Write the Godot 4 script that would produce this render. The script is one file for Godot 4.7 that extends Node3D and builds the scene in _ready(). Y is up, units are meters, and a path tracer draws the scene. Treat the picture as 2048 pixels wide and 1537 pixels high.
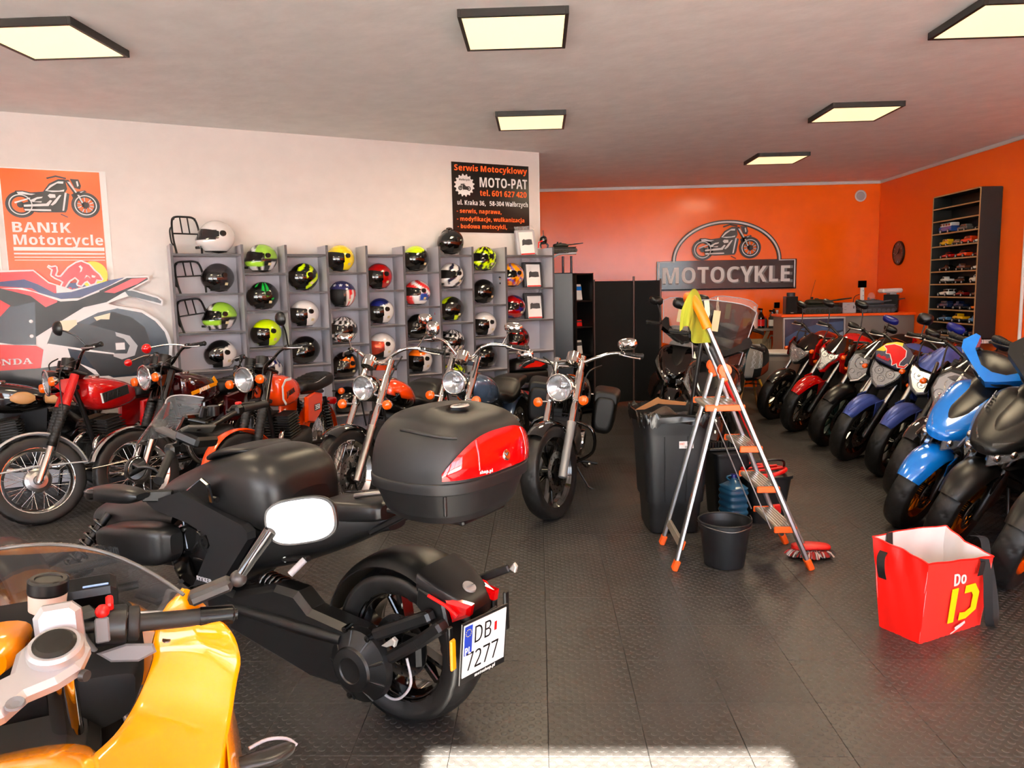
extends Node3D
# Motorcycle showroom, built from code. x right, y up, z towards the viewer; metres.
var M := {}          # materials
var used := {}       # top-level names already taken
var rng := RandomNumberGenerator.new()

# ---------- geometry collector ----------
class G:
	var v := PackedVector3Array()
	var n := PackedVector3Array()
	var u := PackedVector2Array()
	var c := PackedColorArray()
	var col := Color.WHITE
	var painted := false
	func add(p: Vector3, nn: Vector3, uv := Vector2.ZERO) -> void:
		v.append(p); n.append(nn); u.append(uv); c.append(col)
	func tri(a: Vector3, b: Vector3, d: Vector3) -> G:
		var nn := (d - a).cross(b - a).normalized()
		add(a, nn); add(b, nn); add(d, nn)
		return self
	func quad(a: Vector3, b: Vector3, d: Vector3, e: Vector3) -> G:
		var nn := (d - a).cross(b - a).normalized()
		var uv := [Vector2(0, 0), Vector2(1, 0), Vector2(1, 1), Vector2(0, 1)]
		var ps := [a, b, d, e]
		for i in [0, 1, 2, 0, 2, 3]: add(ps[i], nn, uv[i])
		return self
	# rows of points joined to a skin; wrap closes every row
	func skin(rows: Array, wrap := true, cap0 := false, cap1 := false, paint = null, skip = null) -> G:
		var R := rows.size()
		var W: int = rows[0].size()
		var nm := []
		for i in R:
			var line := PackedVector3Array()
			for j in W:
				var jl := (j + W - 1) % W if wrap else maxi(j - 1, 0)
				var jr := (j + 1) % W if wrap else mini(j + 1, W - 1)
				var du: Vector3 = rows[i][jr] - rows[i][jl]
				var dv: Vector3 = rows[mini(i + 1, R - 1)][j] - rows[maxi(i - 1, 0)][j]
				var q := du.cross(dv)
				if q.length_squared() < 1e-16:
					var k := 1 if i == 0 else R - 2
					du = rows[k][jr] - rows[k][jl]
					q = du.cross(dv)
				line.append(q.normalized())
			nm.append(line)
		if painted or paint != null: painted = true
		for i in R - 1:
			for j in (W if wrap else W - 1):
				var j2 := (j + 1) % W
				if skip != null and skip.has(i * W + j): continue
				for k in [[i, j], [i + 1, j2], [i, j2], [i, j], [i + 1, j], [i + 1, j2]]:
					if paint != null: col = paint.call(rows[k[0]][k[1]])
					add(rows[k[0]][k[1]], nm[k[0]][k[1]], Vector2(float(k[1] if not (j2 == 0 and k[1] == 0 and wrap) else W) / W, float(k[0]) / (R - 1)))
		if cap0: fan(rows[0], true)
		if cap1: fan(rows[R - 1], false)
		return self
	func fan(ring, flip: bool) -> void:
		var m := Vector3.ZERO
		for p in ring: m += p
		m /= ring.size()
		for j in ring.size():
			var a: Vector3 = ring[j]
			var b: Vector3 = ring[(j + 1) % ring.size()]
			if flip: tri(m, a, b)
			else: tri(m, b, a)
	func box(p: Vector3, s: Vector3, b := Basis.IDENTITY, bev := .0) -> G:
		var h := s * .5
		var e := minf(bev, minf(h.x, minf(h.y, h.z)) * .95)
		var ax := [b.x, b.y, b.z]
		var hh := [h.x, h.y, h.z]
		for k in 3:
			var U: Vector3 = ax[(k + 1) % 3]; var V: Vector3 = ax[(k + 2) % 3]; var W: Vector3 = ax[k]
			var hu: float = hh[(k + 1) % 3] - e; var hv: float = hh[(k + 2) % 3] - e; var hw: float = hh[k]
			for sg in [-1.0, 1.0]:
				var o: Vector3 = p + W * hw * sg
				if sg > 0: quad(o - U * hu - V * hv, o - U * hu + V * hv, o + U * hu + V * hv, o + U * hu - V * hv)
				else: quad(o - U * hu - V * hv, o + U * hu - V * hv, o + U * hu + V * hv, o - U * hu + V * hv)
			if e > .0:   # chamfers along W
				for su in [-1.0, 1.0]:
					for sv in [-1.0, 1.0]:
						var a: Vector3 = p + U * su * (hu + e) + V * sv * hv
						var d: Vector3 = p + U * su * hu + V * sv * (hv + e)
						var w := W * (hw - e)
						if su * sv > 0: quad(a - w, a + w, d + w, d - w)
						else: quad(a - w, d - w, d + w, a + w)
		if e > .0:
			for sx in [-1.0, 1.0]:
				for sy in [-1.0, 1.0]:
					for sz in [-1.0, 1.0]:
						var X: Vector3 = b.x * sx; var Y: Vector3 = b.y * sy; var Z: Vector3 = b.z * sz
						var a := p + X * h.x + Y * (h.y - e) + Z * (h.z - e)
						var d := p + X * (h.x - e) + Y * h.y + Z * (h.z - e)
						var f := p + X * (h.x - e) + Y * (h.y - e) + Z * h.z
						if sx * sy * sz > 0: tri(a, f, d)
						else: tri(a, d, f)
		return self
	func bar(a: Vector3, d: Vector3, w: float, t: float, side := Vector3.UP, bev := .0) -> G:
		var y := (d - a).normalized()
		var x := side.cross(y)
		if x.length() < .01: x = Vector3.RIGHT.cross(y)
		x = x.normalized()
		return box((a + d) * .5, Vector3(t, (d - a).length(), w), Basis(x, y, x.cross(y)), bev)
	static func frame(y: Vector3) -> Basis:
		var x := Vector3.UP.cross(y)
		if x.length() < .05: x = Vector3.RIGHT.cross(y)
		x = x.normalized()
		return Basis(x, y.normalized(), x.cross(y.normalized()))
	func tube(pts: Array, r, seg := 8, closed := false) -> G:
		var rows := []
		var N := pts.size()
		var x := Vector3.ZERO
		for i in N:
			var a: Vector3 = pts[(i + N - 1) % N] if closed or i > 0 else pts[0]
			var b: Vector3 = pts[(i + 1) % N] if closed or i < N - 1 else pts[N - 1]
			var t := (b - a).normalized()
			if x == Vector3.ZERO: x = frame(t).x
			x = (x - t * x.dot(t)).normalized()
			var z := t.cross(x)
			var ring := PackedVector3Array()
			var rr: float = r[i] if r is Array else r
			for j in seg:
				var an := TAU * j / seg
				ring.append(pts[i] + (x * cos(an) + z * sin(an)) * rr)
			rows.append(ring)
		if closed: rows.append(rows[0])
		return skin(rows, true, not closed, not closed)
	func cyl(a: Vector3, d: Vector3, r0: float, r1 := -1.0, seg := 16) -> G:
		return tube([a, d], [r0, r0 if r1 < 0 else r1], seg)
	# profile of [radius, along]
	func lathe(prof: Array, o: Vector3, axis: Vector3, seg := 24, paint = null, arc := TAU, from := .0) -> G:
		var b := frame(axis)
		var rows := []
		var full := arc >= TAU - .001
		for p in prof:
			var ring := PackedVector3Array()
			for j in (seg if full else seg + 1):
				var an := from + arc * j / seg
				ring.append(o + b.y * p[1] + (b.x * cos(an) - b.z * sin(an)) * p[0])
			rows.append(ring)
		return skin(rows, full, false, false, paint)
	# the same with sharp steps: every band has its own normals
	func turned(prof: Array, o: Vector3, axis: Vector3, seg := 24) -> G:
		for i in prof.size() - 1: lathe([prof[i], prof[i + 1]], o, axis, seg)
		return self
	func torus(o: Vector3, axis: Vector3, R: float, r: float, seg := 32, s2 := 8, flat := 1.0) -> G:
		var prof := []
		for k in s2 + 1:
			var an := TAU * k / s2
			prof.append([R + r * cos(an), r * flat * sin(an)])
		return lathe(prof, o, axis, seg)
	func ball(o: Vector3, r: Vector3, b := Basis.IDENTITY, seg := 16, paint = null, y0 := -1.0, y1 := 1.0) -> G:
		var rows := []
		var k := seg / 2
		for i in k + 1:
			var ph := lerpf(asin(y0), asin(y1), float(i) / k)
			var ring := PackedVector3Array()
			for j in seg:
				var an := TAU * j / seg
				ring.append(o + b * (Vector3(cos(ph) * cos(an), sin(ph), -cos(ph) * sin(an)) * r))
			rows.append(ring)
		return skin(rows, true, false, false, paint)
	# body along x: stations of [x, y, z, half width, up, down, roundness]
	func hull(st: Array, seg := 24, cap0 := true, cap1 := true, paint = null, b := Basis.IDENTITY, o := Vector3.ZERO) -> G:
		var rows := []
		if st[0][0] > st[st.size() - 1][0]: st = st.duplicate(); st.reverse()
		for s in st:
			var ring := PackedVector3Array()
			var e: float = 2.0 / (s[6] if s.size() > 6 else 2.2)
			for j in seg:
				var an := -TAU * j / seg
				var cs := cos(an); var sn := sin(an)
				var zz: float = signf(cs) * pow(absf(cs), e) * s[3]
				var yy: float = signf(sn) * pow(absf(sn), e) * (s[4] if sn > 0 else s[5])
				ring.append(o + b * Vector3(s[0], s[1] + yy, s[2] + zz))
			rows.append(ring)
		return skin(rows, true, cap0, cap1, paint)
	# flat outline in the x/y plane of t, given thickness along its z
	func plate(poly: PackedVector2Array, t: Transform3D, d: float, bev := .0) -> G:
		if not Geometry2D.is_polygon_clockwise(poly): poly = poly.duplicate(); poly.reverse()
		var ix := Geometry2D.triangulate_polygon(poly)
		var inner := poly
		if bev > .0:
			var off := Geometry2D.offset_polygon(poly, -bev, Geometry2D.JOIN_MITER)
			if off.size() == 1 and off[0].size() == poly.size():
				var k := 0; var best := 1e9
				for i in poly.size():
					var q: float = off[0][i].distance_to(poly[0])
					if q < best: best = q; k = i
				inner = PackedVector2Array()
				var dir := 1 if Geometry2D.is_polygon_clockwise(off[0]) else -1
				for i in poly.size(): inner.append(off[0][posmod(k + dir * i, poly.size())])
			else: bev = .0
		for s in [1.0, -1.0]:
			var z: float = d * .5 * s
			for i in range(0, ix.size(), 3):
				var a := t * Vector3(inner[ix[i]].x, inner[ix[i]].y, z)
				var b := t * Vector3(inner[ix[i + 1]].x, inner[ix[i + 1]].y, z)
				var e := t * Vector3(inner[ix[i + 2]].x, inner[ix[i + 2]].y, z)
				var nn := (e - a).cross(b - a)
				if nn.dot(t.basis.z * s) > 0: tri(a, b, e)
				else: tri(a, e, b)
		var N := poly.size()
		for i in N:
			var p := poly[i]; var q := poly[(i + 1) % N]
			var pi := inner[i]; var qi := inner[(i + 1) % N]
			var zz := d * .5 - bev
			quad(t * Vector3(p.x, p.y, zz), t * Vector3(p.x, p.y, -zz), t * Vector3(q.x, q.y, -zz), t * Vector3(q.x, q.y, zz))
			if bev > .0:
				quad(t * Vector3(pi.x, pi.y, d * .5), t * Vector3(p.x, p.y, zz), t * Vector3(q.x, q.y, zz), t * Vector3(qi.x, qi.y, d * .5))
				quad(t * Vector3(p.x, p.y, -zz), t * Vector3(pi.x, pi.y, -d * .5), t * Vector3(qi.x, qi.y, -d * .5), t * Vector3(q.x, q.y, -zz))
		return self
	func annulus(c: Vector2, r0: float, r1: float, t: Transform3D, d: float, k := 36) -> G:
		var z := d * .5
		for j in k:
			var a := Vector2.from_angle(TAU * j / k); var b := Vector2.from_angle(TAU * (j + 1) / k)
			for s in [1.0, -1.0]: quad(t * Vector3(c.x + a.x * r0, c.y + a.y * r0, z * s), t * Vector3(c.x + a.x * r1, c.y + a.y * r1, z * s), t * Vector3(c.x + b.x * r1, c.y + b.y * r1, z * s), t * Vector3(c.x + b.x * r0, c.y + b.y * r0, z * s))
			for r in [r0, r1]: quad(t * Vector3(c.x + a.x * r, c.y + a.y * r, z), t * Vector3(c.x + a.x * r, c.y + a.y * r, -z), t * Vector3(c.x + b.x * r, c.y + b.y * r, -z), t * Vector3(c.x + b.x * r, c.y + b.y * r, z))
		return self
	# a sheet of given outline points (rows), with thickness
	func sheet(rows: Array, th: float) -> G:
		var R := rows.size(); var W: int = rows[0].size()
		var back := []
		for i in R:
			var line := PackedVector3Array()
			for j in W:
				var du: Vector3 = rows[i][mini(j + 1, W - 1)] - rows[i][maxi(j - 1, 0)]
				var dv: Vector3 = rows[mini(i + 1, R - 1)][j] - rows[maxi(i - 1, 0)][j]
				line.append(rows[i][j] - du.cross(dv).normalized() * th)
			back.append(line)
		skin(rows, false)
		var rb := back.duplicate(); rb.reverse()
		skin(rb, false)
		for j in W - 1:
			quad(rows[0][j], rows[0][j + 1], back[0][j + 1], back[0][j])
			quad(rows[R - 1][j + 1], rows[R - 1][j], back[R - 1][j], back[R - 1][j + 1])
		for i in R - 1:
			quad(rows[i + 1][0], rows[i][0], back[i][0], back[i + 1][0])
			quad(rows[i][W - 1], rows[i + 1][W - 1], back[i + 1][W - 1], back[i][W - 1])
		return self
	func moved(t: Transform3D) -> G:
		var b := t.basis
		for i in v.size(): v[i] = t * v[i]; n[i] = (b * n[i]).normalized()
		return self
	func mesh(m: Material) -> ArrayMesh:
		var a := []
		a.resize(Mesh.ARRAY_MAX)
		a[Mesh.ARRAY_VERTEX] = v; a[Mesh.ARRAY_NORMAL] = n; a[Mesh.ARRAY_TEX_UV] = u
		if painted: a[Mesh.ARRAY_COLOR] = c
		var am := ArrayMesh.new()
		am.add_surface_from_arrays(Mesh.PRIMITIVE_TRIANGLES, a)
		am.surface_set_material(0, m)
		return am

# smooth curve through points
static func curve(pts: Array, k := 6) -> Array:
	var out := []
	var N := pts.size()
	for i in N - 1:
		var a: Vector3 = pts[maxi(i - 1, 0)]; var b: Vector3 = pts[i]; var c: Vector3 = pts[i + 1]; var d: Vector3 = pts[mini(i + 2, N - 1)]
		for j in k: out.append(b.cubic_interpolate(c, a, d, float(j) / k))
	out.append(pts[N - 1])
	return out
# smooth stations for hull
static func smooth(st: Array, k := 4) -> Array:
	var out := []
	var N := st.size()
	for i in N - 1:
		for j in k:
			var row := []
			for q in st[0].size(): row.append(cubic_interpolate(float(st[i][q]), float(st[i + 1][q]), float(st[maxi(i - 1, 0)][q]), float(st[mini(i + 2, N - 1)][q]), float(j) / k))
			out.append(row)
	out.append(st[N - 1])
	return out
static func P2(a: Array) -> PackedVector2Array:
	var o := PackedVector2Array()
	for i in range(0, a.size(), 2): o.append(Vector2(a[i], a[i + 1]))
	return o
static func V(x: float, y: float, z: float) -> Vector3: return Vector3(x, y, z)
static func ring2(cx: float, cy: float, rx: float, ry: float, k := 32, a0 := .0, a1 := TAU) -> PackedVector2Array:
	var o := PackedVector2Array()
	for i in k: o.append(Vector2(cx + rx * cos(lerpf(a0, a1, float(i) / k)), cy + ry * sin(lerpf(a0, a1, float(i) / k))))
	return o
# a thick polyline as outline
static func stroke(pts: PackedVector2Array, w: float) -> PackedVector2Array:
	var a := PackedVector2Array(); var b := PackedVector2Array()
	for i in pts.size():
		var d := (pts[mini(i + 1, pts.size() - 1)] - pts[maxi(i - 1, 0)]).normalized()
		var nn := Vector2(-d.y, d.x) * w * .5
		a.append(pts[i] + nn); b.append(pts[i] - nn)
	b.reverse()
	a.append_array(b)
	return a

# ---------- naming and tree ----------
func numbered(called: String) -> String:
	var k: int = used.get(called, 0)
	used[called] = k + 1
	return called if k == 0 else "%s_%03d" % [called, k]
func tag(o: Node, label: String, category: String, group := "") -> Node:
	if label: o.set_meta("label", label)
	if category: o.set_meta("category", category)
	if group: o.set_meta("group", group)
	return o
func thing(called: String, label: String, category: String, t := Transform3D.IDENTITY, group := "") -> Node3D:
	var o := Node3D.new()
	o.name = numbered(called)
	o.transform = t
	add_child(o)
	tag(o, label, category, group)
	return o
func part(par: Node, called: String, g: G, m: Material, t := Transform3D.IDENTITY, label := "") -> MeshInstance3D:
	var o := MeshInstance3D.new()
	o.name = called
	if g.painted: m = paintable(m)
	o.mesh = g.mesh(m)
	o.transform = t
	par.add_child(o, true)
	if label: o.set_meta("label", label)
	return o
func node(par: Node, called: String, mesh: Mesh, t := Transform3D.IDENTITY) -> MeshInstance3D:
	var o := MeshInstance3D.new()
	o.name = called
	o.mesh = mesh
	o.transform = t
	par.add_child(o, true)
	return o
func solo(called: String, g: G, m: Material, label: String, category: String, t := Transform3D.IDENTITY, group := "") -> MeshInstance3D:
	var o := part(self, numbered(called), g, m, t)
	tag(o, label, category, group)
	return o
func struct(called: String, g: G, m: Material, label := "") -> MeshInstance3D:
	var o := part(self, called, g, m, Transform3D.IDENTITY, label)
	o.set_meta("kind", "structure")
	return o
func dup(src: Node3D, label: String, t: Transform3D, group := "") -> Node3D:
	var base: String = src.name
	if base.length() > 4 and base[-4] == "_" and base.substr(base.length() - 3).is_valid_int(): base = base.substr(0, base.length() - 4)
	var o: Node3D = src.duplicate()
	o.name = numbered(base)
	add_child(o)
	o.transform = t
	o.set_meta("label", label)
	if group: o.set_meta("group", group)
	return o
func text(par: Node, called: String, s: String, h: float, m: Material, t: Transform3D, sx := 1.0, bold := true, depth := .002, serif := false) -> MeshInstance3D:
	var f := SystemFont.new()
	f.font_names = PackedStringArray(["Droid Serif" if serif else "Droid Sans"])
	f.font_weight = 700 if bold else 400
	var tm := TextMesh.new()
	tm.text = s
	tm.font = f
	tm.font_size = 32
	tm.pixel_size = h / 23.0      # cap height is about .72 em
	tm.depth = depth
	tm.curve_step = 2.0
	tm.material = m
	var o := MeshInstance3D.new()
	o.name = called
	o.mesh = tm
	o.transform = t * Transform3D(Basis.from_scale(Vector3(sx, 1, 1)), Vector3.ZERO)
	par.add_child(o, true)
	return o
# lettering stretched to a given width; t is the middle of its line
func words(par: Node, called: String, s: String, w: float, h: float, m: Material, t: Transform3D, bold := true, depth := .002, serif := false) -> MeshInstance3D:
	var o := text(par, called, s, h, m, t, 1.0, bold, depth, serif)
	var bb := o.mesh.get_aabb()
	if bb.size.x > .0: o.transform = t * Transform3D(Basis.from_scale(V(w / bb.size.x, 1, 1)), V(-bb.get_center().x * w / bb.size.x, 0, 0))
	return o
# ---------- materials ----------
func mat(called: String, col: Color, rough := .5, metal := .0, coat := .0) -> StandardMaterial3D:
	var m := StandardMaterial3D.new()
	m.resource_name = called
	m.albedo_color = col
	m.roughness = rough
	m.metallic = metal
	if coat > .0:
		m.clearcoat_enabled = true; m.clearcoat = coat; m.clearcoat_roughness = .05
	M[called] = m
	return m
func paintable(m: Material) -> Material:
	var key: String = m.resource_name + " painted"
	if not M.has(key):
		var d: StandardMaterial3D = m.duplicate()
		d.vertex_color_use_as_albedo = true
		d.albedo_color = Color.WHITE
		d.resource_name = key
		M[key] = d
	return M[key]
func glass(called: String, col: Color, alpha: float) -> StandardMaterial3D:
	var m := mat(called, Color(col, alpha), .03)
	m.transparency = BaseMaterial3D.TRANSPARENCY_ALPHA
	return m
func grain(m: StandardMaterial3D, freq: float, lo: float, hi: float, scale := 1.0, bump := .0, seed_ := 1) -> StandardMaterial3D:
	var nz := FastNoiseLite.new()
	nz.seed = seed_; nz.frequency = freq; nz.fractal_octaves = 4
	var tx := NoiseTexture2D.new()
	tx.width = 512; tx.height = 512; tx.seamless = true; tx.noise = nz
	var gr := Gradient.new()
	gr.set_color(0, Color(lo, lo, lo)); gr.set_color(1, Color(hi, hi, hi))
	tx.color_ramp = gr
	m.albedo_texture = tx
	m.uv1_triplanar = true; m.uv1_world_triplanar = true
	m.uv1_scale = Vector3.ONE * scale
	if bump > .0:
		var nt := NoiseTexture2D.new()
		nt.width = 512; nt.height = 512; nt.seamless = true; nt.noise = nz; nt.as_normal_map = true; nt.bump_strength = bump
		m.normal_enabled = true; m.normal_texture = nt
	return m
static func lin(c: Color) -> Color: return c.srgb_to_linear()
static func yaw(deg: float, at := Vector3.ZERO) -> Transform3D: return Transform3D(Basis(Vector3.UP, deg_to_rad(deg)), at)

const T0 := Transform3D.IDENTITY
const B0 := Basis.IDENTITY
const LR := [-1.0, 1.0]
static func TP(p: Vector3) -> Transform3D: return Transform3D(B0, p)
static func RX(a: float) -> Basis: return Basis(Vector3.RIGHT, a)
static func RY(a: float) -> Basis: return Basis(Vector3.UP, a)
static func RZ(a: float) -> Basis: return Basis(Vector3.BACK, a)
static func N() -> G: return G.new()
const CEIL := 3.16
const BACK := -12.27
const RIGHT := 5.27
const FRONT := 1.6
var WB := Basis(Vector3(.8643, 0, -.503), Vector3.UP, Vector3(.503, 0, .8643))   # the angled white wall: x along it (to the corner), z off it
var W0 := Vector3(.03, 0, -9.05)
# s metres left of the corner, h up, d off the angled wall
func W(s: float, h: float, d := .0) -> Vector3: return W0 + WB * Vector3(-s, h, d)

func _ready() -> void:
	var cam := Camera3D.new()
	cam.name = "camera"
	cam.fov = rad_to_deg(2.0 * atan(768.5 / 1538.0))
	cam.near = .02
	var pitch := deg_to_rad(-6.93)
	cam.transform = Transform3D(RY(deg_to_rad(2.1)) * RX(pitch) * RZ(deg_to_rad(-1.15)), V(0, 1.6, 0))
	add_child(cam)
	cam.current = true
	var we := WorldEnvironment.new()
	we.name = "world"
	var env := Environment.new()
	env.background_mode = Environment.BG_SKY
	var sky := Sky.new()
	var sm := ProceduralSkyMaterial.new()
	sm.sky_top_color = Color(.62, .70, .82)
	sm.sky_horizon_color = Color(.93, .94, .95)
	sm.ground_bottom_color = Color(.3, .3, .3)
	sm.ground_horizon_color = Color(.6, .62, .64)
	sm.sky_energy_multiplier = 3.2
	sm.ground_energy_multiplier = 3.0
	sm.sun_angle_max = 1.0
	sky.sky_material = sm
	env.sky = sky
	env.tonemap_mode = Environment.TONE_MAPPER_LINEAR
	env.tonemap_exposure = 1.06
	env.sdfgi_enabled = true; env.ssao_enabled = true; env.ssil_enabled = true
	we.environment = env
	add_child(we)
	var sun := DirectionalLight3D.new()
	sun.name = "sun"
	sun.light_color = Color(1, .96, .9)
	sun.light_energy = 60.0
	sun.light_angular_distance = .6
	sun.shadow_enabled = true
	sun.basis = Basis.looking_at(V(.02, -.674, -1).normalized())
	add_child(sun)
	materials()
	room()
	ceiling_lights()
	build_shelf()
	build_helmets()
	build_racks()
	build_packages()
	build_signs()
	build_cutout()
	build_classics()
	build_cruisers()
	build_naked()
	build_scooters()
	build_trike()
	build_top_case()
	build_yellow_bike()
	build_ladder()
	build_bin()
	build_bag()
	build_back()
	build_car_case()

func materials() -> void:
	grain(mat("white paint", Color(.86, .83, .81), .6), .02, .96, 1.0, .5, .6)
	grain(mat("ceiling paint", Color(.92, .91, .895), .75), .015, .95, 1.0, .4, 1.0)
	grain(mat("orange gloss paint", Color(.98, .40, .03), .18), .012, .97, 1.0, .5, .25)
	mat("orange paint", Color(.97, .38, .02), .45)
	for i in 4:
		var k: float = [1.0, .975, 1.03, .95][i]
		grain(mat("rubber mat %d" % i, Color(.25 * k, .243 * k, .238 * k), .36 + .015 * i), .03, .8, 1.0, 1.3, .6, 3 + i)
	mat("black plastic", Color(.035, .036, .04), .42)
	mat("satin black", Color(.045, .046, .05), .34)
	mat("gloss black", Color(.012, .012, .014), .08, .0, 1.0)
	mat("matte black", Color(.03, .03, .032), .7)
	mat("rubber", Color(.055, .055, .058), .55)
	mat("tyre", Color(.062, .06, .06), .5)
	mat("chrome", Color(.82, .81, .8), .07, 1.0)
	mat("steel", Color(.6, .6, .6), .28, 1.0)
	mat("aluminium", Color(.78, .79, .8), .32, 1.0)
	mat("cast metal", Color(.30, .30, .30), .45, .8)
	mat("dark metal", Color(.09, .09, .095), .4, .7)
	mat("black rim", Color(.03, .03, .032), .2, .3, 1.0)
	mat("light slider", Color(.62, .62, .62), .3, .5)
	var tg := mat("tail glow", Color(.9, .03, .03), .3)
	tg.emission_enabled = true; tg.emission = Color(1.0, .05, .05); tg.emission_energy_multiplier = .35
	mat("plate blue", Color(.04, .18, .6), .4)
	mat("amber plastic", Color(.98, .56, .03), .25)
	mat("grey lettering", Color(.27, .275, .28), .35, .5)
	mat("cast silver", Color(.70, .69, .69), .36, .55)
	mat("fork cap", Color(.16, .155, .14), .3, .7)
	mat("bar end", Color(.07, .07, .072), .24, .5)
	mat("milky plastic", Color(.84, .77, .71), .35)
	mat("smoke plastic", Color(.13, .125, .115), .3)
	mat("screen edge", Color(.33, .32, .31), .2)
	glass("smoked clear", Color(.45, .44, .43), .28)
	var dg := mat("display", Color(.5, .6, .75), .2)
	dg.emission_enabled = true; dg.emission = Color(.6, .7, .9); dg.emission_energy_multiplier = .35
	mat("step grey", Color(.56, .53, .49), .5, .3)
	mat("rail brown", Color(.35, .25, .22), .4)
	mat("pale pink", Color(.88, .72, .68), .4)
	mat("clear plastic", Color(.62, .63, .62), .2)
	mat("yellow wood", Color(.8, .6, .08), .4)
	mat("gold", Color(.80, .58, .16), .28, 1.0)
	mat("white", Color(.88, .88, .87), .4)
	mat("white gloss", Color(.86, .86, .87), .15, .0, 1.0)
	mat("grey", Color(.42, .42, .43), .5)
	mat("light grey", Color(.68, .67, .69), .45)
	mat("dark grey", Color(.2, .2, .21), .5)
	mat("shelf edge", Color(.27, .265, .28), .5)
	mat("shelf board", Color(.76, .74, .76), .45)
	mat("red paint", Color(.72, .015, .02), .16, .0, 1.0)
	mat("red", Color(.8, .04, .03), .4)
	mat("maroon paint", Color(.2, .012, .018), .12, .0, 1.0)
	mat("orange lacquer", Color(.95, .27, .0), .16, .0, 1.0)
	mat("orange", Color(.95, .33, .04), .4)
	mat("amber", Color(.95, .36, .01), .15, .0, 1.0)
	mat("yellow lacquer", Color(.99, .60, .0), .2, .0, 1.0)
	mat("yellow", Color(.93, .82, .03), .4)
	mat("neon", Color(.80, .93, .03), .35)
	mat("green", Color(.28, .65, .05), .35)
	mat("blue", Color(.03, .07, .4), .35)
	mat("blue paint", Color(.09, .15, .42), .25, .35, 1.0)
	mat("bright blue", Color(.03, .45, .82), .18, .1, 1.0)
	mat("silver blue", Color(.36, .44, .55), .2, .6, 1.0)
	mat("beige leather", Color(.72, .52, .32), .45)
	mat("black leather", Color(.04, .04, .042), .45)
	mat("lens red", Color(.75, .01, .02), .08, .0, 1.0)
	mat("reflector", Color(.78, .8, .82), .15, 1.0)
	mat("mirror", Color(.93, .94, .95), .01, 1.0)
	mat("wood", Color(.72, .52, .3), .45)
	mat("cream", Color(.8, .74, .58), .4)
	mat("cardboard", Color(.55, .38, .22), .8)
	mat("olive", Color(.13, .14, .08), .6)
	glass("clear", Color(.95, .97, .97), .1)
	glass("smoke", Color(.1, .1, .11), .55)
	glass("lens", Color(.95, .96, .97), .07)
	glass("dark visor", Color(.02, .02, .022), .86)

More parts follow.
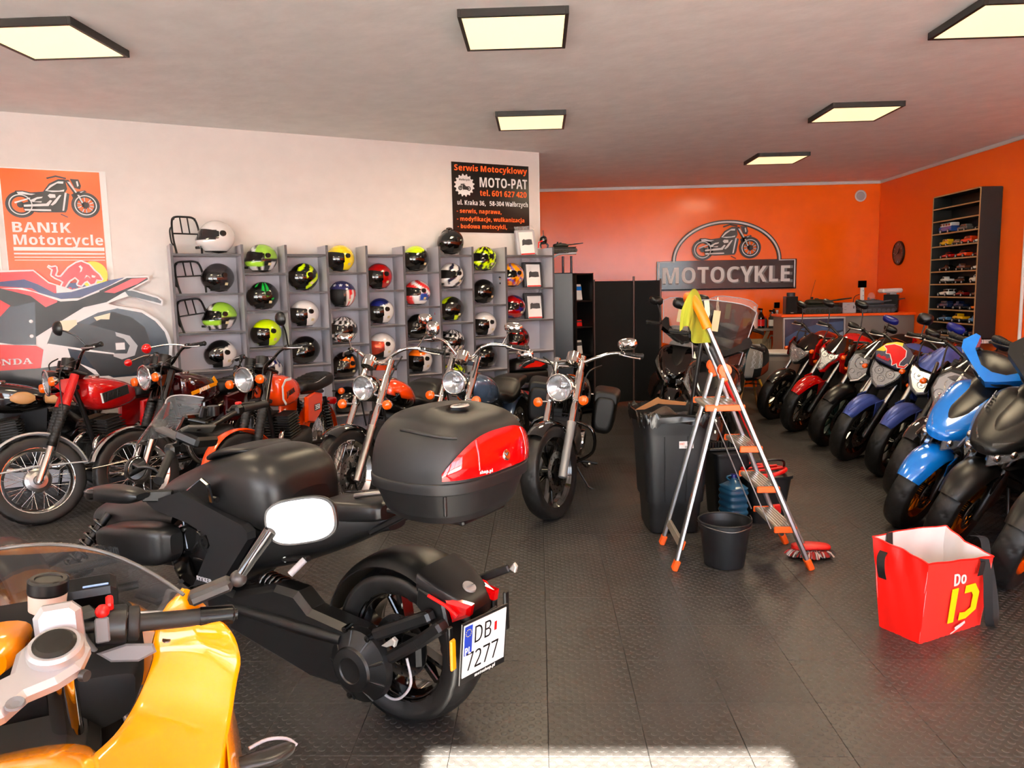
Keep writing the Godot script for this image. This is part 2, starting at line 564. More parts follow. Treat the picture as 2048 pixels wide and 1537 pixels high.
func room() -> void:
	# floor: a screed under rubber coin mats laid edge to edge
	var fl := struct("floor", N().box(V(-1.0, -.11, -5.3), V(13.4, .2, 14.6)), M["matte black"])
	var P := .3451
	var mats := []
	var lo := []
	for a in 4:
		var g := N()
		g.box(V(0, -.005, 0), V(P - .0016, .01, P - .0016), B0, .0012)
		for i in 7:
			for j in 14:
				var x := (i + (.25 if j % 2 else .75)) * P / 7.0 - P / 2
				var z := (j + .5) * P / 14.0 - P / 2
				var r := .0125 if a != 1 else .012
				var prof := [[r, .0], [r - .0008, .0011], [r - .0028, .0017], [.0, .0019]]
				var rows := []
				for p in prof:
					var ring := PackedVector3Array()
					for q in 10: ring.append(V(x + p[0] * cos(-TAU * q / 10), p[1], z + p[0] * sin(-TAU * q / 10)))
					rows.append(ring)
				g.skin(rows)
		mats.append(g.mesh(M["rubber mat %d" % a]))
	# which mats lie on the visible floor: nearest first
	var spots := []
	for i in range(-22, 16):
		for j in range(-4, 36):
			var x := .01 + P * (i + .5); var z := -2.483 - P * (j + .5)
			if x < RIGHT and z > BACK and (V(x, 0, z) - W0).dot(WB.z) > .0 or (x > .03 and x < RIGHT and z > BACK): spots.append(V(x, 0, z))
	spots.sort_custom(func(a, b): return a.length_squared() + 60.0 * float(absf(a.x + .09 - .03 * a.z) > -a.z * .72) < b.length_squared() + 60.0 * float(absf(b.x + .09 - .03 * b.z) > -b.z * .72))
	rng.seed = 7
	var rest := [[], [], [], []]
	for k in spots.size():
		var kind := rng.randi() % 4
		var t := Transform3D(RY(PI / 2 * (rng.randi() % 2) * 2.0), spots[k] + V(0, rng.randf_range(-.0006, .0004), 0))
		if k < 296: node(fl, "floor_mat", mats[kind], t)
		else: rest[kind].append(t)
	for a in 4:
		var mm := MultiMesh.new()
		mm.transform_format = MultiMesh.TRANSFORM_3D
		mm.mesh = mats[a]
		mm.instance_count = rest[a].size()
		for k in rest[a].size(): mm.set_instance_transform(k, rest[a][k])
		var mi := MultiMeshInstance3D.new()
		mi.name = "floor_mats"
		mi.multimesh = mm
		mi.set_meta("kind", "stuff")
		fl.add_child(mi, true)
	struct("ceiling", N().box(V(-1.0, CEIL + .1, -5.3), V(13.4, .2, 14.6)), M["ceiling paint"])
	var e := W(8.0, 0)
	var wl := N().box(W(4.0, CEIL / 2, -.1), V(8.0, CEIL, .2), WB)
	wl.box(V(-.07, CEIL / 2, (BACK - 9.05) / 2 - .02), V(.2, CEIL, -9.05 - BACK + .05))   # return at the corner
	struct("wall_left", wl, M["white paint"])
	struct("wall_side", N().box(V(e.x - .08, CEIL / 2, (e.z + FRONT) / 2), V(.2, CEIL, FRONT - e.z + .4)), M["white paint"])
	struct("wall_back", N().box(V(2.6, CEIL / 2, BACK - .1), V(5.8, CEIL, .2)), M["orange gloss paint"])
	struct("wall_right", N().box(V(RIGHT + .1, CEIL / 2, (BACK + FRONT) / 2), V(.2, CEIL, FRONT - BACK + .4)), M["orange paint"])
	var c := N()
	c.box(V(2.65, CEIL - .022, BACK + .012), V(5.24, .044, .024), B0, .006)
	struct("trim_1", c, M["white"])
	struct("trim_2", N().box(V(RIGHT - .012, CEIL - .022, (BACK + FRONT) / 2), V(.024, .044, FRONT - BACK - .1), B0, .006), M["white"])
	# front wall behind the viewer: three glazed openings between orange piers
	var fw := N()
	var op := [[-6.4, -1.3, .3, 2.9], [-.55, .80, .05, 2.93], [1.0, 5.1, .1, 2.95]]
	var x0 := -7.1
	for o in op + [[RIGHT + .2, 0, 0, 0]]:
		fw.box(V((x0 + o[0]) / 2, CEIL / 2, FRONT + .12), V(o[0] - x0, CEIL, .24))
		x0 = o[1]
	for o in op:
		fw.box(V((o[0] + o[1]) / 2, (o[3] + CEIL) / 2, FRONT + .12), V(o[1] - o[0], CEIL - o[3], .24))
		fw.box(V((o[0] + o[1]) / 2, o[2] / 2, FRONT + .12), V(o[1] - o[0], o[2], .24))
	struct("wall_front", fw, M["orange paint"])
	for k in 3:
		var o = op[k]
		var fr := N()
		var w: float = o[1] - o[0]; var h: float = o[3] - o[2]
		var m := V((o[0] + o[1]) / 2, (o[2] + o[3]) / 2, FRONT + .1)
		for s in [-1, 1]:
			fr.box(m + V(s * (w / 2 - .03), 0, 0), V(.06, h, .07), B0, .008)
			fr.box(m + V(0, s * (h / 2 - .03), 0), V(w - .12, .06, .07), B0, .008)
		var n: int = [4, 1, 3][k]
		for i in range(1, n): fr.box(m + V(-w / 2 + w * i / n, 0, 0), V(.06, h - .12, .07), B0, .008)
		var win := struct("window_%d" % (k + 1), fr, M["white"])
		for i in n: part(win, "pane", N().box(m + V(-w / 2 + w * (i + .5) / n, 0, 0), V(w / n - .06, h - .12, .006)), M["clear"])
	# street outside: pavement and a canopy over the side windows
	struct("pavement", N().box(V(0, -.2, 12), V(60, .2, 20.0)), mat("paving", Color(.75, .74, .72), .8))
	for s in [[-7.2, -.7], [.9, 5.6]]:
		struct("canopy", N().box(V((s[0] + s[1]) / 2, 3.1, FRONT + 1.5), V(s[1] - s[0], .12, 2.5)), M["grey"])

func ceiling_lights() -> void:
	var f := N()
	for s in [-1, 1]:
		f.box(V(s * .3, -.0225, 0), V(.022, .045, .622), B0, .002)
		f.box(V(0, -.0225, s * .3), V(.578, .045, .022), B0, .002)
	var glow := mat("lamp glow", Color(1, .95, .82), .5)
	glow.emission_enabled = true
	glow.emission = Color(1.0, .90, .68)
	glow.emission_energy_multiplier = 1.15
	var fm := f.mesh(mat("lamp frame", Color(.10, .085, .075), .4))
	var pm := N().box(V(0, -.033, 0), V(.58, .014, .58)).mesh(glow)
	var spots := [
		[-.118, -4.79, "square ceiling lamp nearest the viewer at the top centre"], [-2.88, -4.70, "square ceiling lamp at the far left, cut by the picture edge"],
		[2.79, -4.86, "square ceiling lamp in the top right corner, cut by the picture edge"], [-.045, -7.27, "middle ceiling lamp just right of the black service sign"],
		[2.88, -7.30, "square ceiling lamp on the right above the car cabinet side"], [2.93, -9.78, "smallest ceiling lamp, in front of the orange back wall"], [-2.9, -1.9, "square ceiling lamp overhead at the left, out of the picture"], [-.12, -2.1, "square ceiling lamp directly over the viewer, out of the picture"], [2.85, -2.1, "square ceiling lamp overhead at the right, out of the picture"]]
	for s in spots:
		var t := thing("ceiling_lamp", s[2], "ceiling lamp", TP(V(s[0], CEIL, s[1])), "square ceiling lamps")
		node(t, "frame", fm)
		node(t, "diffuser", pm)
		var a := AreaLight3D.new()
		a.name = "lamp_light"
		a.area_size = Vector2(.56, .56)
		a.light_color = Color(1, .9, .74)
		a.light_energy = 2.4
		a.shadow_enabled = true
		a.rotation_degrees.x = -90
		a.position.y = -.046
		t.add_child(a)

const POSTS := [3.965, 3.368, 2.975, 2.585, 2.19, 1.80, 1.41, 1.03, .63, .03]
const ROW_A := [1.985, 1.63, 1.275, .92, .565, .21]
const ROW_B := [1.81, 1.455, 1.10, .745, .39, .05]
const COLROW := [0, 1, 0, 1, 0, 1, 0, 1, 0]
func rows_of(c: int) -> Array: return ROW_A if COLROW[c] == 0 else ROW_B

func build_shelf() -> void:
	var t := thing("helmet_shelf", "tall light grey helmet shelf with dark edges and staggered boards against the white wall", "shelf", Transform3D(WB, W0))
	var D := .33
	for s in POSTS:
		var p := part(t, "post", N().box(V(-s, 1.035, D / 2 + .005), V(.02, 2.07, D - .006), B0), M["shelf board"])
		part(p, "edge_strip", N().box(V(-s, 1.035, D + .002), V(.022, 2.07, .004)), M["shelf edge"])
	for c in 9:
		var a: float = POSTS[c]; var b: float = POSTS[c + 1]
		var x := -(a + b) / 2; var w := a - b - .021
		var rw := rows_of(c)
		for h in rw:
			var p := part(t, "shelf_board", N().box(V(x, h - .009, D / 2), V(w, .018, D - .012)), M["shelf board"])
			part(p, "edge_strip", N().box(V(x, h - .0095, D - .003), V(w, .02, .004)), M["shelf edge"])
		part(t, "back_panel", N().box(V(x, rw[0] / 2, .012), V(w, rw[0] - .02, .008)), M["shelf board"])

# ---------- helmets ----------
func helmet_point(th: float, ph: float, kind: String, k := 1.0) -> Vector3:
	var p := V(.117 * cos(ph) * sin(th), .125 + (.127 if ph > 0 else .125) * sin(ph), .138 * cos(ph) * cos(th))
	if ph < .1:
		var d := clampf((.1 - ph) / .8, 0, 1)
		var f := maxf(.0, cos(th))
		if kind == "full": p.z += .035 * f * sin(PI * clampf(d * .75, 0, 1))
		if kind == "cross": p.z += .085 * f * f * sin(PI * clampf(d * .72, 0, 1))
		if cos(th) < 0: p.z *= 1.0 - .12 * d
		p.x *= 1.0 + .05 * d
	return V(p.x * k, .125 + (p.y - .125) * k, p.z * k)
# paint: name of the livery
func livery(kind: String, base: Color, two: Color, p: Vector3) -> Color:
	var th := atan2(p.x, p.z); var y := p.y
	var at := absf(th)
	var c := base
	match kind:
		"split": c = two if sin(y * 46.0 + at * 2.2) > .25 else base
		"green":
			c = Color(.02, .02, .02)
			if y > .12 and at > .5: c = Color(.28, .55, .04)
			if y > .16 and at < .55 and sin(y * 90.0 + th * 9.0) > .1: c = Color(.7, .7, .7)
			if y < .1 and at < 1.1: c = Color(.33, .66, .04) if y > .055 else (Color(.8, .8, .8) if sin(th * 7.0) > -.2 else c)
			if y < .09 and at > 1.6 and at < 2.2: c = Color(.75, .75, .75)
		"claw":
			if at > .9 and at < 1.9 and y > .1 and fposmod(at * 3.1, 1.0) < .42 and y > .1 + .04 * sin(at * 14.0): c = two
			if at < .5 and y > .2: c = two if sin(th * 22.0) > .3 else c
		"cap": c = two if y > .17 and at < 2.0 and y > .15 + .03 * at else base
		"stripe": c = two if absf(p.x) < .03 and y > .1 or (y < .06 and at > 1.0 and at < 1.5) else base
		"stars":
			if y > .16: c = Color(.02, .02, .1)
			elif at > 1.25: c = Color(.75, .73, .7) if fposmod(at * 4.0, 1.0) > .45 else Color(.6, .02, .02)
			else: c = Color(.012, .012, .014)
		"chevron": c = two if fposmod(y * 9.0 - at * .9, 1.0) < .42 and at > .45 else base
		"check": c = two if (floori(y * 28.0) + floori(at * 4.0)) % 2 == 0 and (y > .15 or y < .1) else base
		"union":
			c = Color(.85, .83, .82)
			if y > .13 + .04 * sin(at * 2.0) : c = Color(.7, .02, .02) if fposmod(y * 11.0 + at * .7, 1.0) < .6 else c
			elif y < .12 and at > 1.0: c = Color(.02, .06, .3) if y > .05 else c
			elif at < .5: c = Color(.7, .03, .03)
		"flame": c = two if y > .11 and y < .19 + .02 * sin(at * 9.0) and at > .35 and at < 1.7 else base
		"wild": c = two if sin(y * 60.0 + sin(at * 5.0) * 3.0) > .2 else base
		"mixed":
			c = base
			if sin(y * 50.0 + at * 6.0) > .75: c = Color(.05, .09, .4)
			elif y < .1 and sin(at * 12.0 - y * 40.0) > .3: c = two
	return c
# d: kind, base, two, livery, visor (material name or ""), extras
func helmet(called: String, label: String, at: Transform3D, kind: String, base: Color, two: Color, pat := "", visor := "gloss black", extra := "") -> Node3D:
	var t := thing(called, label, "helmet", at, "helmets on the shelf")
	var A := 40; var B := 22
	var rows := []
	var skip := {}
	var v0 := -.15; var v1 := .42; var hw := 1.15
	if kind == "jet": v0 = -2.0; v1 = .40; hw = 1.1
	for i in B + 1:
		var ph := lerpf(-1.02, PI / 2, float(i) / B)
		var ring := PackedVector3Array()
		for j in A:
			var th := -PI + TAU * j / A
			ring.append(helmet_point(th, ph, kind))
			var phc := lerpf(-1.02, PI / 2, (i + .5) / B); var thc := -PI + TAU * (j + .5) / A
			if absf(thc) < hw and phc > v0 and phc < v1: skip[i * A + j] = true
		rows.append(ring)
	var lb := lin(base); var l2 := lin(two)
	part(t, "shell", N().skin(rows, true, true, false, func(p): return livery(pat, lb, l2, p), skip), M["helmet shell"])
	var liner := N().ball(V(0, .125, -.004), V(.107, .118, .125), B0, 20)
	part(t, "liner", liner, M["matte black"])
	var rim := []
	for j in 32: rim.append(helmet_point(-PI + TAU * j / 32, -1.02, kind, 1.0) + V(0, .002, 0))
	part(t, "rim_trim", N().tube(rim, .0045, 6, true), M["rubber"])
	if visor:
		var vr := []
		for i in 9:
			var line := PackedVector3Array()
			for j in 21:
				var u := -1.0 + 2.0 * j / 20
				var th: float = u * (1.16 if kind == "jet" else 1.22)
				var lo := -.66 + .38 * u * u if kind == "jet" else -.2 + .08 * u * u
				var hi := .46 - .12 * u * u if kind == "jet" else .46 - .16 * u * u
				var ph := lerpf(lo, hi, i / 8.0)
				var bulge := 1.02 + (.10 if kind == "jet" else .03) * (1.0 - u * u) * (.6 + .4 * sin(PI * i / 8.0))
				var q := helmet_point(th, ph, "jet" if kind != "full" else "full", 1.0)
				line.append(V(q.x * bulge, .125 + (q.y - .125) * 1.02, q.z * bulge))
			vr.append(line)
		part(t, "visor", N().sheet(vr, .003), M[visor])
		for s in [-1, 1]: part(t, "visor_pivot", N().cyl(V(s * .112, .148, .02), V(s * .131, .148, .022), .023, .02, 16), M["satin black"])
	if kind == "full" or kind == "cross":
		part(t, "chin_vent", N().box(V(0, .045, .158 if kind == "full" else .2), V(.07, .02, .012), B0, .004), M["satin black"])
	if kind == "cross" or extra == "peak":
		var pk := []
		for i in 5:
			var line := PackedVector3Array()
			for j in 9:
				var u := -1.0 + j / 4.0
				line.append(V(u * (.095 - .012 * i), .222 - .02 * u * u + .008 * i, .07 + .034 * i - .02 * u * u))
			pk.append(line)
		part(t, "peak", N().sheet(pk, .004), M["white" if base.v > .5 else "satin black"])
	if extra == "goggles":
		part(t, "goggles", N().torus(V(0, .19, .075), V(0, .45, 1).normalized(), .05, .014, 20, 8, 1.4).ball(V(0, .255, .02), V(.02, .015, .04)), M["gloss black"])
	if extra == "stars":
		var st := N()
		for a in [-.9, -.3, .3, .9, 1.5]:
			var p := PackedVector2Array()
			for k in 10: p.append(Vector2.from_angle(PI / 2 + k * PI / 5) * (.02 if k % 2 == 0 else .009))
			var q := helmet_point(a, .72, "jet", 1.012)
			var nn := (q - V(0, .125, 0)).normalized()
			var xx := Vector3.UP.cross(nn).normalized()
			st.plate(p, Transform3D(Basis(xx, nn.cross(xx), nn), q), .002)
		part(t, "star", st, M["white"])
	if extra == "red tag" or extra == "white tag":
		part(t, "price_tag", N().box(V(-.02, .12, .165) if extra == "red tag" else V(-.05, .23, .12), V(.075, .09, .002), Basis.from_euler(V(-.2, .2, .3 if extra == "white tag" else -.05))), M["red" if extra == "red tag" else "white"])
	if extra != "goggles" and extra != "plain":
		var q := helmet_point(1.55, -.42, kind, 1.015)
		var nn := (q - V(0, .125, 0)).normalized()
		var xx := Vector3.UP.cross(nn).normalized()
		part(t, "price_sticker", N().box(q, V(.028, .024, .0015), Basis(xx, nn.cross(xx), nn)), M["cream"])
	return t

func build_helmets() -> void:
	mat("helmet shell", Color.WHITE, .18, .0, 1.0)
	var orange_visor := mat("orange mirror visor", Color(.85, .25, .06), .12, .7)
	orange_visor.clearcoat_enabled = true
	var K := Color(.03, .03, .033); var Wh := Color(.88, .87, .86); var N := Color(.80, .93, .03); var Gn := Color(.05, .72, .25)
	var Rd := Color(.62, .03, .04); var Gy := Color(.17, .165, .17); var Or := Color(.95, .45, .05); var Bl := Color(.05, .1, .4)
	# column, row, shift along the board, kind, colours, livery, visor, extra, label
	var list := [
		[0, 0, -.11, "full", Wh, K, "", "gloss black", "plain", "plain white full helmet with a black visor on top of the shelf's left end"],
		[0, 1, -.10, "jet", Gy, K, "", "gloss black", "", "dark grey helmet with a raised crest beside the second black rack"],
		[0, 2, -.10, "full", K, Wh, "green", "dark visor", "", "black, green and white full helmet beside the lowest black rack"],
		[0, 3, -.08, "jet", Wh, K, "cap", "gloss black", "", "white-topped helmet with a black chin in the shelf's wide left column"],
		[1, 0, -.01, "full", K, Wh, "green", "dark visor", "", "black, green and white full helmet on the top board right of the plain white one"],
		[1, 1, .0, "jet", K, Gn, "claw", "gloss black", "", "black helmet with three bright green scratch marks on its side"],
		[1, 2, -.01, "jet", N, N, "", "gloss black", "", "neon yellow open helmet with a black visor in the yellow-tinted cell"],
		[1, 3, .0, "jet", Wh, Bl, "check", "gloss black", "", "white and blue helmet half hidden behind the orange motorcycle's clocks"],
		[2, 1, .0, "jet", K, N, "chevron", "gloss black", "", "black and neon yellow jet helmet below an empty top board"],
		[2, 2, .01, "jet", Wh, K, "", "gloss black", "", "white jet helmet with a dark visor behind the round black mirror"],
		[2, 3, .02, "full", K, K, "", "gloss black", "plain", "plain black full helmet above the orange motorcycle's seat"],
		[3, 0, .02, "jet", Color(.93, .83, .02), K, "", "gloss black", "", "plain yellow open helmet with a long dark visor on the top board"],
		[3, 1, .02, "jet", K, Bl, "stars", "", "stars", "dark blue open helmet with white stars and red and white stripes"],
		[3, 2, .02, "full", K, Wh, "check", "gloss black", "white tag", "black and white chequered helmet with a white paper tag"],
		[3, 3, .02, "full", K, Or, "flame", "gloss black", "", "black full helmet with an orange flash above the brow"],
		[3, 4, .02, "full", K, K, "", "gloss black", "", "black full helmet low in the shelf behind the chopper's headlight"],
		[4, 1, .02, "jet", Rd, Rd, "", "gloss black", "", "metallic dark red open helmet with a clear dark visor"],
		[4, 2, .02, "jet", Wh, Bl, "cap", "gloss black", "", "white open helmet with a blue patch on top and round side caps"],
		[4, 3, .02, "jet", Wh, Wh, "", "orange mirror visor", "", "white helmet with an orange mirrored visor above the chopper's handlebar"],
		[5, 0, .0, "jet", K, N, "cap", "gloss black", "", "matt black helmet with a neon yellow crown"],
		[5, 1, .0, "full", Wh, Rd, "union", "gloss black", "", "red, white and blue full helmet with a black visor"],
		[5, 2, .0, "full", K, K, "", "gloss black", "", "all black full helmet left of the chrome mirror"],
		[5, 3, .0, "jet", Wh, Or, "cap", "dark visor", "", "white and orange helmet on the board under the all black one"],
		[6, 0, -.02, "jet", K, K, "", "gloss black", "goggles", "glossy black helmet with goggles on top, below the black service sign"],
		[6, 1, -.01, "full", Wh, Color(.06, .05, .2), "chevron", "dark visor", "", "white and dark blue racing helmet with swirls"],
		[6, 2, .0, "jet", K, N, "stripe", "gloss black", "red tag", "black helmet with a neon stripe and a big red tag on its visor"],
		[6, 3, .0, "cross", K, Wh, "check", "gloss black", "", "black and white off-road helmet with a peak behind the chrome mirrors"],
		[6, 4, .0, "full", K, N, "wild", "gloss black", "", "black and neon patterned helmet behind the silver motorcycle's headlight"],
		[7, 0, -.02, "full", K, N, "wild", "dark visor", "", "neon yellow and black full helmet on the top board, right of the goggled one"],
		[7, 1, .0, "jet", K, K, "", "gloss black", "", "glossy black open helmet under the neon one"],
		[7, 2, .0, "jet", Wh, Wh, "", "gloss black", "", "plain white open helmet with a black round cap on its side"],
		[7, 3, .0, "jet", K, K, "", "gloss black", "plain", "black helmet directly above the silver motorcycle's handlebar"],
		[7, 4, .0, "full", K, Color(.6, .75, .05), "wild", "gloss black", "", "green and yellow patterned helmet behind the silver blue tank"],
		[8, 1, .14, "full", Color(.95, .6, .04), Rd, "mixed", "dark visor", "", "orange yellow helmet with red and blue graphics beside a packaged cover"],
		[8, 2, .13, "full", Rd, Bl, "split", "gloss black", "", "red and blue full helmet beside the lower packaged cover"],
		[8, 3, .08, "full", K, Rd, "wild", "gloss black", "plain", "black and red helmet in its plastic wrap behind the silver mirror"],
	]
	var k := 0
	for e in list:
		var c: int = e[0]
		var h: float = rows_of(c)[e[1]]
		var s: float = (POSTS[c] + POSTS[c + 1]) / 2 + e[2]
		var b := WB * RY(deg_to_rad(-66.0 + 5.0 * sin(k * 2.4)))
		helmet("helmet", e[9], Transform3D(b * Basis.from_scale(Vector3.ONE * (1.22 if c == 0 and e[1] == 0 else 1.08)), W(s, h + .004, .165)), e[3], e[4], e[5], e[6], e[7], e[8])
		k += 1

func rack(label: String, at: Transform3D) -> void:
	var t := thing("luggage_rack", label, "luggage rack", at, "black luggage racks")
	var o := curve([V(-.12, 0, 0), V(-.13, .14, 0), V(-.12, .30, 0), V(-.09, .365, 0), V(0, .375, 0), V(.09, .365, 0), V(.12, .30, 0), V(.13, .14, 0), V(.12, 0, 0)], 5)
	part(t, "hoop", N().tube(o, .0105, 8), M["satin black"])
	for x in [-.035, .035]: part(t, "bar", N().tube([V(x, .37, 0), V(x, .2, 0)], .007, 8), M["satin black"])
	part(t, "cross_bar", N().tube([V(-.125, .2, 0), V(.125, .2, 0)], .008, 8), M["satin black"])
	for s in [-1, 1]:
		part(t, "side_stay", N().tube(curve([V(s * .125, .27, 0), V(s * .14, .24, -.03), V(s * .14, .12, -.035), V(s * .128, .08, 0)], 4), .008, 8), M["satin black"])
		part(t, "lug", N().box(V(s * .10, .345, .014), V(.014, .02, .03), B0, .003), M["satin black"])

func build_racks() -> void:
	var k := 0
	for h in [1.985, 1.63, 1.275]:
		var b := WB * RY(deg_to_rad(12.0 - 6 * k)) * RX(deg_to_rad(-18.0 if k == 0 else -24.0)) * RZ(deg_to_rad([.0, 3.0, 8.0][k]))
		rack(["black luggage rack on the top board, left of the plain white helmet", "black luggage rack beside the dark grey helmet", "black luggage rack beside the black and green helmet, lowest of three"][k], Transform3D(b * Basis.from_scale(V(.92, [.93, .84, .88][k], .92)), W(3.81 - .01 * k, h + .005, .26)))
		k += 1

func cover_pack(label: String, s: float, h: float, at_d: float, tall: float, lean: float) -> void:
	var t := thing("packaged_cover", label, "package", Transform3D(WB * RY(deg_to_rad(-6)) * RZ(deg_to_rad(lean)) * RX(deg_to_rad(-8)), W(s, h + .004, at_d)), "packaged motorcycle covers")
	part(t, "bag", N().hull([[-.115, tall * .5, 0, .02, tall * .5, tall * .5, 5.0], [-.1, tall * .5, 0, .045, tall * .5, tall * .5, 5.0], [.1, tall * .5, 0, .045, tall * .5, tall * .5, 5.0], [.115, tall * .5, 0, .02, tall * .5, tall * .5, 5.0]], 20, true, true, null, B0, V(0, 0, -.05)), M["dark grey" if h < 1.9 else "light grey"])
	part(t, "card", N().box(V(-.01, .13, .006), V(.17, .255, .012), B0, .004), M["white"])
	part(t, "printed_cover_picture", N().plate(P2([-.06, .10, -.055, .16, -.035, .175, -.02, .165, .03, .17, .06, .165, .065, .11, .02, .105, -.03, .11]), TP(V(-.008, .005, .013)), .001), M["dark grey"])
	part(t, "red_strip", N().box(V(-.01, .012, .0125), V(.165, .014, .001)), M["red"])
	var top := []
	for i in 4:
		var line := PackedVector3Array()
		for j in 9: line.append(V(-.115 + .029 * j, tall - .01 + .018 * i, -.05 + .012 * sin(j * 1.7 + i)))
		top.append(line)
	part(t, "bag_flap", N().sheet(top, .001), M["clear"])

func build_packages() -> void:
	cover_pack("packaged cover in a clear bag standing on the top board below the black sign", .30, 1.985, .25, .29, 3)
	cover_pack("packaged cover beside the orange yellow helmet", .20, 1.63, .2, .29, 0)
	cover_pack("packaged cover beside the red and blue helmet", .19, 1.275, .2, .30, 0)
	# top cases on the low boards
	var k := 0
	for e in [[.33, .565, "small black top case with a red reflector on the shelf's right end"], [.33, .21, "black plastic case on the lowest board behind the cruiser's saddlebag"]]:
		var t := thing("shelf_top_case", e[2], "top case", Transform3D(WB, W(e[0], e[1] + .002, .2)))
		part(t, "base", N().hull([[-.22, .08, 0, .1, .04, .05, 4], [-.2, .08, 0, .15, .06, .08, 4], [.2, .08, 0, .15, .06, .08, 4], [.22, .08, 0, .1, .04, .05, 4]], 24), M["black plastic"])
		part(t, "lid", N().hull(smooth([[-.215, .16, 0, .09, .02, .02, 3], [-.19, .16, 0, .145, .09, .025, 3], [0, .16, 0, .15, .12, .025, 3], [.19, .16, 0, .145, .09, .025, 3], [.215, .16, 0, .09, .02, .02, 3]], 3), 24), M["satin black"])
		if k == 0: part(t, "reflector", N().plate(P2([-.17, .0, -.08, .055, .0, .065, .08, .055, .17, .0, .1, -.03, -.1, -.03]), Transform3D(Basis.from_euler(V(-.25, 0, 0)), V(0, .20, .142)), .02, .006), M["lens red"])
		k += 1

# ---------- printed motorcycle used on a poster and on the big sign; unit width ----------
func bike_print(par: Node, t: Transform3D, w: float, black: Material, white: Material) -> void:
	var f := func(a: Array) -> PackedVector2Array:
		var o := PackedVector2Array()
		for i in range(0, a.size(), 2): o.append(Vector2((a[i] - 855.0) / 680.0, (400.0 - a[i + 1]) / 680.0) * w)
		return o
	var b := N(); var h := N()
	var T1 := t * TP(V(0, 0, .0006)); var T2 := t * TP(V(0, 0, .0014))
	for c in [[618, 440], [1087, 430]]:
		var q := Vector2((c[0] - 855.0) / 680.0, (400.0 - c[1]) / 680.0) * w
		b.annulus(q, 62 * w / 680, 107 * w / 680, T1, .0012)
		h.annulus(q, 76 * w / 680, 84 * w / 680, T2, .0012)
		b.annulus(q, 1 * w / 680, 26 * w / 680, T1, .0012)
	for a in [.2, .7, 1.5, 2.0, 2.8, 3.4, 4.1, 4.6, 5.4, 5.9]:
		var d := Vector2.from_angle(a)
		b.plate(f.call([1087 + d.x * 20 - d.y * 5, 430 + d.y * 20 + d.x * 5, 1087 + d.x * 70 - d.y * 5, 430 + d.y * 70 + d.x * 5, 1087 + d.x * 70 + d.y * 5, 430 + d.y * 70 - d.x * 5, 1087 + d.x * 20 + d.y * 5, 430 + d.y * 20 - d.x * 5]), T1, .0012)
		h.plate(f.call([1087 + d.x * 32 - d.y * 2.5, 430 + d.y * 32 + d.x * 2.5, 1087 + d.x * 64 - d.y * 2.5, 430 + d.y * 64 + d.x * 2.5, 1087 + d.x * 64 + d.y * 2.5, 430 + d.y * 64 - d.x * 2.5, 1087 + d.x * 32 + d.y * 2.5, 430 + d.y * 32 - d.x * 2.5]), T2, .0012)
	for p in [[580, 345, 590, 328, 640, 326, 700, 338, 785, 328, 830, 262, 900, 222, 950, 222, 962, 300, 945, 330, 975, 340, 950, 470, 935, 495, 740, 500, 640, 490, 625, 430, 700, 400, 690, 380, 640, 378],
		[945, 228, 975, 222, 1030, 320, 1085, 425, 1070, 440, 1010, 345], [985, 215, 1050, 218, 1065, 270, 1055, 300, 1015, 290], [985, 345, 1030, 318, 1090, 305, 1105, 318, 1040, 340, 1000, 380], [815, 214, 885, 192, 960, 208, 958, 222, 885, 206, 820, 226], [900, 505, 950, 530, 948, 538, 895, 512]]:
		b.plate(f.call(p), T1, .0012)
	for p in [[800, 320, 838, 275, 900, 240, 938, 240, 935, 258, 890, 258, 845, 290, 815, 318, 900, 316, 940, 305, 935, 322, 850, 330], [598, 338, 640, 335, 690, 348, 730, 350, 700, 360, 640, 356, 610, 360], [640, 440, 800, 425, 830, 395, 845, 400, 815, 445, 640, 456], [640, 474, 830, 472, 832, 486, 645, 488], [815, 360, 830, 345, 870, 348, 872, 375, 830, 380], [880, 375, 900, 352, 915, 352, 870, 420, 845, 440, 830, 436],
		[690, 400, 740, 375, 780, 370, 772, 382, 735, 392, 715, 412, 770, 408, 765, 418, 700, 415], [575, 420, 690, 380, 688, 390, 580, 432], [965, 240, 985, 240, 1030, 325, 1020, 330], [1030, 345, 1045, 345, 1070, 410, 1060, 415], [1030, 235, 1042, 232, 1048, 270, 1036, 280], [940, 330, 955, 332, 925, 480, 912, 482], [1050, 322, 1085, 312, 1060, 328]]:
		h.plate(f.call(p), T2, .0012)
	part(par, "printed_motorcycle", b, black)
	part(par, "printed_highlights", h, white)

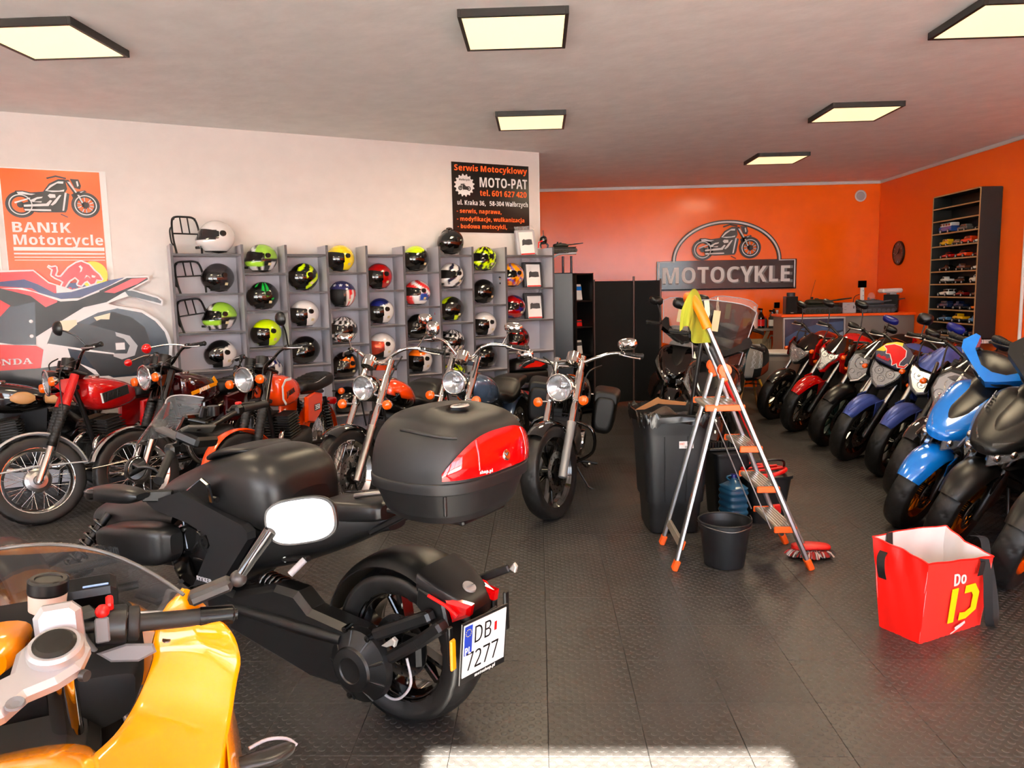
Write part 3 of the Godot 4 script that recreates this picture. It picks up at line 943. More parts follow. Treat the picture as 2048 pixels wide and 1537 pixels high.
func build_signs() -> void:
	var blk := mat("print black", Color(.03, .025, .025), .35)
	var wht := mat("print white", Color(.86, .85, .85), .4)
	var org := mat("print orange", Color(1.0, .36, .05), .4)
	# black service sign
	var t := thing("service_sign", "black sign with orange and white service lettering on the white wall above the shelf", "sign", Transform3D(WB, W(.625, 2.62, .008)))
	part(t, "board", N().box(Vector3.ZERO, V(.955, .75, .006), B0, .001), mat("sign black", Color(.035, .028, .028), .2))
	var L := [["Serwis Motocyklowy", .005, .315, .90, .062, org], ["MOTO-PAT", .155, .17, .60, .105, wht], ["tel. 601 627 420", .15, .055, .59, .062, org], ["ul. Kraka 36,   58-304 Wałbrzych", .02, -.055, .88, .05, wht],
		["- serwis, naprawa,", -.155, -.145, .55, .045, org], ["- modyfikacje, wulkanizacja", -.01, -.23, .84, .045, org], ["- budowa motocykli,", -.12, -.31, .61, .045, org]]
	for l in L: words(t, "lettering", l[0], l[3], l[4], l[5], TP(V(l[1], l[2], .0035)))
	var gear := PackedVector2Array()
	for k in 64:
		var q := k % 4
		gear.append(Vector2.from_angle(TAU * (k + (.3 if q == 0 else (-.3 if q == 3 else .0))) / 64) * (.122 if q in [1, 2] else .105))
	part(t, "gear_emblem", N().plate(gear, TP(V(-.33, .13, .0036)), .002), wht)
	words(t, "emblem_lettering", "Wałbrzych", .13, .02, blk, TP(V(-.33, .19, .005)))
	bike_print(t, Transform3D(Basis(Vector3.LEFT, Vector3.UP, Vector3.BACK), V(-.33, .105, .0065)) * Transform3D(Basis.from_scale(V(1, 1, -1)), Vector3.ZERO), .15, blk, mat("print grey", Color(.55, .53, .53), .4))
	# orange poster
	t = thing("motorcycle_poster", "orange poster with a black motorcycle and white lettering on the white wall at the left", "poster", Transform3D(WB, W(4.835, 2.2, .006)))
	part(t, "backing", N().box(V(.012, 0, -.002), V(.79, 1.02, .004)), M["white"])
	part(t, "print", N().box(V(-.01, 0, .001), V(.735, 1.0, .003)), mat("poster orange", Color(.97, .33, .01), .25))
	bike_print(t, TP(V(-.005, .245, .003)), .70, blk, wht)
	words(t, "lettering", "BANIK", .43, .085, wht, TP(V(-.11, .015, .003)))
	words(t, "lettering", "Motorcycle", .67, .085, wht, TP(V(.01, -.09, .003)))
	for e in [[-.165, .03], [-.205, .013], [-.235, .008], [-.26, .005]]: part(t, "white_stripe", N().box(V(.01, e[0], .003), V(.68, e[1], .001)), wht)
	t = thing("motorcycle_poster", "pale second poster cut off by the picture's left edge", "poster", Transform3D(WB, W(5.62, 2.2, .006)))
	part(t, "backing", N().box(V(0, 0, -.002), V(.72, 1.02, .004)), M["white"])
	part(t, "print", N().box(V(0, -.12, .001), V(.69, .7, .003)), M["poster orange"])
	# big arched sign on the back wall
	t = thing("arched_sign", "black and white sign with an arch and a motorcycle on the orange back wall", "sign", TP(V(2.935, 1.775, BACK + .025)))
	part(t, "board", N().box(Vector3.ZERO, V(2.16, .46, .03), B0, .003), mat("sign gloss", Color(.03, .026, .028), .12))
	var bd := N()
	for s in [-1, 1]:
		bd.box(V(s * 1.05, 0, .016), V(.018, .43, .004)); bd.box(V(0, -.215, .016), V(2.1, .014, .004)); bd.box(V(s * .93, .215, .016), V(.25, .014, .004))
	part(t, "border", bd, wht)
	var ar := PackedVector2Array()
	for k in 41: ar.append(Vector2(cos(PI * k / 40) * .815, .225 + sin(PI * k / 40) * .59))
	part(t, "arch", N().plate(stroke(ar, .062), T0, .024), blk)
	part(t, "arch_line", N().plate(stroke(ar, .026), TP(V(0, 0, .0135)), .004), wht)
	words(t, "lettering_shadow", "MOTOCYKLE", 2.02, .262, mat("print mid grey", Color(.42, .40, .41), .4), TP(V(.012, -.006, .016)), true, .004)
	words(t, "lettering", "MOTOCYKLE", 1.97, .245, wht, TP(V(-.008, .002, .019)), true, .006)
	bike_print(t, TP(V(0, .46, .004)), 1.06, blk, wht)

# life-size printed cut-out of a racing motorcycle, standing before the wall
func build_cutout() -> void:
	var k := 1.05
	var T := Transform3D(WB * Basis.from_scale(V(k, k, 1)), W0 + WB * V((1 - k) * -4.578, (1 - k) * 1.6, .08))
	var t := thing("motorcycle_cutout", "flat printed cut-out of a red, blue and white racing motorcycle behind the red bike", "cut-out display", T)
	var F := func(a: Array) -> PackedVector2Array:
		var o := PackedVector2Array()
		for i in range(0, a.size(), 2): o.append(Vector2(-a[i], a[i + 1]))
		return o
	var pc := func(called: String, a: Array, d: float, m: Material) -> void: part(t, called, N().plate(F.call(a), TP(V(0, 0, d)), .0016), m)
	var blk: Material = M["print black"]; var wht: Material = M["print white"]
	var red := mat("print red", Color(.80, .06, .07), .2); var blu := mat("print blue", Color(.08, .11, .34), .2)
	var gry := mat("print dark grey", Color(.15, .15, .16), .2); var slate := mat("print slate", Color(.13, .17, .22), .2); var bge := mat("print beige", Color(.86, .8, .68), .3)
	var yel := mat("print yellow", Color(.88, .75, .04), .3); var pl := mat("print light grey", Color(.66, .66, .67), .3)
	part(t, "foam_board", N().plate(F.call([6.6, 1.66, 5.24, 1.84, 5.01, 1.845, 4.91, 1.745, 4.75, 1.68, 4.34, 1.785, 4.17, 1.79, 4.165, 1.75, 4.30, 1.675, 4.11, 1.61, 4.07, 1.575, 4.08, 1.53, 4.33, 1.62, 4.50, 1.56, 4.44, 1.54, 4.24, 1.50, 4.12, 1.41, 4.05, 1.30, 4.02, 1.18, 4.04, 1.05, 4.10, .95, 4.25, .9, 4.35, .62, 4.6, .3, 4.7, .08, 6.6, .08]), TP(V(0, 0, -.006)), .01), wht)
	pc.call("printed_tail", [4.181, 1.775, 4.177, 1.758, 4.385, 1.643, 4.506, 1.571, 4.677, 1.533, 4.851, 1.423, 5.04, 1.3, 5.3, 1.55, 5.25, 1.7, 4.865, 1.6, 4.633, 1.627, 4.338, 1.771], .0, blk)
	pc.call("printed_seat", [6.5, 1.6, 5.238, 1.825, 5.014, 1.833, 4.916, 1.736, 4.863, 1.715, 4.865, 1.58, 4.949, 1.541, 5.047, 1.635, 5.249, 1.70, 6.5, 1.5], .0015, red)
	pc.call("printed_blue_band", [5.246, 1.75, 5.08, 1.768, 4.987, 1.726, 4.878, 1.653, 4.759, 1.661, 4.627, 1.70, 4.483, 1.751, 4.357, 1.776, 4.477, 1.71, 4.68, 1.62, 4.836, 1.60, 4.967, 1.644, 5.033, 1.695, 5.248, 1.715], .003, blu)
	pc.call("printed_white_band", [5.246, 1.70, 5.13, 1.69, 5.03, 1.668, 4.94, 1.628, 4.84, 1.585, 4.72, 1.59, 4.55, 1.66, 4.56, 1.668, 4.70, 1.61, 4.836, 1.605, 4.967, 1.652, 5.1, 1.70], .0035, wht)
	pc.call("printed_red_tip", [4.30, 1.765, 4.181, 1.772, 4.26, 1.72, 4.44, 1.645, 4.52, 1.655], .0042, red)
	pc.call("printed_hanger", [4.364, 1.665, 4.306, 1.664, 4.113, 1.595, 4.085, 1.571, 4.09, 1.549, 4.135, 1.563, 4.338, 1.621], .0, gry)
	pc.call("printed_tyre", [4.578, 1.485, 4.43, 1.517, 4.245, 1.475, 4.146, 1.40, 4.076, 1.301, 4.048, 1.18, 4.06, 1.069, 4.114, .979, 4.246, .936, 4.5, .93, 4.8, 1.1, 4.85, 1.35], .0003, slate)
	pc.call("printed_tyre_shade", [4.47, 1.49, 4.33, 1.44, 4.23, 1.35, 4.19, 1.2, 4.21, 1.05, 4.36, .95, 4.6, .95, 4.8, 1.3], .0012, blk)
	pc.call("printed_swing_arm", [4.965, 1.239, 4.897, 1.40, 4.84, 1.422, 4.658, 1.391, 4.445, 1.317, 4.336, 1.27, 4.297, 1.185, 4.326, 1.102, 4.425, 1.082, 4.49, 1.111, 4.675, 1.163], .0022, gry)
	pc.call("printed_chain_guard", [4.46, 1.318, 4.351, 1.28, 4.296, 1.193, 4.325, 1.11, 4.425, 1.082, 4.486, 1.111, 4.488, 1.136, 4.384, 1.13, 4.357, 1.196, 4.397, 1.257, 4.455, 1.284], .0036, pl)
	part(t, "printed_axle", N().box(V(-4.43, 1.195, .004), V(.07, .06, .0016)), wht)
	pc.call("printed_arm_edge", [4.96, 1.245, 4.67, 1.18, 4.48, 1.14, 4.48, 1.128, 4.68, 1.164, 4.965, 1.232], .0037, wht)
	pc.call("printed_exhaust_glow", [4.887, 1.392, 4.853, 1.427, 4.74, 1.431, 4.736, 1.394, 4.804, 1.34, 4.872, 1.359], .0039, bge)
	pc.call("printed_exhaust_glow", [4.611, 1.447, 4.485, 1.48, 4.496, 1.426, 4.56, 1.43, 4.591, 1.418], .0039, bge)
	pc.call("printed_guard", [6.5, 1.55, 5.263, 1.531, 5.019, 1.587, 5.04, 1.239, 5.188, 1.247, 5.285, 1.267, 6.5, 1.3], .0045, slate)
	pc.call("printed_red_guard", [6.5, 1.65, 5.26, 1.61, 5.19, 1.56, 5.27, 1.47, 6.5, 1.4], .006, red)
	pc.call("printed_belly", [6.5, 1.25, 5.286, 1.252, 5.041, 1.231, 4.97, 1.179, 5.022, 1.046, 6.5, 1.03], .0058, red)
	pc.call("printed_belly_stripe", [4.99, 1.205, 4.93, 1.165, 4.98, 1.05, 5.022, 1.046], .0062, wht)
	pc.call("printed_lower", [6.5, 1.03, 5.022, 1.046, 4.75, 1.07, 4.6, .93, 4.65, .3, 6.5, .1], .0006, gry)
	words(t, "lettering", "HONDA", .36, .045, wht, TP(V(-5.255, 1.108, .008)), true, .001, true)
	for e in [[5.06, 1.43], [5.065, 1.31]]: part(t, "printed_rivet", N().plate(ring2(-e[0], e[1], .014, .014, 16), TP(V(0, 0, .0062)), .001), wht)
	# logo board standing on the tail: red bull before a yellow disc
	t = thing("bull_logo_board", "small cut-out board with a charging red bull on a yellow disc", "sign", Transform3D(WB * Basis.from_scale(V(k, k, 1)), W0 + WB * V((1 - k) * -4.578, (1 - k) * 1.6, .06)))
	var bull := [4.909, 1.874, 4.885, 1.862, 4.852, 1.868, 4.85, 1.835, 4.866, 1.797, 4.845, 1.785, 4.822, 1.786, 4.762, 1.858, 4.704, 1.899, 4.667, 1.909, 4.613, 1.883, 4.58, 1.836, 4.545, 1.799, 4.525, 1.757, 4.567, 1.763, 4.583, 1.731, 4.612, 1.721, 4.633, 1.753, 4.657, 1.743, 4.682, 1.712, 4.709, 1.722, 4.693, 1.754, 4.722, 1.785, 4.766, 1.754, 4.801, 1.703, 4.824, 1.709, 4.807, 1.744, 4.83, 1.762, 4.862, 1.778, 4.888, 1.80, 4.875, 1.845]
	var wb := Geometry2D.offset_polygon(F.call(bull), .012, Geometry2D.JOIN_ROUND)
	part(t, "yellow_disc", N().plate(ring2(-4.585, 1.80, .105, .112, 40), TP(Vector3.ZERO), .008), yel)
	part(t, "base_strip", N().plate(F.call([4.80, 1.735, 4.62, 1.735, 4.57, 1.69, 4.60, 1.62, 4.80, 1.62]), TP(V(0, 0, -.002)), .008), blu)
	part(t, "white_outline", N().plate(wb[0], TP(V(0, 0, .002)), .008), wht)
	part(t, "bull", N().plate(F.call(bull), TP(V(0, 0, .007)), .003), red)
	part(t, "muscle_line", N().plate(F.call([4.69, 1.87, 4.675, 1.85, 4.685, 1.82, 4.67, 1.83, 4.66, 1.86, 4.675, 1.88]), TP(V(0, 0, .009)), .001).plate(F.call([4.60, 1.80, 4.57, 1.79, 4.58, 1.775, 4.6, 1.78]), TP(V(0, 0, .009)), .001).plate(F.call([4.655, 1.77, 4.63, 1.79, 4.61, 1.77, 4.62, 1.79, 4.64, 1.80]), TP(V(0, 0, .009)), .001), wht)
	words(t, "lettering", "RedBull", .17, .05, red, TP(V(-4.69, 1.675, .005)))

# ---------- motorcycle parts ----------
# every machine faces its own +x; y up, +z is its right side; the origin is under the front axle
var cache := {}
func pose(x: float, z: float, yaw_: float, lean: float, s := 1.0) -> Transform3D:
	return Transform3D(RY(deg_to_rad(yaw_)) * RX(deg_to_rad(lean)) * Basis.from_scale(Vector3.ONE * s), V(x, 0, z))
func steering(head: Vector3, rake: float, deg: float) -> Transform3D:
	var b := Basis(V(-sin(deg_to_rad(rake)), cos(deg_to_rad(rake)), 0), deg_to_rad(deg))
	return Transform3D(b, head - b * head)
func shared(key: String, make: Callable, m: Material) -> ArrayMesh:
	if not cache.has(key):
		var g: G = make.call()
		cache[key] = g.mesh(m)
	return cache[key]
func tyre_g(R: float, r0: float, w: float, tread: String) -> G:
	var prof := [[r0, -.40], [r0 + (R - r0) * .25, -.47], [r0 + (R - r0) * .55, -.5], [r0 + (R - r0) * .78, -.47], [R - w * .11, -.40], [R - w * .035, -.26], [R - .001, -.12], [R, .0]]
	for k in range(6, -1, -1): prof.append([prof[k][0], -prof[k][1]])
	var N := 120
	var rows := []
	for k in prof.size():
		var ring := PackedVector3Array()
		for j in N:
			var r: float = prof[k][0]
			var u: float = prof[k][1]
			if absf(u) < .42 and tread:
				var g := .0
				var c := fposmod(j + (absf(u) * (18.0 if tread == "chevron" else 9.0)), 10.0 if tread == "chevron" else 6.0)
				if tread == "block": g = 1.0 if (c < 2.0 or k % 3 == 0) else .0
				elif tread == "wave": g = 1.0 if fposmod(j + 4.0 * sin(u * 9.0) + u * 12.0, 8.0) < 1.6 and absf(u) > .06 else .0
				else: g = 1.0 if c < 2.0 and absf(u) > .05 else .0
				r -= g * .005
			var an := TAU * j / N
			ring.append(V(r * cos(an), -r * sin(an), u * w))
		rows.append(ring)
	return N().skin(rows)
# style: wire, five (cast spokes), ten
func wheel(par: Node, called: String, c: Vector3, R: float, r0: float, w: float, style: String, rim_m: Material, S := T0, tread := "chevron", disc := .0, hub_m: Material = null) -> MeshInstance3D:
	var t := S * TP(c)
	if hub_m == null: hub_m = M["steel"]
	var key := "%s %.3f %.3f %.3f" % [style, R, r0, w]
	var rim := node(par, called, shared("rim " + key + rim_m.resource_name, func():
		var g := N()
		var h := w * .36
		g.turned([[r0 - .004, -h - .004], [r0 + .008, -h - .006], [r0 + .008, -h], [r0 - .012, -h + .006], [r0 - .02, -h * .3], [r0 - .02, h * .3], [r0 - .012, h - .006], [r0 + .008, h], [r0 + .008, h + .006], [r0 - .004, h + .004]], Vector3.ZERO, Vector3.BACK, 48)
		g.turned([[r0 - .004, h + .004], [r0 - .028, h * .4], [r0 - .028, -h * .4], [r0 - .004, -h - .004]], Vector3.ZERO, Vector3.BACK, 48)
		var n := 5 if style == "five" else 10
		if style != "wire":
			for i in n:
				var a := TAU * i / n
				var d := V(cos(a), sin(a), 0)
				var e := V(cos(a + .12), sin(a + .12), 0)
				g.bar(d * .035, e * (r0 - .016), .026 if style == "five" else .017, w * .3, V(-sin(a), cos(a), 0), .004)
				if style == "five": g.bar(d * .035, V(cos(a - .22), sin(a - .22), 0) * (r0 - .016), .018, w * .24, V(-sin(a), cos(a), 0), .004)
			g.cyl(V(0, 0, -w * .3), V(0, 0, w * .3), .05, .05, 24)
		return g, rim_m), t)
	node(rim, "tyre", shared("tyre %s%s" % [key.substr(key.find(" ")), tread], func(): return tyre_g(R, r0, w, tread), M["tyre"]))
	if style == "wire":
		node(rim, "spokes", shared("spokes " + key, func():
			var g := N()
			for i in 36:
				var a := TAU * i / 36
				var s := 1.0 if i % 2 == 0 else -1.0
				var tw := .55 if (i / 2) % 2 == 0 else -.55
				g.tube([V(cos(a + tw) * .055, sin(a + tw) * .055, s * .035), V(cos(a) * (r0 - .015), sin(a) * (r0 - .015), s * .006)], .0019, 5)
			return g, M["chrome"])).set_meta("kind", "stuff")
	node(rim, "hub", shared("hub %s%.2f%s" % [style, disc, hub_m.resource_name], func():
		var g := N()
		if disc == .0: g.turned([[.0, -.055], [.03, -.055], [.035, -.045], [.06, -.042], [.086, -.03], [.09, -.02], [.09, .02], [.07, .035], [.03, .055], [.0, .055]], Vector3.ZERO, Vector3.BACK, 32).torus(V(0, 0, -.036), Vector3.BACK, .062, .004, 32)
		else: g.turned([[.0, -.06], [.022, -.06], [.026, -.045], [.05, -.04], [.05, .04], [.026, .045], [.0, .05]], Vector3.ZERO, Vector3.BACK, 28)
		g.cyl(V(0, 0, -.09), V(0, 0, .09), .010, .010, 10)
		return g, hub_m))
	if disc > .0:
		for s in ([-1, 1] if disc > .5 else [-1]):
			var r: float = fmod(disc, .5)
			var dk := node(rim, "brake_disc", shared("disc %.3f" % r, func():
				var g := N()
				g.annulus(Vector2.ZERO, r * .68, r, T0, .005, 48)
				return g, M["steel"]), TP(V(0, 0, s * .062)))
			node(dk, "disc_holes", shared("holes %.3f" % r, func():
				var g := N()
				for i in 20: g.cyl(V(cos(TAU * i / 20) * r * (.8 + .1 * (i % 2)), sin(TAU * i / 20) * r * (.8 + .1 * (i % 2)), -.0029), V(cos(TAU * i / 20) * r * (.8 + .1 * (i % 2)), sin(TAU * i / 20) * r * (.8 + .1 * (i % 2)), .0029), .006, .006, 10)
				return g, M["matte black"])).set_meta("kind", "stuff")
			node(dk, "disc_carrier", shared("carrier %.3f" % r, func():
				var g := N()
				for i in 6: g.bar(V(cos(TAU * i / 6), sin(TAU * i / 6), 0) * .03, V(cos(TAU * i / 6 + .25), sin(TAU * i / 6 + .25), 0) * r * .74, .016, .006, V(-sin(TAU * i / 6), cos(TAU * i / 6), 0))
				return g.annulus(Vector2.ZERO, .03, r * .42, T0, .007, 30), M["dark metal"]))
	return rim
# arc-shaped mudguard, angles in degrees from straight ahead, counted upwards
func fender_g(c: Vector3, R: float, hw: float, a0: float, a1: float, drop: float, th := .003, taper := .0) -> G:
	var rows := []
	var n := 22
	for i in n + 1:
		var f := float(i) / n
		var a := deg_to_rad(lerpf(a0, a1, f))
		var k := 1.0 - taper * pow(absf(f - .5) * 2.0, 3.0)
		var line := PackedVector3Array()
		for j in 13:
			var u := 1.0 - j / 6.0
			var r := R - drop * (1.0 - sqrt(maxf(.0, 1.0 - u * u * .96)))
			line.append(c + V(cos(a) * r, sin(a) * r, hw * u * k))
		rows.append(line)
	return N().sheet(rows, th)
func headlamp(par: Node, c: Vector3, r: float, S: Transform3D, shell: Material, ring: Material, tilt := .0, deep := .14) -> void:
	var ax := V(cos(tilt), sin(tilt), 0)
	var h := part(par, "headlight", N().lathe([[.0, -deep], [r * .45, -deep * .96], [r * .8, -deep * .7], [r, -deep * .25], [r * 1.02, .0]], c, ax, 28), shell, S)
	part(h, "trim_ring", N().torus(c + ax * .003, ax, r, r * .09, 36, 8), ring)
	var rf := []
	for k in 8: rf.append([r * .96 * (1.0 - k / 7.0) + .001, -.045 * sin(k / 7.0 * PI / 2)])
	part(h, "reflector", N().lathe(rf, c, ax, 28), M["reflector"])
	part(h, "bulb_cap", N().cyl(c - ax * .045, c - ax * .018, r * .17, r * .12, 14), M["chrome"])
	part(h, "glass", N().lathe([[r * .97, .003], [r * .8, .012], [r * .5, .02], [r * .2, .023], [.0, .024]], c, ax, 28), M["lens"])
func indicator(par: Node, c: Vector3, side: float, S: Transform3D, stalk: Material, r := .03, reach := .07, called := "indicator") -> void:
	var h := part(par, called, N().cyl(c - V(0, 0, side * reach), c, .008, .01, 10).lathe([[.0, -.035], [r * .7, -.03], [r, -.008], [r, .004]], c, V(1, 0, 0), 20), stalk, S)
	part(h, "amber_lens", N().lathe([[r, .003], [r * .97, .022], [r * .75, .033], [.0, .037]], c, V(1, 0, 0), 20), M["amber"])
# bar: middle, rise points to one side (mirrored), grip length
func handlebar(par: Node, pts: Array, r: float, S: Transform3D, m: Material, grip := .125, lever_m: Material = null, mirror := "") -> void:
	var a := []
	for i in range(pts.size() - 1, -1, -1): a.append(V(pts[i].x, pts[i].y, -pts[i].z))
	for q in pts: if absf(q.z) > .001: a.append(q)
	var bar_ := part(par, "handlebar", N().tube(curve(a, 5), r, 10), m, S)
	for s in LR:
		var e: Vector3 = pts[pts.size() - 1] * V(1, 1, s)
		var d: Vector3 = (e - pts[pts.size() - 2] * V(1, 1, s)).normalized()
		var g := N()
		g.tube([e - d * grip, e - d * grip * .97, e - d * .012, e + d * .004, e + d * .012], [r * 1.6, r * 1.35, r * 1.4, r * 1.7, r * 1.2], 14)
		for k in 6: g.torus(e - d * (grip * (.2 + .12 * k)), d, r * 1.38, r * .12, 14, 5)
		part(bar_, "grip", g, M["rubber"])
		part(bar_, "switch_box", N().box(e - d * (grip + .025), V(.036, .04, .042), B0, .008), M["satin black"])
		var lv := curve([e - d * (grip + .03) + V(.03, 0, 0), e - d * (grip * .8) + V(.065, -.004, 0), e - d * (grip * .35) + V(.062, -.012, 0), e + V(.048, -.016, 0)], 4)
		part(bar_, "lever", N().tube(lv, .0058, 7).ball(lv[lv.size() - 1], Vector3.ONE * .009, B0, 8), lever_m if lever_m else M["aluminium"])
# one mirror: foot on the bar, head centre, half sizes; facing the rider (-x)
func mirror(par: Node, foot: Vector3, head: Vector3, sz: Vector2, S: Transform3D, stalk: Material, back: Material, round_ := 2.4, turn := .0, tilt := .0) -> void:
	var mid := (foot + head) / 2 + V(-.01, .02, 0)
	var h := part(par, "mirror", N().tube(curve([foot, mid, head + V(.02, 0, 0)], 4), .006, 8), stalk, S)
	var b := RY(deg_to_rad(turn)) * RZ(deg_to_rad(tilt))
	part(h, "mirror_shell", N().hull(smooth([[.0, 0, 0, sz.x, sz.y, sz.y, round_], [.012, 0, 0, sz.x * .97, sz.y * .97, sz.y * .97, round_], [.032, 0, 0, sz.x * .7, sz.y * .7, sz.y * .7, round_], [.044, 0, 0, sz.x * .2, sz.y * .2, sz.y * .2, 2]], 2), 24, true, true, null, b, head), back)
	part(h, "mirror_glass", N().hull([[-.002, 0, 0, sz.x * .9, sz.y * .88, sz.y * .88, round_], [-.001, 0, 0, sz.x * .92, sz.y * .9, sz.y * .9, round_]], 24, true, true, null, b, head), M["mirror"])
func spring(par: Node, called: String, a: Vector3, d: Vector3, r: float, m: Material, coil: Material, turns := 9, S := T0) -> void:
	var h := part(par, called, N().cyl(a, d, r * .55, r * .55, 12), m, S)
	var b := G.frame((d - a).normalized())
	var pts := []
	var L := (d - a).length()
	for k in turns * 10 + 1: pts.append(a + b.y * L * (.12 + .76 * k / (turns * 10.0)) + (b.x * cos(TAU * k / 10.0) + b.z * sin(TAU * k / 10.0)) * r)
	part(h, "coil", N().tube(pts, r * .2, 6), coil)
func gaiter_g(a: Vector3, d: Vector3, r0: float, r1: float, n: int) -> G:
	var L := (d - a).length()
	var pr := []
	for k in n:
		var f := float(k) / n
		var r := lerpf(r0, r1, f)
		pr.append([r * .86, f * L]); pr.append([r, (f + .35 / n) * L]); pr.append([r, (f + .6 / n) * L])
	pr.append([r1 * .8, L])
	return N().lathe(pr, a, (d - a) / L, 18)
# finned air-cooled cylinder
func fins_g(base: Vector3, axis: Vector3, hgt: float, sx: float, sz: float, n: int) -> G:
	var g := N()
	var b := G.frame(axis)
	var bx := Basis(b.z if absf(b.x.z) > .9 else b.x, b.y, (b.z if absf(b.x.z) > .9 else b.x).cross(b.y))
	for k in n:
		var f := float(k) / (n - 1)
		var s := 1.0 if k < n - 2 else .85
		g.box(base + b.y * hgt * f, V(sx * s, hgt / n * .45, sz * s), bx, .004)
	g.box(base + b.y * hgt * .5, V(sx * .72, hgt, sz * .72), bx, .01)
	return g

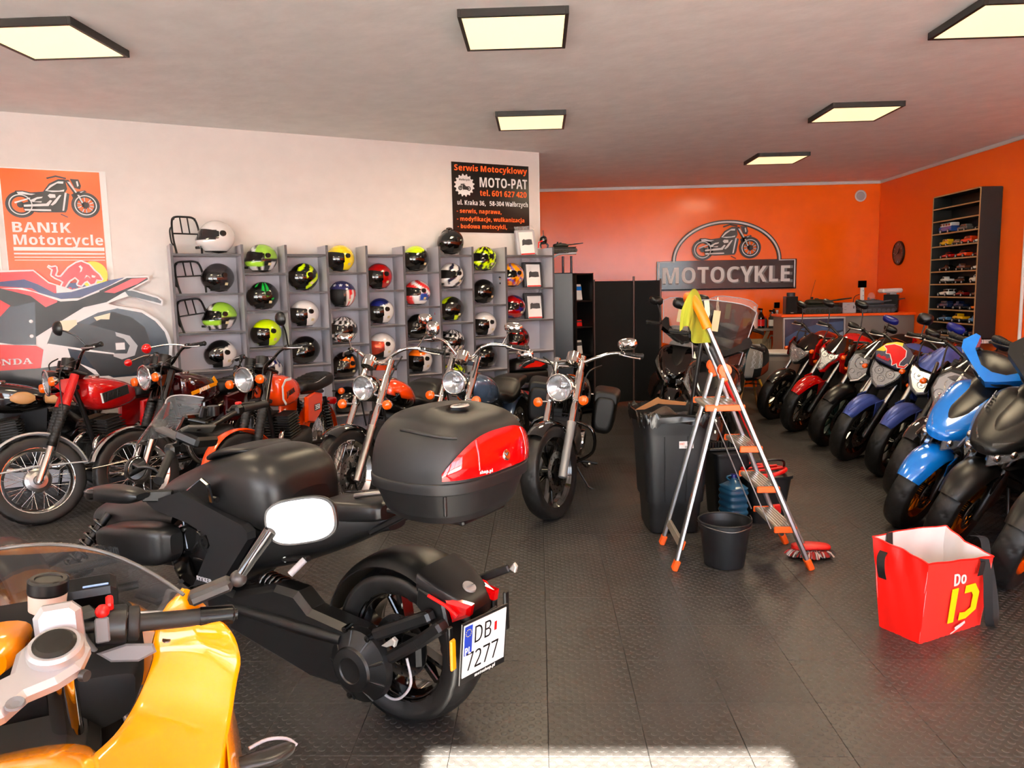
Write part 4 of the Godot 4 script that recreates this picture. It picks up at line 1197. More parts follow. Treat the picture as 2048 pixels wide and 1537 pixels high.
func classic(label: String, at: Transform3D, steer: float, p: Dictionary) -> Node3D:
	var t := thing("motorcycle", label, "motorcycle", at)
	var paint: Material = M[p.paint]
	var hd := V(-.36, .98, 0)
	var S := steering(hd, 27, steer)
	var d := V(-.454, .891, 0)
	var A := V(0, .31, 0)
	wheel(t, "front_wheel", A, .318, .235, .088, "wire", M["chrome"], S, "block")
	for s in LR:
		var o := V(0, 0, s * .088)
		var leg := part(t, "fork_leg", N().tube([A + o - d * .025, A + o, A + o + d * .28], [.020, .026, .026], 14), M["chrome"], S)
		part(leg, "gaiter", gaiter_g(A + o + d * .26, A + o + d * .56, .030, .040, 13), M["rubber"])
		part(leg, "gaiter_clamp", N().cyl(A + o + d * .245, A + o + d * .275, .032, .032, 16), M["dark metal"])
		part(leg, "upper_cover", N().tube([A + o + d * .56, A + o + d * .57, A + o + d * .80], [.038, .036, .031], 16), paint if p.get("ears", true) else M["gloss black"])
		part(leg, "headlight_ear", N().plate(P2([-.29, .86, -.345, 1.0, -.25, 1.0, -.21, .96]), TP(V(0, 0, s * .095)), .008), paint if p.get("ears", true) else M["gloss black"])
	part(t, "yoke", N().box(A + d * .81 + V(-.03, 0, 0), V(.10, .022, .22), RZ(deg_to_rad(27)), .006), M["satin black"], S)
	part(t, "lower_yoke", N().box(A + d * .57 + V(-.03, 0, 0), V(.09, .03, .2), RZ(deg_to_rad(27)), .006), M["satin black"], S)
	var fm: Material = M[p.get("fender", p.paint)]
	var ff := part(t, "front_fender", fender_g(A, .352, .052, p.get("fa", -5.0), 172, .02), fm, S)
	for s in LR:
		part(ff, "fender_stay", N().tube([A + V(.0, .10, s * .062), A + V(.33, .10, s * .055)], .006, 6), fm)
		part(ff, "fender_stay", N().tube([A + V(.0, .10, s * .062), A + V(-.345, .06, s * .055)], .006, 6), fm)
	headlamp(t, V(-.19, 1.0, 0), .092, S, M[p.get("bucket", "gloss black")], M["chrome"], .0, .15)
	for s in LR:
		var c := V(-.335, 1.105, s * .062)
		var ax := V(-.35, .94, 0).normalized()
		var pod := part(t, "instrument", N().turned([[.0, -.05], [.042, -.045], [.047, -.02], [.047, .045], [.038, .048], [.0, .046]], c, ax, 24), M["satin black"], S)
		part(pod, "chrome_band", N().torus(c - ax * .022, ax, .047, .004, 24), M["chrome"])
		indicator(t, V(-.2, .985, s * p.get("ind", .165)), s, S, M["chrome"], .035, .06)
	handlebar(t, [V(-.40, 1.075, 0), V(-.40, 1.09, .07), V(-.42, 1.17, .19), V(-.45, 1.185, .27), V(-.50, 1.18, .385)], .0115, S, M["gloss black"])
	for e in p.get("mirrors", []): mirror(t, V(-.45, 1.185, e[0] * .25), V(e[1], e[2], e[3]), Vector2(e[4], e[4]), S, M[e[5]], M[e[6]], 2.0, e[7])
	part(t, "cable", N().tube(curve([V(-.40, 1.13, -.15), V(-.26, 1.05, -.14), V(-.22, .75, -.12), V(-.14, .5, -.085), V(-.02, .36, -.07)], 6), .005, 6), M["rubber"], S)
	part(t, "cable", N().tube(curve([V(-.42, 1.15, .2), V(-.27, 1.1, .12), V(-.36, .92, .08), V(-.55, .72, .06)], 6), .005, 6), M["rubber"])
	# frame, tank, seat
	part(t, "frame", N().tube(curve([V(-.33, .98, 0), V(-.40, .84, 0), V(-.52, .45, 0), V(-.62, .30, 0), V(-1.05, .28, 0), V(-1.15, .45, 0)], 5), .019, 10).tube([V(-.35, .95, 0), V(-.9, .80, 0), V(-1.5, .74, 0)], .018, 10), M["satin black"])
	var tk := part(t, "tank", N().hull(smooth([[-.40, .90, 0, .03, .05, .05, 2.6], [-.42, .90, 0, .105, .09, .09, 2.9], [-.50, .885, 0, .135, .118, .135, 2.9], [-.65, .865, 0, .135, .115, .135, 2.9], [-.80, .845, 0, .105, .09, .10, 2.7], [-.90, .83, 0, .06, .055, .06, 2.4], [-.92, .825, 0, .02, .02, .02, 2.2]], 4), 32), paint)
	part(tk, "filler_cap", N().turned([[.04, .0], [.042, .012], [.03, .02], [.0, .022]], V(-.55, .995, 0), Vector3.UP, 20), M["chrome"])
	for s in LR:
		var b := Basis(V(s * -1.0, 0, 0), V(0, 1, 0), V(0, 0, s * -1.0)) if s > 0 else B0
		b = Basis(V(1, 0, 0), V(0, 1, 0), V(0, 0, 1)) if s > 0 else Basis(V(-1, 0, 0), V(0, 1, 0), V(0, 0, -1))
		var tilt := b * RZ(deg_to_rad(-5.0 if s > 0 else 9.0))
		var c := V(-.61, .865, s * .139)
		match p.get("badge", ""):
			"plate":
				var bp := part(tk, "badge_plate", N().box(c, V(.26, .075, .008), tilt, .003), M["cast metal"])
				words(bp, "lettering", p.get("name", ""), .16, .045, M["steel"], Transform3D(tilt, c + tilt.z * .005 - tilt.x * .03), true, .002)
				part(bp, "badge_edge", N().box(c - tilt.x * .128, V(.008, .078, .011), tilt), M["white"])
			"stripe":
				var bp := part(tk, "yellow_stripe", N().box(c, V(.30, .03, .005), tilt, .001).box(c + tilt.x * .14 + tilt.y * .03, V(.03, .07, .005), tilt * RZ(.5), .001), M["yellow stripe"])
				words(bp, "lettering", p.get("name", ""), .13, .032, M["white"], Transform3D(tilt, c + tilt.z * .003), true, .002)
			"hex":
				var hx := P2([.06, .095, -.04, .095, -.095, .05, -.095, -.05, -.05, -.095, .09, -.06])
				hx.append(hx[0])
				part(tk, "white_outline", N().plate(stroke(hx.slice(0, 5), .02), Transform3D(b, c - b.x * .09 - V(0, 0, s * .003)), .006), M["white"])
				words(tk, "lettering", p.get("name", ""), .15, .042, M["gloss black"], Transform3D(tilt, c - tilt.x * .06 + tilt.z * .002), true, .003)
	var st: Material = M[p.get("seat", "black leather")]
	var se := part(t, "seat", N().hull(smooth([[-.86, .84, 0, .06, .03, .04, 3], [-.9, .845, 0, .12, .05, .05, 3.2], [-1.1, .83, 0, .135, .055, .05, 3.2], [-1.3, .845, 0, .135, .07, .06, 3.2], [-1.48, .86, 0, .125, .065, .06, 3.2], [-1.53, .855, 0, .08, .04, .05, 3]], 4), 26), st)
	for s in LR: part(se, "piping", N().tube(curve([V(-.9, .87, s * .105), V(-1.1, .865, s * .118), V(-1.3, .89, s * .118), V(-1.49, .90, s * .10)], 5), .005, 6), M["light grey"])
	for k in 6: part(se, "seam", N().tube(curve([V(-.98 - .09 * k, .87 + .008 * k, -.118), V(-.96 - .09 * k, .89 + .007 * k, 0), V(-.98 - .09 * k, .87 + .008 * k, .118)], 3), .003, 5), M["matte black"])
	# engine with two finned cylinders
	var en := part(t, "engine", N().hull(smooth([[-.50, .42, 0, .09, .05, .06, 3], [-.55, .41, 0, .13, .09, .10, 3], [-.75, .40, 0, .14, .10, .10, 3], [-.95, .42, 0, .13, .10, .10, 3], [-1.02, .43, 0, .08, .06, .06, 3]], 3), 24), M["cast metal"])
	for s in LR: part(en, "cylinder", fins_g(V(-.60, .50, s * .075), V(.12, 1, 0).normalized(), .18, .20, .14, 9), M["fin metal"])
	for s in LR:
		part(t, "exhaust", N().tube(curve([V(-.50, .56, s * .08), V(-.42, .50, s * .10), V(-.44, .36, s * .12), V(-.55, .27, s * .14), V(-.9, .26, s * .15)], 5), .021, 12).tube([V(-.88, .26, s * .15), V(-.94, .262, s * .152), V(-1.5, .30, s * .16), V(-1.62, .31, s * .16)], [.022, .042, .044, .018], 16), M["chrome"])
		var sp := part(t, "side_cover", N().plate(P2([-.88, .77, -.86, .56, -1.0, .53, -1.16, .60, -1.2, .76, -1.05, .79]), TP(V(0, 0, s * .115)), .04, .012), M[p.get("side", p.paint)])
		if p.get("number", ""):
			var bb := B0 if s > 0 else Basis(V(-1, 0, 0), V(0, 1, 0), V(0, 0, -1))
			part(sp, "number_plate", N().box(V(-1.06, .66, s * .137), V(.115, .055, .003)), M["gloss black"])
			words(sp, "lettering", p.number, .10, .042, M["white"], Transform3D(bb, V(-1.06, .66, s * .1395)), true, .002)
		spring(t, "shock_absorber", V(-1.34, .34, s * .13), V(-1.24, .72, s * .13), .034, M["satin black"], M["gloss black"], 10)
		indicator(t, V(-1.5, .74, s * .19), s, T0, M["satin black"], .03, .09, "rear_indicator")
		part(t, "swing_arm", N().tube([V(-.95, .36, s * .09), V(-1.36, .31, s * .10)], .018, 8), M["satin black"])
	wheel(t, "rear_wheel", V(-1.34, .31, 0), .318, .235, .095, "wire", M["chrome"], T0, "block")
	part(t, "rear_fender", fender_g(V(-1.34, .31, 0), .362, .062, 20, 195, .02), fm)
	part(t, "tail_light", N().box(V(-1.72, .62, 0), V(.05, .07, .09), B0, .015), M["lens red"])
	part(t, "centre_stand", N().tube([V(-.95, .27, -.1), V(-.9, .0, -.13)], .012, 8).tube([V(-.95, .27, .1), V(-.9, .0, .13)], .012, 8), M["satin black"])
	return t

func build_classics() -> void:
	mat("yellow stripe", Color(.95, .6, .02), .3)
	mat("fin metal", Color(.2, .195, .19), .5, .6)
	mat("silver paint", Color(.74, .74, .74), .3, .0, .6)
	var mr := [[-1.0, -.30, 1.42, -.24, .055, "gloss black", "satin black", 20.0]]
	classic("red vintage motorcycle with a silver front mudguard in front of the printed cut-out", pose(-3.62, -5.29, -107, 0, 1.0), -31, {"paint": "red paint", "fender": "silver paint", "badge": "plate", "name": "JAWA", "mirrors": [[-1.0, -.30, 1.36, -.20, .055, "gloss black", "satin black", 10.0]]})
	classic("maroon vintage motorcycle with a yellow tank stripe between the red and the orange one", pose(-3.01, -5.52, -106, 0, 1.0), -22, {"paint": "maroon paint", "fender": "chrome", "fa": 25.0, "ears": false, "badge": "stripe", "name": "JAWA", "mirrors": [[-1.0, -.22, 1.215, -.06, .038, "chrome", "lens red", 25.0], [1.0, -.24, 1.15, .30, .03, "chrome", "lens red", 20.0]]})
	classic("orange vintage motorcycle numbered 350 with a quilted black seat", pose(-2.16, -5.40, -97, 0, .985), -22, {"paint": "orange lacquer", "fender": "orange lacquer", "ears": false, "badge": "hex", "name": "JAWA", "number": "350", "mirrors": [[-1.0, -.36, 1.40, -.33, .055, "gloss black", "satin black", -10.0], [1.0, -.50, 1.06, .42, .075, "gloss black", "satin black", 160.0]]})
	# the black and gold one at the left edge, heading out of the picture
	var t := classic("black vintage motorcycle with beige seats at the far left edge", pose(-4.78, -5.72, -150, 0, .95), 0, {"paint": "gloss black", "fender": "gloss black", "ears": false, "seat": "beige leather"})
	part(t, "knee_pad", N().hull(smooth([[-.80, .86, .115, .01, .02, .02, 2.2], [-.75, .865, .125, .02, .05, .05, 2.2], [-.68, .87, .133, .02, .05, .05, 2.2], [-.62, .87, .13, .01, .02, .02, 2.2]], 3), 16), M["beige leather"])
	part(t, "knee_pad", N().hull(smooth([[-.80, .86, -.115, .01, .02, .02, 2.2], [-.75, .865, -.125, .02, .05, .05, 2.2], [-.68, .87, -.133, .02, .05, .05, 2.2], [-.62, .87, -.13, .01, .02, .02, 2.2]], 3), 16), M["beige leather"])
	part(t, "passenger_seat", N().hull(smooth([[-.95, .92, 0, .09, .03, .03, 3], [-1.0, .93, 0, .13, .045, .04, 3], [-1.25, .94, 0, .135, .05, .04, 3], [-1.32, .94, 0, .08, .03, .03, 3]], 3), 20), M["beige leather"])

func cruiser(label: String, at: Transform3D, steer: float, p: Dictionary) -> Node3D:
	var t := thing("cruiser_motorcycle", label, "motorcycle", at)
	var paint: Material = M[p.paint]
	var hd := V(-.45, .95, 0)
	var S := steering(hd, 32, steer)
	var d := V(-.53, .848, 0)
	var A := V(0, .33, 0)
	var R: float = p.get("R", .335)
	var w: float = p.get("w", .105)
	wheel(t, "front_wheel", A, R, R - .085, w, p.get("rim", "wire"), M[p.get("rim_m", "chrome")], S, "wave", .145, M[p.get("hub", "steel")])
	for s in LR:
		var o := V(.0, 0, s * .105)
		var leg := part(t, "fork_leg", N().tube([A + o - d * .04, A + o - d * .035, A + o + d * .36, A + o + d * .38], [.022, .030, .031, .034], 16), M[p.get("slider", "steel")], S)
		part(leg, "stanchion", N().tube([A + o + d * .37, A + o + d * .88], .0245, 16), M["chrome"])
		part(leg, "cap", N().turned([[.026, .0], [.027, .03], [.018, .036], [.0, .036]], A + o + d * .88, d, 16), M["chrome"])
		part(leg, "fork_cover", N().tube([A + o + d * .55, A + o + d * .78], .031, 16), M[p.get("cover", "chrome")])
		indicator(t, V(-.27, .80, s * p.get("ind", .20)), s, S, M["chrome"], .036, .08)
	for k in [.60, .86]: part(t, "yoke", N().box(A + d * k + V(-.03, 0, 0), V(.10, .026, .25), RZ(deg_to_rad(32)), .008), M["chrome" if k > .7 else "steel"], S)
	var ff := part(t, "front_fender", fender_g(A, R + .03, .07, p.get("fa", 40.0), 170, .035), M[p.get("fender", "gloss black")], S)
	for s in LR: part(ff, "fender_stay", N().bar(A + V(-.10, .30, s * .075), A + V(-.17, .22, s * .09), .03, .006, Vector3.BACK, .002), M["chrome"])
	part(t, "brake_caliper", N().box(A + V(-.10, .10, -.075), V(.05, .10, .05), RZ(.7), .012), M["dark metal"], S)
	headlamp(t, V(-.26, p.get("hy", .92), 0), p.get("hr", .088), S, M["chrome"], M["chrome"], -.05, .17)
	part(t, "instrument", N().turned([[.0, -.06], [.05, -.05], [.055, -.01], [.055, .03], [.045, .04], [.0, .038]], V(-.42, 1.10, p.get("dial", .0)), V(-.62, .78, 0).normalized(), 26), M["chrome"], S)
	handlebar(t, p.bar, .0135, S, M["chrome"], .13, M["aluminium"])
	for e in p.get("mirrors", []): mirror(t, V(e[0], e[1], e[2]), V(e[3], e[4], e[5]), Vector2(e[6], e[7]), S, M["chrome"], M["chrome"], 2.6, e[8], e[9])
	for s in LR: part(t, "cable", N().tube(curve([p.bar[2] * V(1, 1, s) + V(.03, -.01, 0), V(-.38, 1.02, s * .13), V(-.36, .85, s * .10), V(-.45, .6, s * .08)], 6), .006, 6), M["rubber"])
	# body
	part(t, "frame", N().tube(curve([V(-.45, .95, 0), V(-.52, .75, 0), V(-.62, .35, .06), V(-.75, .22, .09), V(-1.2, .22, .1), V(-1.4, .45, .1)], 5), .02, 10).tube(curve([V(-.45, .95, 0), V(-.52, .75, 0), V(-.62, .35, -.06), V(-.75, .22, -.09), V(-1.2, .22, -.1), V(-1.4, .45, -.1)], 5), .02, 10), M["gloss black"])
	var rad := part(t, "radiator", N().box(V(-.53, .55, 0), V(.05, .30, .20), RZ(.22), .01), M["matte black"])
	for k in 9: part(rad, "radiator_fin", N().box(V(-.507 - .03 * k * .22, .67 - .03 * k, 0), V(.006, .006, .17)), M["dark metal"])
	var hw: float = p.get("tank_w", .155)
	var tk := part(t, "tank", N().hull(smooth([[-.50, .86, 0, .03, .03, .03, 2.3], [-.53, .86, 0, .09, .07, .08, 2.4], [-.63, .84, 0, hw * .92, .11, .13, 2.4], [-.76, .81, 0, hw, .115, .14, 2.4], [-.92, .76, 0, hw * .82, .095, .10, 2.3], [-1.05, .72, 0, hw * .5, .055, .05, 2.2], [-1.10, .71, 0, .03, .02, .02, 2]], 4), 30, true, true,
		(func(q): return lin(Color(.95, .27, .0)) if q.y > .86 - .28 * absf(q.x + .55) * (1.0 if q.x < -.55 else .0) - .0 else Color(.003, .003, .003)) if p.has("two") else null), paint)
	part(tk, "tank_console", N().hull(smooth([[-.60, .945, 0, .03, .012, .01, 3], [-.70, .935, 0, .045, .018, .02, 3], [-.88, .86, 0, .04, .015, .02, 3], [-1.0, .79, 0, .02, .01, .01, 3]], 4), 18), M["chrome"])
	part(t, "seat", N().hull(smooth([[-1.0, .72, 0, .06, .02, .04, 3], [-1.06, .72, 0, .13, .04, .05, 3], [-1.22, .68, 0, .16, .045, .06, 3], [-1.38, .71, 0, .16, .085, .06, 3], [-1.44, .76, 0, .14, .075, .06, 3], [-1.62, .78, 0, .12, .06, .05, 3], [-1.78, .79, 0, .08, .03, .04, 3]], 4), 24), M["black leather"])
	var en := part(t, "engine", N().hull(smooth([[-.66, .36, 0, .08, .05, .05, 2.6], [-.72, .36, 0, .13, .12, .10, 2.6], [-.95, .36, 0, .15, .14, .11, 2.6], [-1.2, .36, 0, .14, .12, .10, 2.6], [-1.3, .36, 0, .08, .05, .05, 2.6]], 3), 24), M["cast metal"])
	for e in [[-.84, .38], [-1.02, -.42]]: part(en, "cylinder", fins_g(V(e[0], .44, 0), V(e[1], 1, 0).normalized(), .24, .17, .2, 9), M["fin metal"])
	part(en, "air_cleaner", N().turned([[.0, .0], [.08, .0], [.085, .02], [.085, .05], [.07, .065], [.0, .068]], V(-.93, .62, .11), Vector3.BACK, 28), M["chrome"])
	part(en, "clutch_cover", N().turned([[.11, .0], [.11, .03], [.09, .045], [.0, .05]], V(-1.05, .36, -.13), Vector3.FORWARD, 28), M["chrome"])
	for k in 2:
		var zz := .16 + .015 * k
		part(t, "exhaust", N().tube(curve([V(-.74 - .28 * k, .60, .08), V(-.68 - .30 * k, .50, zz), V(-.72 - .26 * k, .34, zz), V(-.9 - .2 * k, .26 + .09 * k, zz), V(-1.4, .26 + .09 * k, zz)], 6), .022, 12).tube([V(-1.38, .26 + .09 * k, zz), V(-1.46, .26 + .09 * k, zz), V(-2.0, .28 + .09 * k, zz)], [.024, .042, .045], 16), M["chrome"])
	var X := V(-1.63, .32, 0)
	wheel(t, "rear_wheel", X, .325, .21, .16, p.get("rim", "wire"), M[p.get("rim_m", "chrome")], T0, "wave", .14)
	part(t, "rear_fender", fender_g(X, .375, .11, -10, 140, .05), M[p.get("fender", "gloss black")])
	part(t, "tail_light", N().hull([[-2.02, .60, 0, .03, .02, .02], [-2.0, .60, 0, .05, .03, .03], [-1.95, .60, 0, .05, .035, .035]], 18), M["lens red"])
	for s in LR:
		part(t, "foot_peg", N().cyl(V(-.72, .28, s * .16), V(-.72, .28, s * .30), .013, .013, 12), M["rubber"])
		part(t, "peg_arm", N().tube(curve([V(-.9, .26, s * .14), V(-.66, .25, s * .22), V(-.58, .30, s * .24)], 4), .009, 8), M["chrome"])
		indicator(t, V(-1.86, .66, s * .22), s, T0, M["chrome"], .032, .09, "rear_indicator")
		if p.get("bags", false):
			var b := part(t, "saddlebag", N().hull(smooth([[-1.42, .60, s * .29, .06, .08, .16, 3.6], [-1.46, .60, s * .29, .10, .12, .22, 3.6], [-1.75, .60, s * .30, .105, .12, .23, 3.6], [-1.93, .60, s * .30, .10, .12, .20, 3.6], [-1.97, .60, s * .30, .06, .08, .12, 3.6]], 3), 26), M["black leather"])
			part(b, "bag_lid", N().hull(smooth([[-1.43, .69, s * .29, .09, .05, .04, 4], [-1.47, .69, s * .29, .112, .07, .05, 4], [-1.75, .70, s * .30, .118, .07, .05, 4], [-1.95, .69, s * .30, .10, .05, .05, 4]], 3), 26), M["black leather"])
			part(t, "crash_bar", N().tube(curve([V(-.55, .62, s * .06), V(-.5, .58, s * .22), V(-.55, .40, s * .25), V(-.65, .26, s * .1)], 6), .013, 10), M["gloss black"])
	part(t, "side_stand", N().tube([V(-.85, .22, -.12), V(-.80, .06, -.26), V(-.79, .035, -.33)], .011, 8), M["satin black"])
	return t

func build_cruisers() -> void:
	mat("black paint two", Color(.01, .01, .01), .12, .0, 1.0)
	cruiser("black chopper with an orange-topped tank, wire wheel and big drilled front disc", pose(-1.40, -5.27, -102, -6), -14, {"paint": "black paint two", "two": true, "fa": 62.0, "dial": .05,
		"bar": [V(-.46, 1.09, 0), V(-.46, 1.10, .06), V(-.47, 1.17, .18), V(-.52, 1.19, .28), V(-.66, 1.15, .44)],
		"mirrors": [[-.54, 1.19, -.30, -.50, 1.33, -.47, .055, .055, 0, 0], [-.54, 1.19, .30, -.46, 1.28, .30, .06, .035, 20, 0]]})
	cruiser("silver blue chopper with chrome handlebars behind the black top case", pose(-.80, -5.55, -108, -4), 2, {"paint": "silver blue", "tank_w": .165, "fa": 50.0, "fender": "silver blue", "ind": .19,
		"bar": [V(-.46, 1.08, 0), V(-.46, 1.10, .06), V(-.45, 1.19, .15), V(-.50, 1.21, .24), V(-.64, 1.19, .45)],
		"mirrors": [[-.52, 1.21, -.28, -.50, 1.355, -.37, .075, .04, 0, 0], [-.52, 1.21, .28, -.50, 1.36, .37, .06, .045, 0, 0]]})
	cruiser("black touring cruiser with saddlebags and amber indicators right of the top case", pose(.03, -5.30, -96, -9), -26, {"paint": "gloss black", "bags": true, "rim": "five", "rim_m": "black rim", "slider": "light slider", "w": .13, "hub": "dark metal", "hr": .097, "hy": .90, "fa": 55.0, "ind": .185, "dial": -.06,
		"bar": [V(-.46, 1.04, 0), V(-.46, 1.05, .08), V(-.48, 1.09, .22), V(-.54, 1.11, .34), V(-.66, 1.07, .50)],
		"mirrors": [[-.58, 1.11, -.37, -.55, 1.17, -.44, .075, .045, 0, 0], [-.58, 1.11, .37, -.55, 1.15, .42, .075, .045, 0, 0]]})

# shield-shaped outlines for faces of headlamps: y up, x sideways (half, mirrored)
func both(a: Array) -> PackedVector2Array:
	var o := P2(a)
	for i in range(o.size() - 1, -1, -1):
		if o[i].x > .001: o.append(Vector2(-o[i].x, o[i].y))
	return o
func face_plate(par: Node, called: String, poly: PackedVector2Array, c: Vector3, tilt: float, d: float, bev: float, m: Material, S: Transform3D) -> MeshInstance3D:
	# plate looking along +x, leaning back by tilt degrees
	var b := RZ(deg_to_rad(tilt)) * Basis(V(0, 0, -1), V(0, 1, 0), V(1, 0, 0))
	return part(par, called, N().plate(poly, Transform3D(b, c), d, bev), m, S)
func scaled(p: PackedVector2Array, k: float, dy := .0) -> PackedVector2Array:
	var o := PackedVector2Array()
	for q in p: o.append(Vector2(q.x * k, q.y * k + dy))
	return o
func naked(label: String, at: Transform3D, steer: float, p: Dictionary) -> Node3D:
	var t := thing("naked_motorcycle", label, "motorcycle", at)
	var hd := V(-.33, .9, 0)
	var S := steering(hd, 25, steer)
	var d := V(-.423, .906, 0)
	var A := V(0, .3, 0)
	var w: float = p.get("w", .125)
	wheel(t, "front_wheel", A, .305, .218, w, "ten" if not p.has("five") else "five", M[p.get("rim", "black rim")], S, p.get("tread", "chevron"), .14, M["dark metal"])
	for s in LR:
		var o := V(.02, 0, s * .10)
		var leg := part(t, "fork_leg", N().tube([A + o - d * .03, A + o, A + o + d * .30, A + o + d * .32], [.024, .032, .030, .033], 14), M[p.get("slider", "satin black")], S)
		part(leg, "stanchion", N().tube([A + o + d * .31, A + o + d * .74], .023, 14), M[p.get("stanchion", "steel")])
		part(t, "brake_caliper", N().box(A + V(-.11, .07, s * .078), V(.05, .10, .045), RZ(.9), .012), M["cast metal"], S)
	for k in [.56, .74]: part(t, "yoke", N().box(A + d * k + V(-.01, 0, 0), V(.09, .028, .24), RZ(deg_to_rad(25)), .007), M["satin black"], S)
	var fp: Material = M[p.get("fender", "satin black")]
	if p.get("short_fender", false):
		part(t, "front_fender", fender_g(A, .335, .075, 40, 112, .05, .004, .2), fp, S)
	else:
		var ff := part(t, "front_fender", fender_g(A, .33, .078, 35, 155, .055, .004, .35), fp, S)
		part(ff, "fender_ridge", fender_g(A, .334, .03, 42, 110, .012, .004, .6), fp)
		for s in LR: part(ff, "fender_flank", N().plate(P2([.02, .60, -.10, .62, -.15, .52, -.10, .36, -.05, .33, -.03, .45]), TP(V(0, 0, s * .088)), .008, .002), fp)
	# face
	var fc: Vector3 = V(-.13, .83, 0)
	var tl: float = p.get("tilt", 22.0)
	var shape := both(p.get("face", [.0, -.13, .055, -.10, .115, -.01, .135, .075, .06, .045, .0, .06]))
	var hs := face_plate(t, "headlight_housing", scaled(shape, 1.16, -.003), fc - V(.03, 0, 0), tl, .07, .02, M[p.get("housing", "satin black")], S)
	face_plate(hs, "reflector", scaled(shape, .92), fc + V(.008, 0, 0), tl, .02, .006, M["reflector"], T0)
	var bb := RZ(deg_to_rad(tl))
	for e in p.get("lamps", [[-.052, .0, .036], [.052, .0, .036], [.0, -.06, .03]]):
		part(hs, "lamp_bowl", N().lathe([[e[2], .018], [e[2] * .8, .0], [e[2] * .3, -.008], [.0, -.008]], fc + bb * V(.008, e[1], e[0]), bb.x, 18).ball(fc + bb * V(.01, e[1], e[0]), Vector3.ONE * e[2] * .4, B0, 12), M["chrome"])
	face_plate(hs, "headlight_glass", scaled(shape, .97), fc + V(.03, 0, 0), tl, .016, .007, M["lens"], T0)
	if p.has("brow"): face_plate(hs, "brow_line", stroke(both(p.face if p.has("face") else [.0, -.13, .055, -.10, .115, -.01, .135, .075]).slice(0, 4), .012), fc + V(.03, 0, 0), tl, .012, .0, M[p.brow], T0)
	# fly screen
	var scr := []
	for i in 6:
		var f := i / 5.0
		var line := PackedVector3Array()
		for j in 11:
			var u := 1.0 - j / 5.0
			var hw: float = lerpf(.135, p.get("screen_top", .07), f * f)
			line.append(V(-.115 - .16 * f - .09 * u * u, .885 + p.get("screen_h", .15) * f + .015 * (1 - u * u), u * hw))
		scr.append(line)
	var sc := part(t, "fly_screen", N().sheet(scr, .005), M[p.get("screen", "gloss black")], S)
	for s in LR:
		part(t, "cowl_side", N().plate(P2([-.10, .90, -.16, .74, -.26, .70, -.36, .80, -.34, .93, -.22, .95]), Transform3D(RY(s * .35), V(0, 0, s * .105)), .02, .007), M[p.get("cowl", "satin black")], S)
	part(t, "instrument", N().box(V(-.30, 1.0, 0), V(.03, .09, .15), RZ(.7), .012), M["satin black"], S)
	handlebar(t, [V(-.36, 1.0, 0), V(-.36, 1.005, .06), V(-.36, 1.05, .17), V(-.38, 1.06, .24), V(-.43, 1.04, .385)], .0125, S, M["satin black"], .125, M[p.get("lever", "aluminium")])
	for e in p.get("mirrors", [[-.42, 1.27, -.36, .07, .038], [-.42, 1.27, .36, .07, .038]]):
		mirror(t, V(-.39, 1.06, .27 * signf(e[2])), V(e[0], e[1], e[2]), Vector2(e[3], e[4]), S, M["satin black"], M[p.get("mirror_back", "satin black")], 3.0, p.get("mirror_turn", .0) * signf(e[2]), -10)
	for s in LR:
		part(t, "cable", N().tube(curve([V(-.37, 1.05, s * .22), V(-.24, 1.0, s * .17), V(-.22, .85, s * .13), V(-.33, .7, s * .09)], 5), .006, 6), M["rubber"], S)
		indicator(t, V(-.18, .80, s * .21), s, S, M["satin black"], .022, .09)
	# tank, body, engine
	var pm: Material = M[p.paint]
	part(t, "tank", N().hull(smooth([[-.40, .93, 0, .04, .04, .05, 2.6], [-.43, .94, 0, .11, .07, .09, 2.6], [-.53, .95, 0, .155, .10, .14, 2.5], [-.66, .93, 0, .15, .10, .13, 2.5], [-.80, .86, 0, .10, .06, .08, 2.4], [-.86, .83, 0, .05, .03, .05, 2.3]], 4), 26), pm)
	for s in LR:
		part(t, "tank_shroud", N().plate(P2([-.26, .86, -.22, .78, -.34, .64, -.52, .58, -.62, .72, -.60, .88, -.42, .94]), Transform3D(RY(s * .12), V(0, 0, s * .15)), .035, .012), M[p.get("shroud", p.paint)])
		part(t, "frame_spar", N().bar(V(-.38, .86, s * .07), V(-.98, .52, s * .12), .07, .03, Vector3.BACK, .01), M["satin black"])
	var sc2 := part(t, "radiator", N().box(V(-.43, .58, 0), V(.04, .26, .30), RZ(.15), .01), M["matte black"])
	for k in 7: part(sc2, "radiator_fin", N().box(V(-.408 - .005 * k, .68 - .033 * k, 0), V(.006, .006, .27)), M["dark metal"])
	part(t, "engine", N().hull(smooth([[-.48, .44, 0, .12, .12, .12, 3.2], [-.54, .42, 0, .19, .20, .16, 3.2], [-.78, .40, 0, .19, .20, .15, 3.2], [-.96, .42, 0, .16, .15, .12, 3.2], [-1.02, .43, 0, .08, .08, .07, 3]], 3), 22), M["dark metal"])
	for k in 4: part(t, "exhaust_header", N().tube(curve([V(-.50, .54, -.12 + .08 * k), V(-.43, .46, -.12 + .08 * k), V(-.46, .28, -.09 + .06 * k), V(-.6, .20, -.04 + .03 * k), V(-.8, .19, .02 + .02 * k)], 4), .018, 9), M["dark metal"])
	part(t, "silencer", N().tube([V(-.8, .2, .1), V(-.9, .22, .14), V(-1.25, .36, .2), V(-1.4, .42, .21)], [.03, .055, .06, .045], 14), M["dark metal"])
	part(t, "seat", N().hull(smooth([[-.78, .84, 0, .06, .03, .04, 3], [-.86, .82, 0, .12, .04, .05, 3], [-1.05, .82, 0, .15, .045, .05, 3], [-1.18, .88, 0, .13, .055, .05, 3], [-1.40, .95, 0, .10, .05, .05, 3], [-1.48, .97, 0, .05, .03, .03, 3]], 4), 20), M["black leather"])
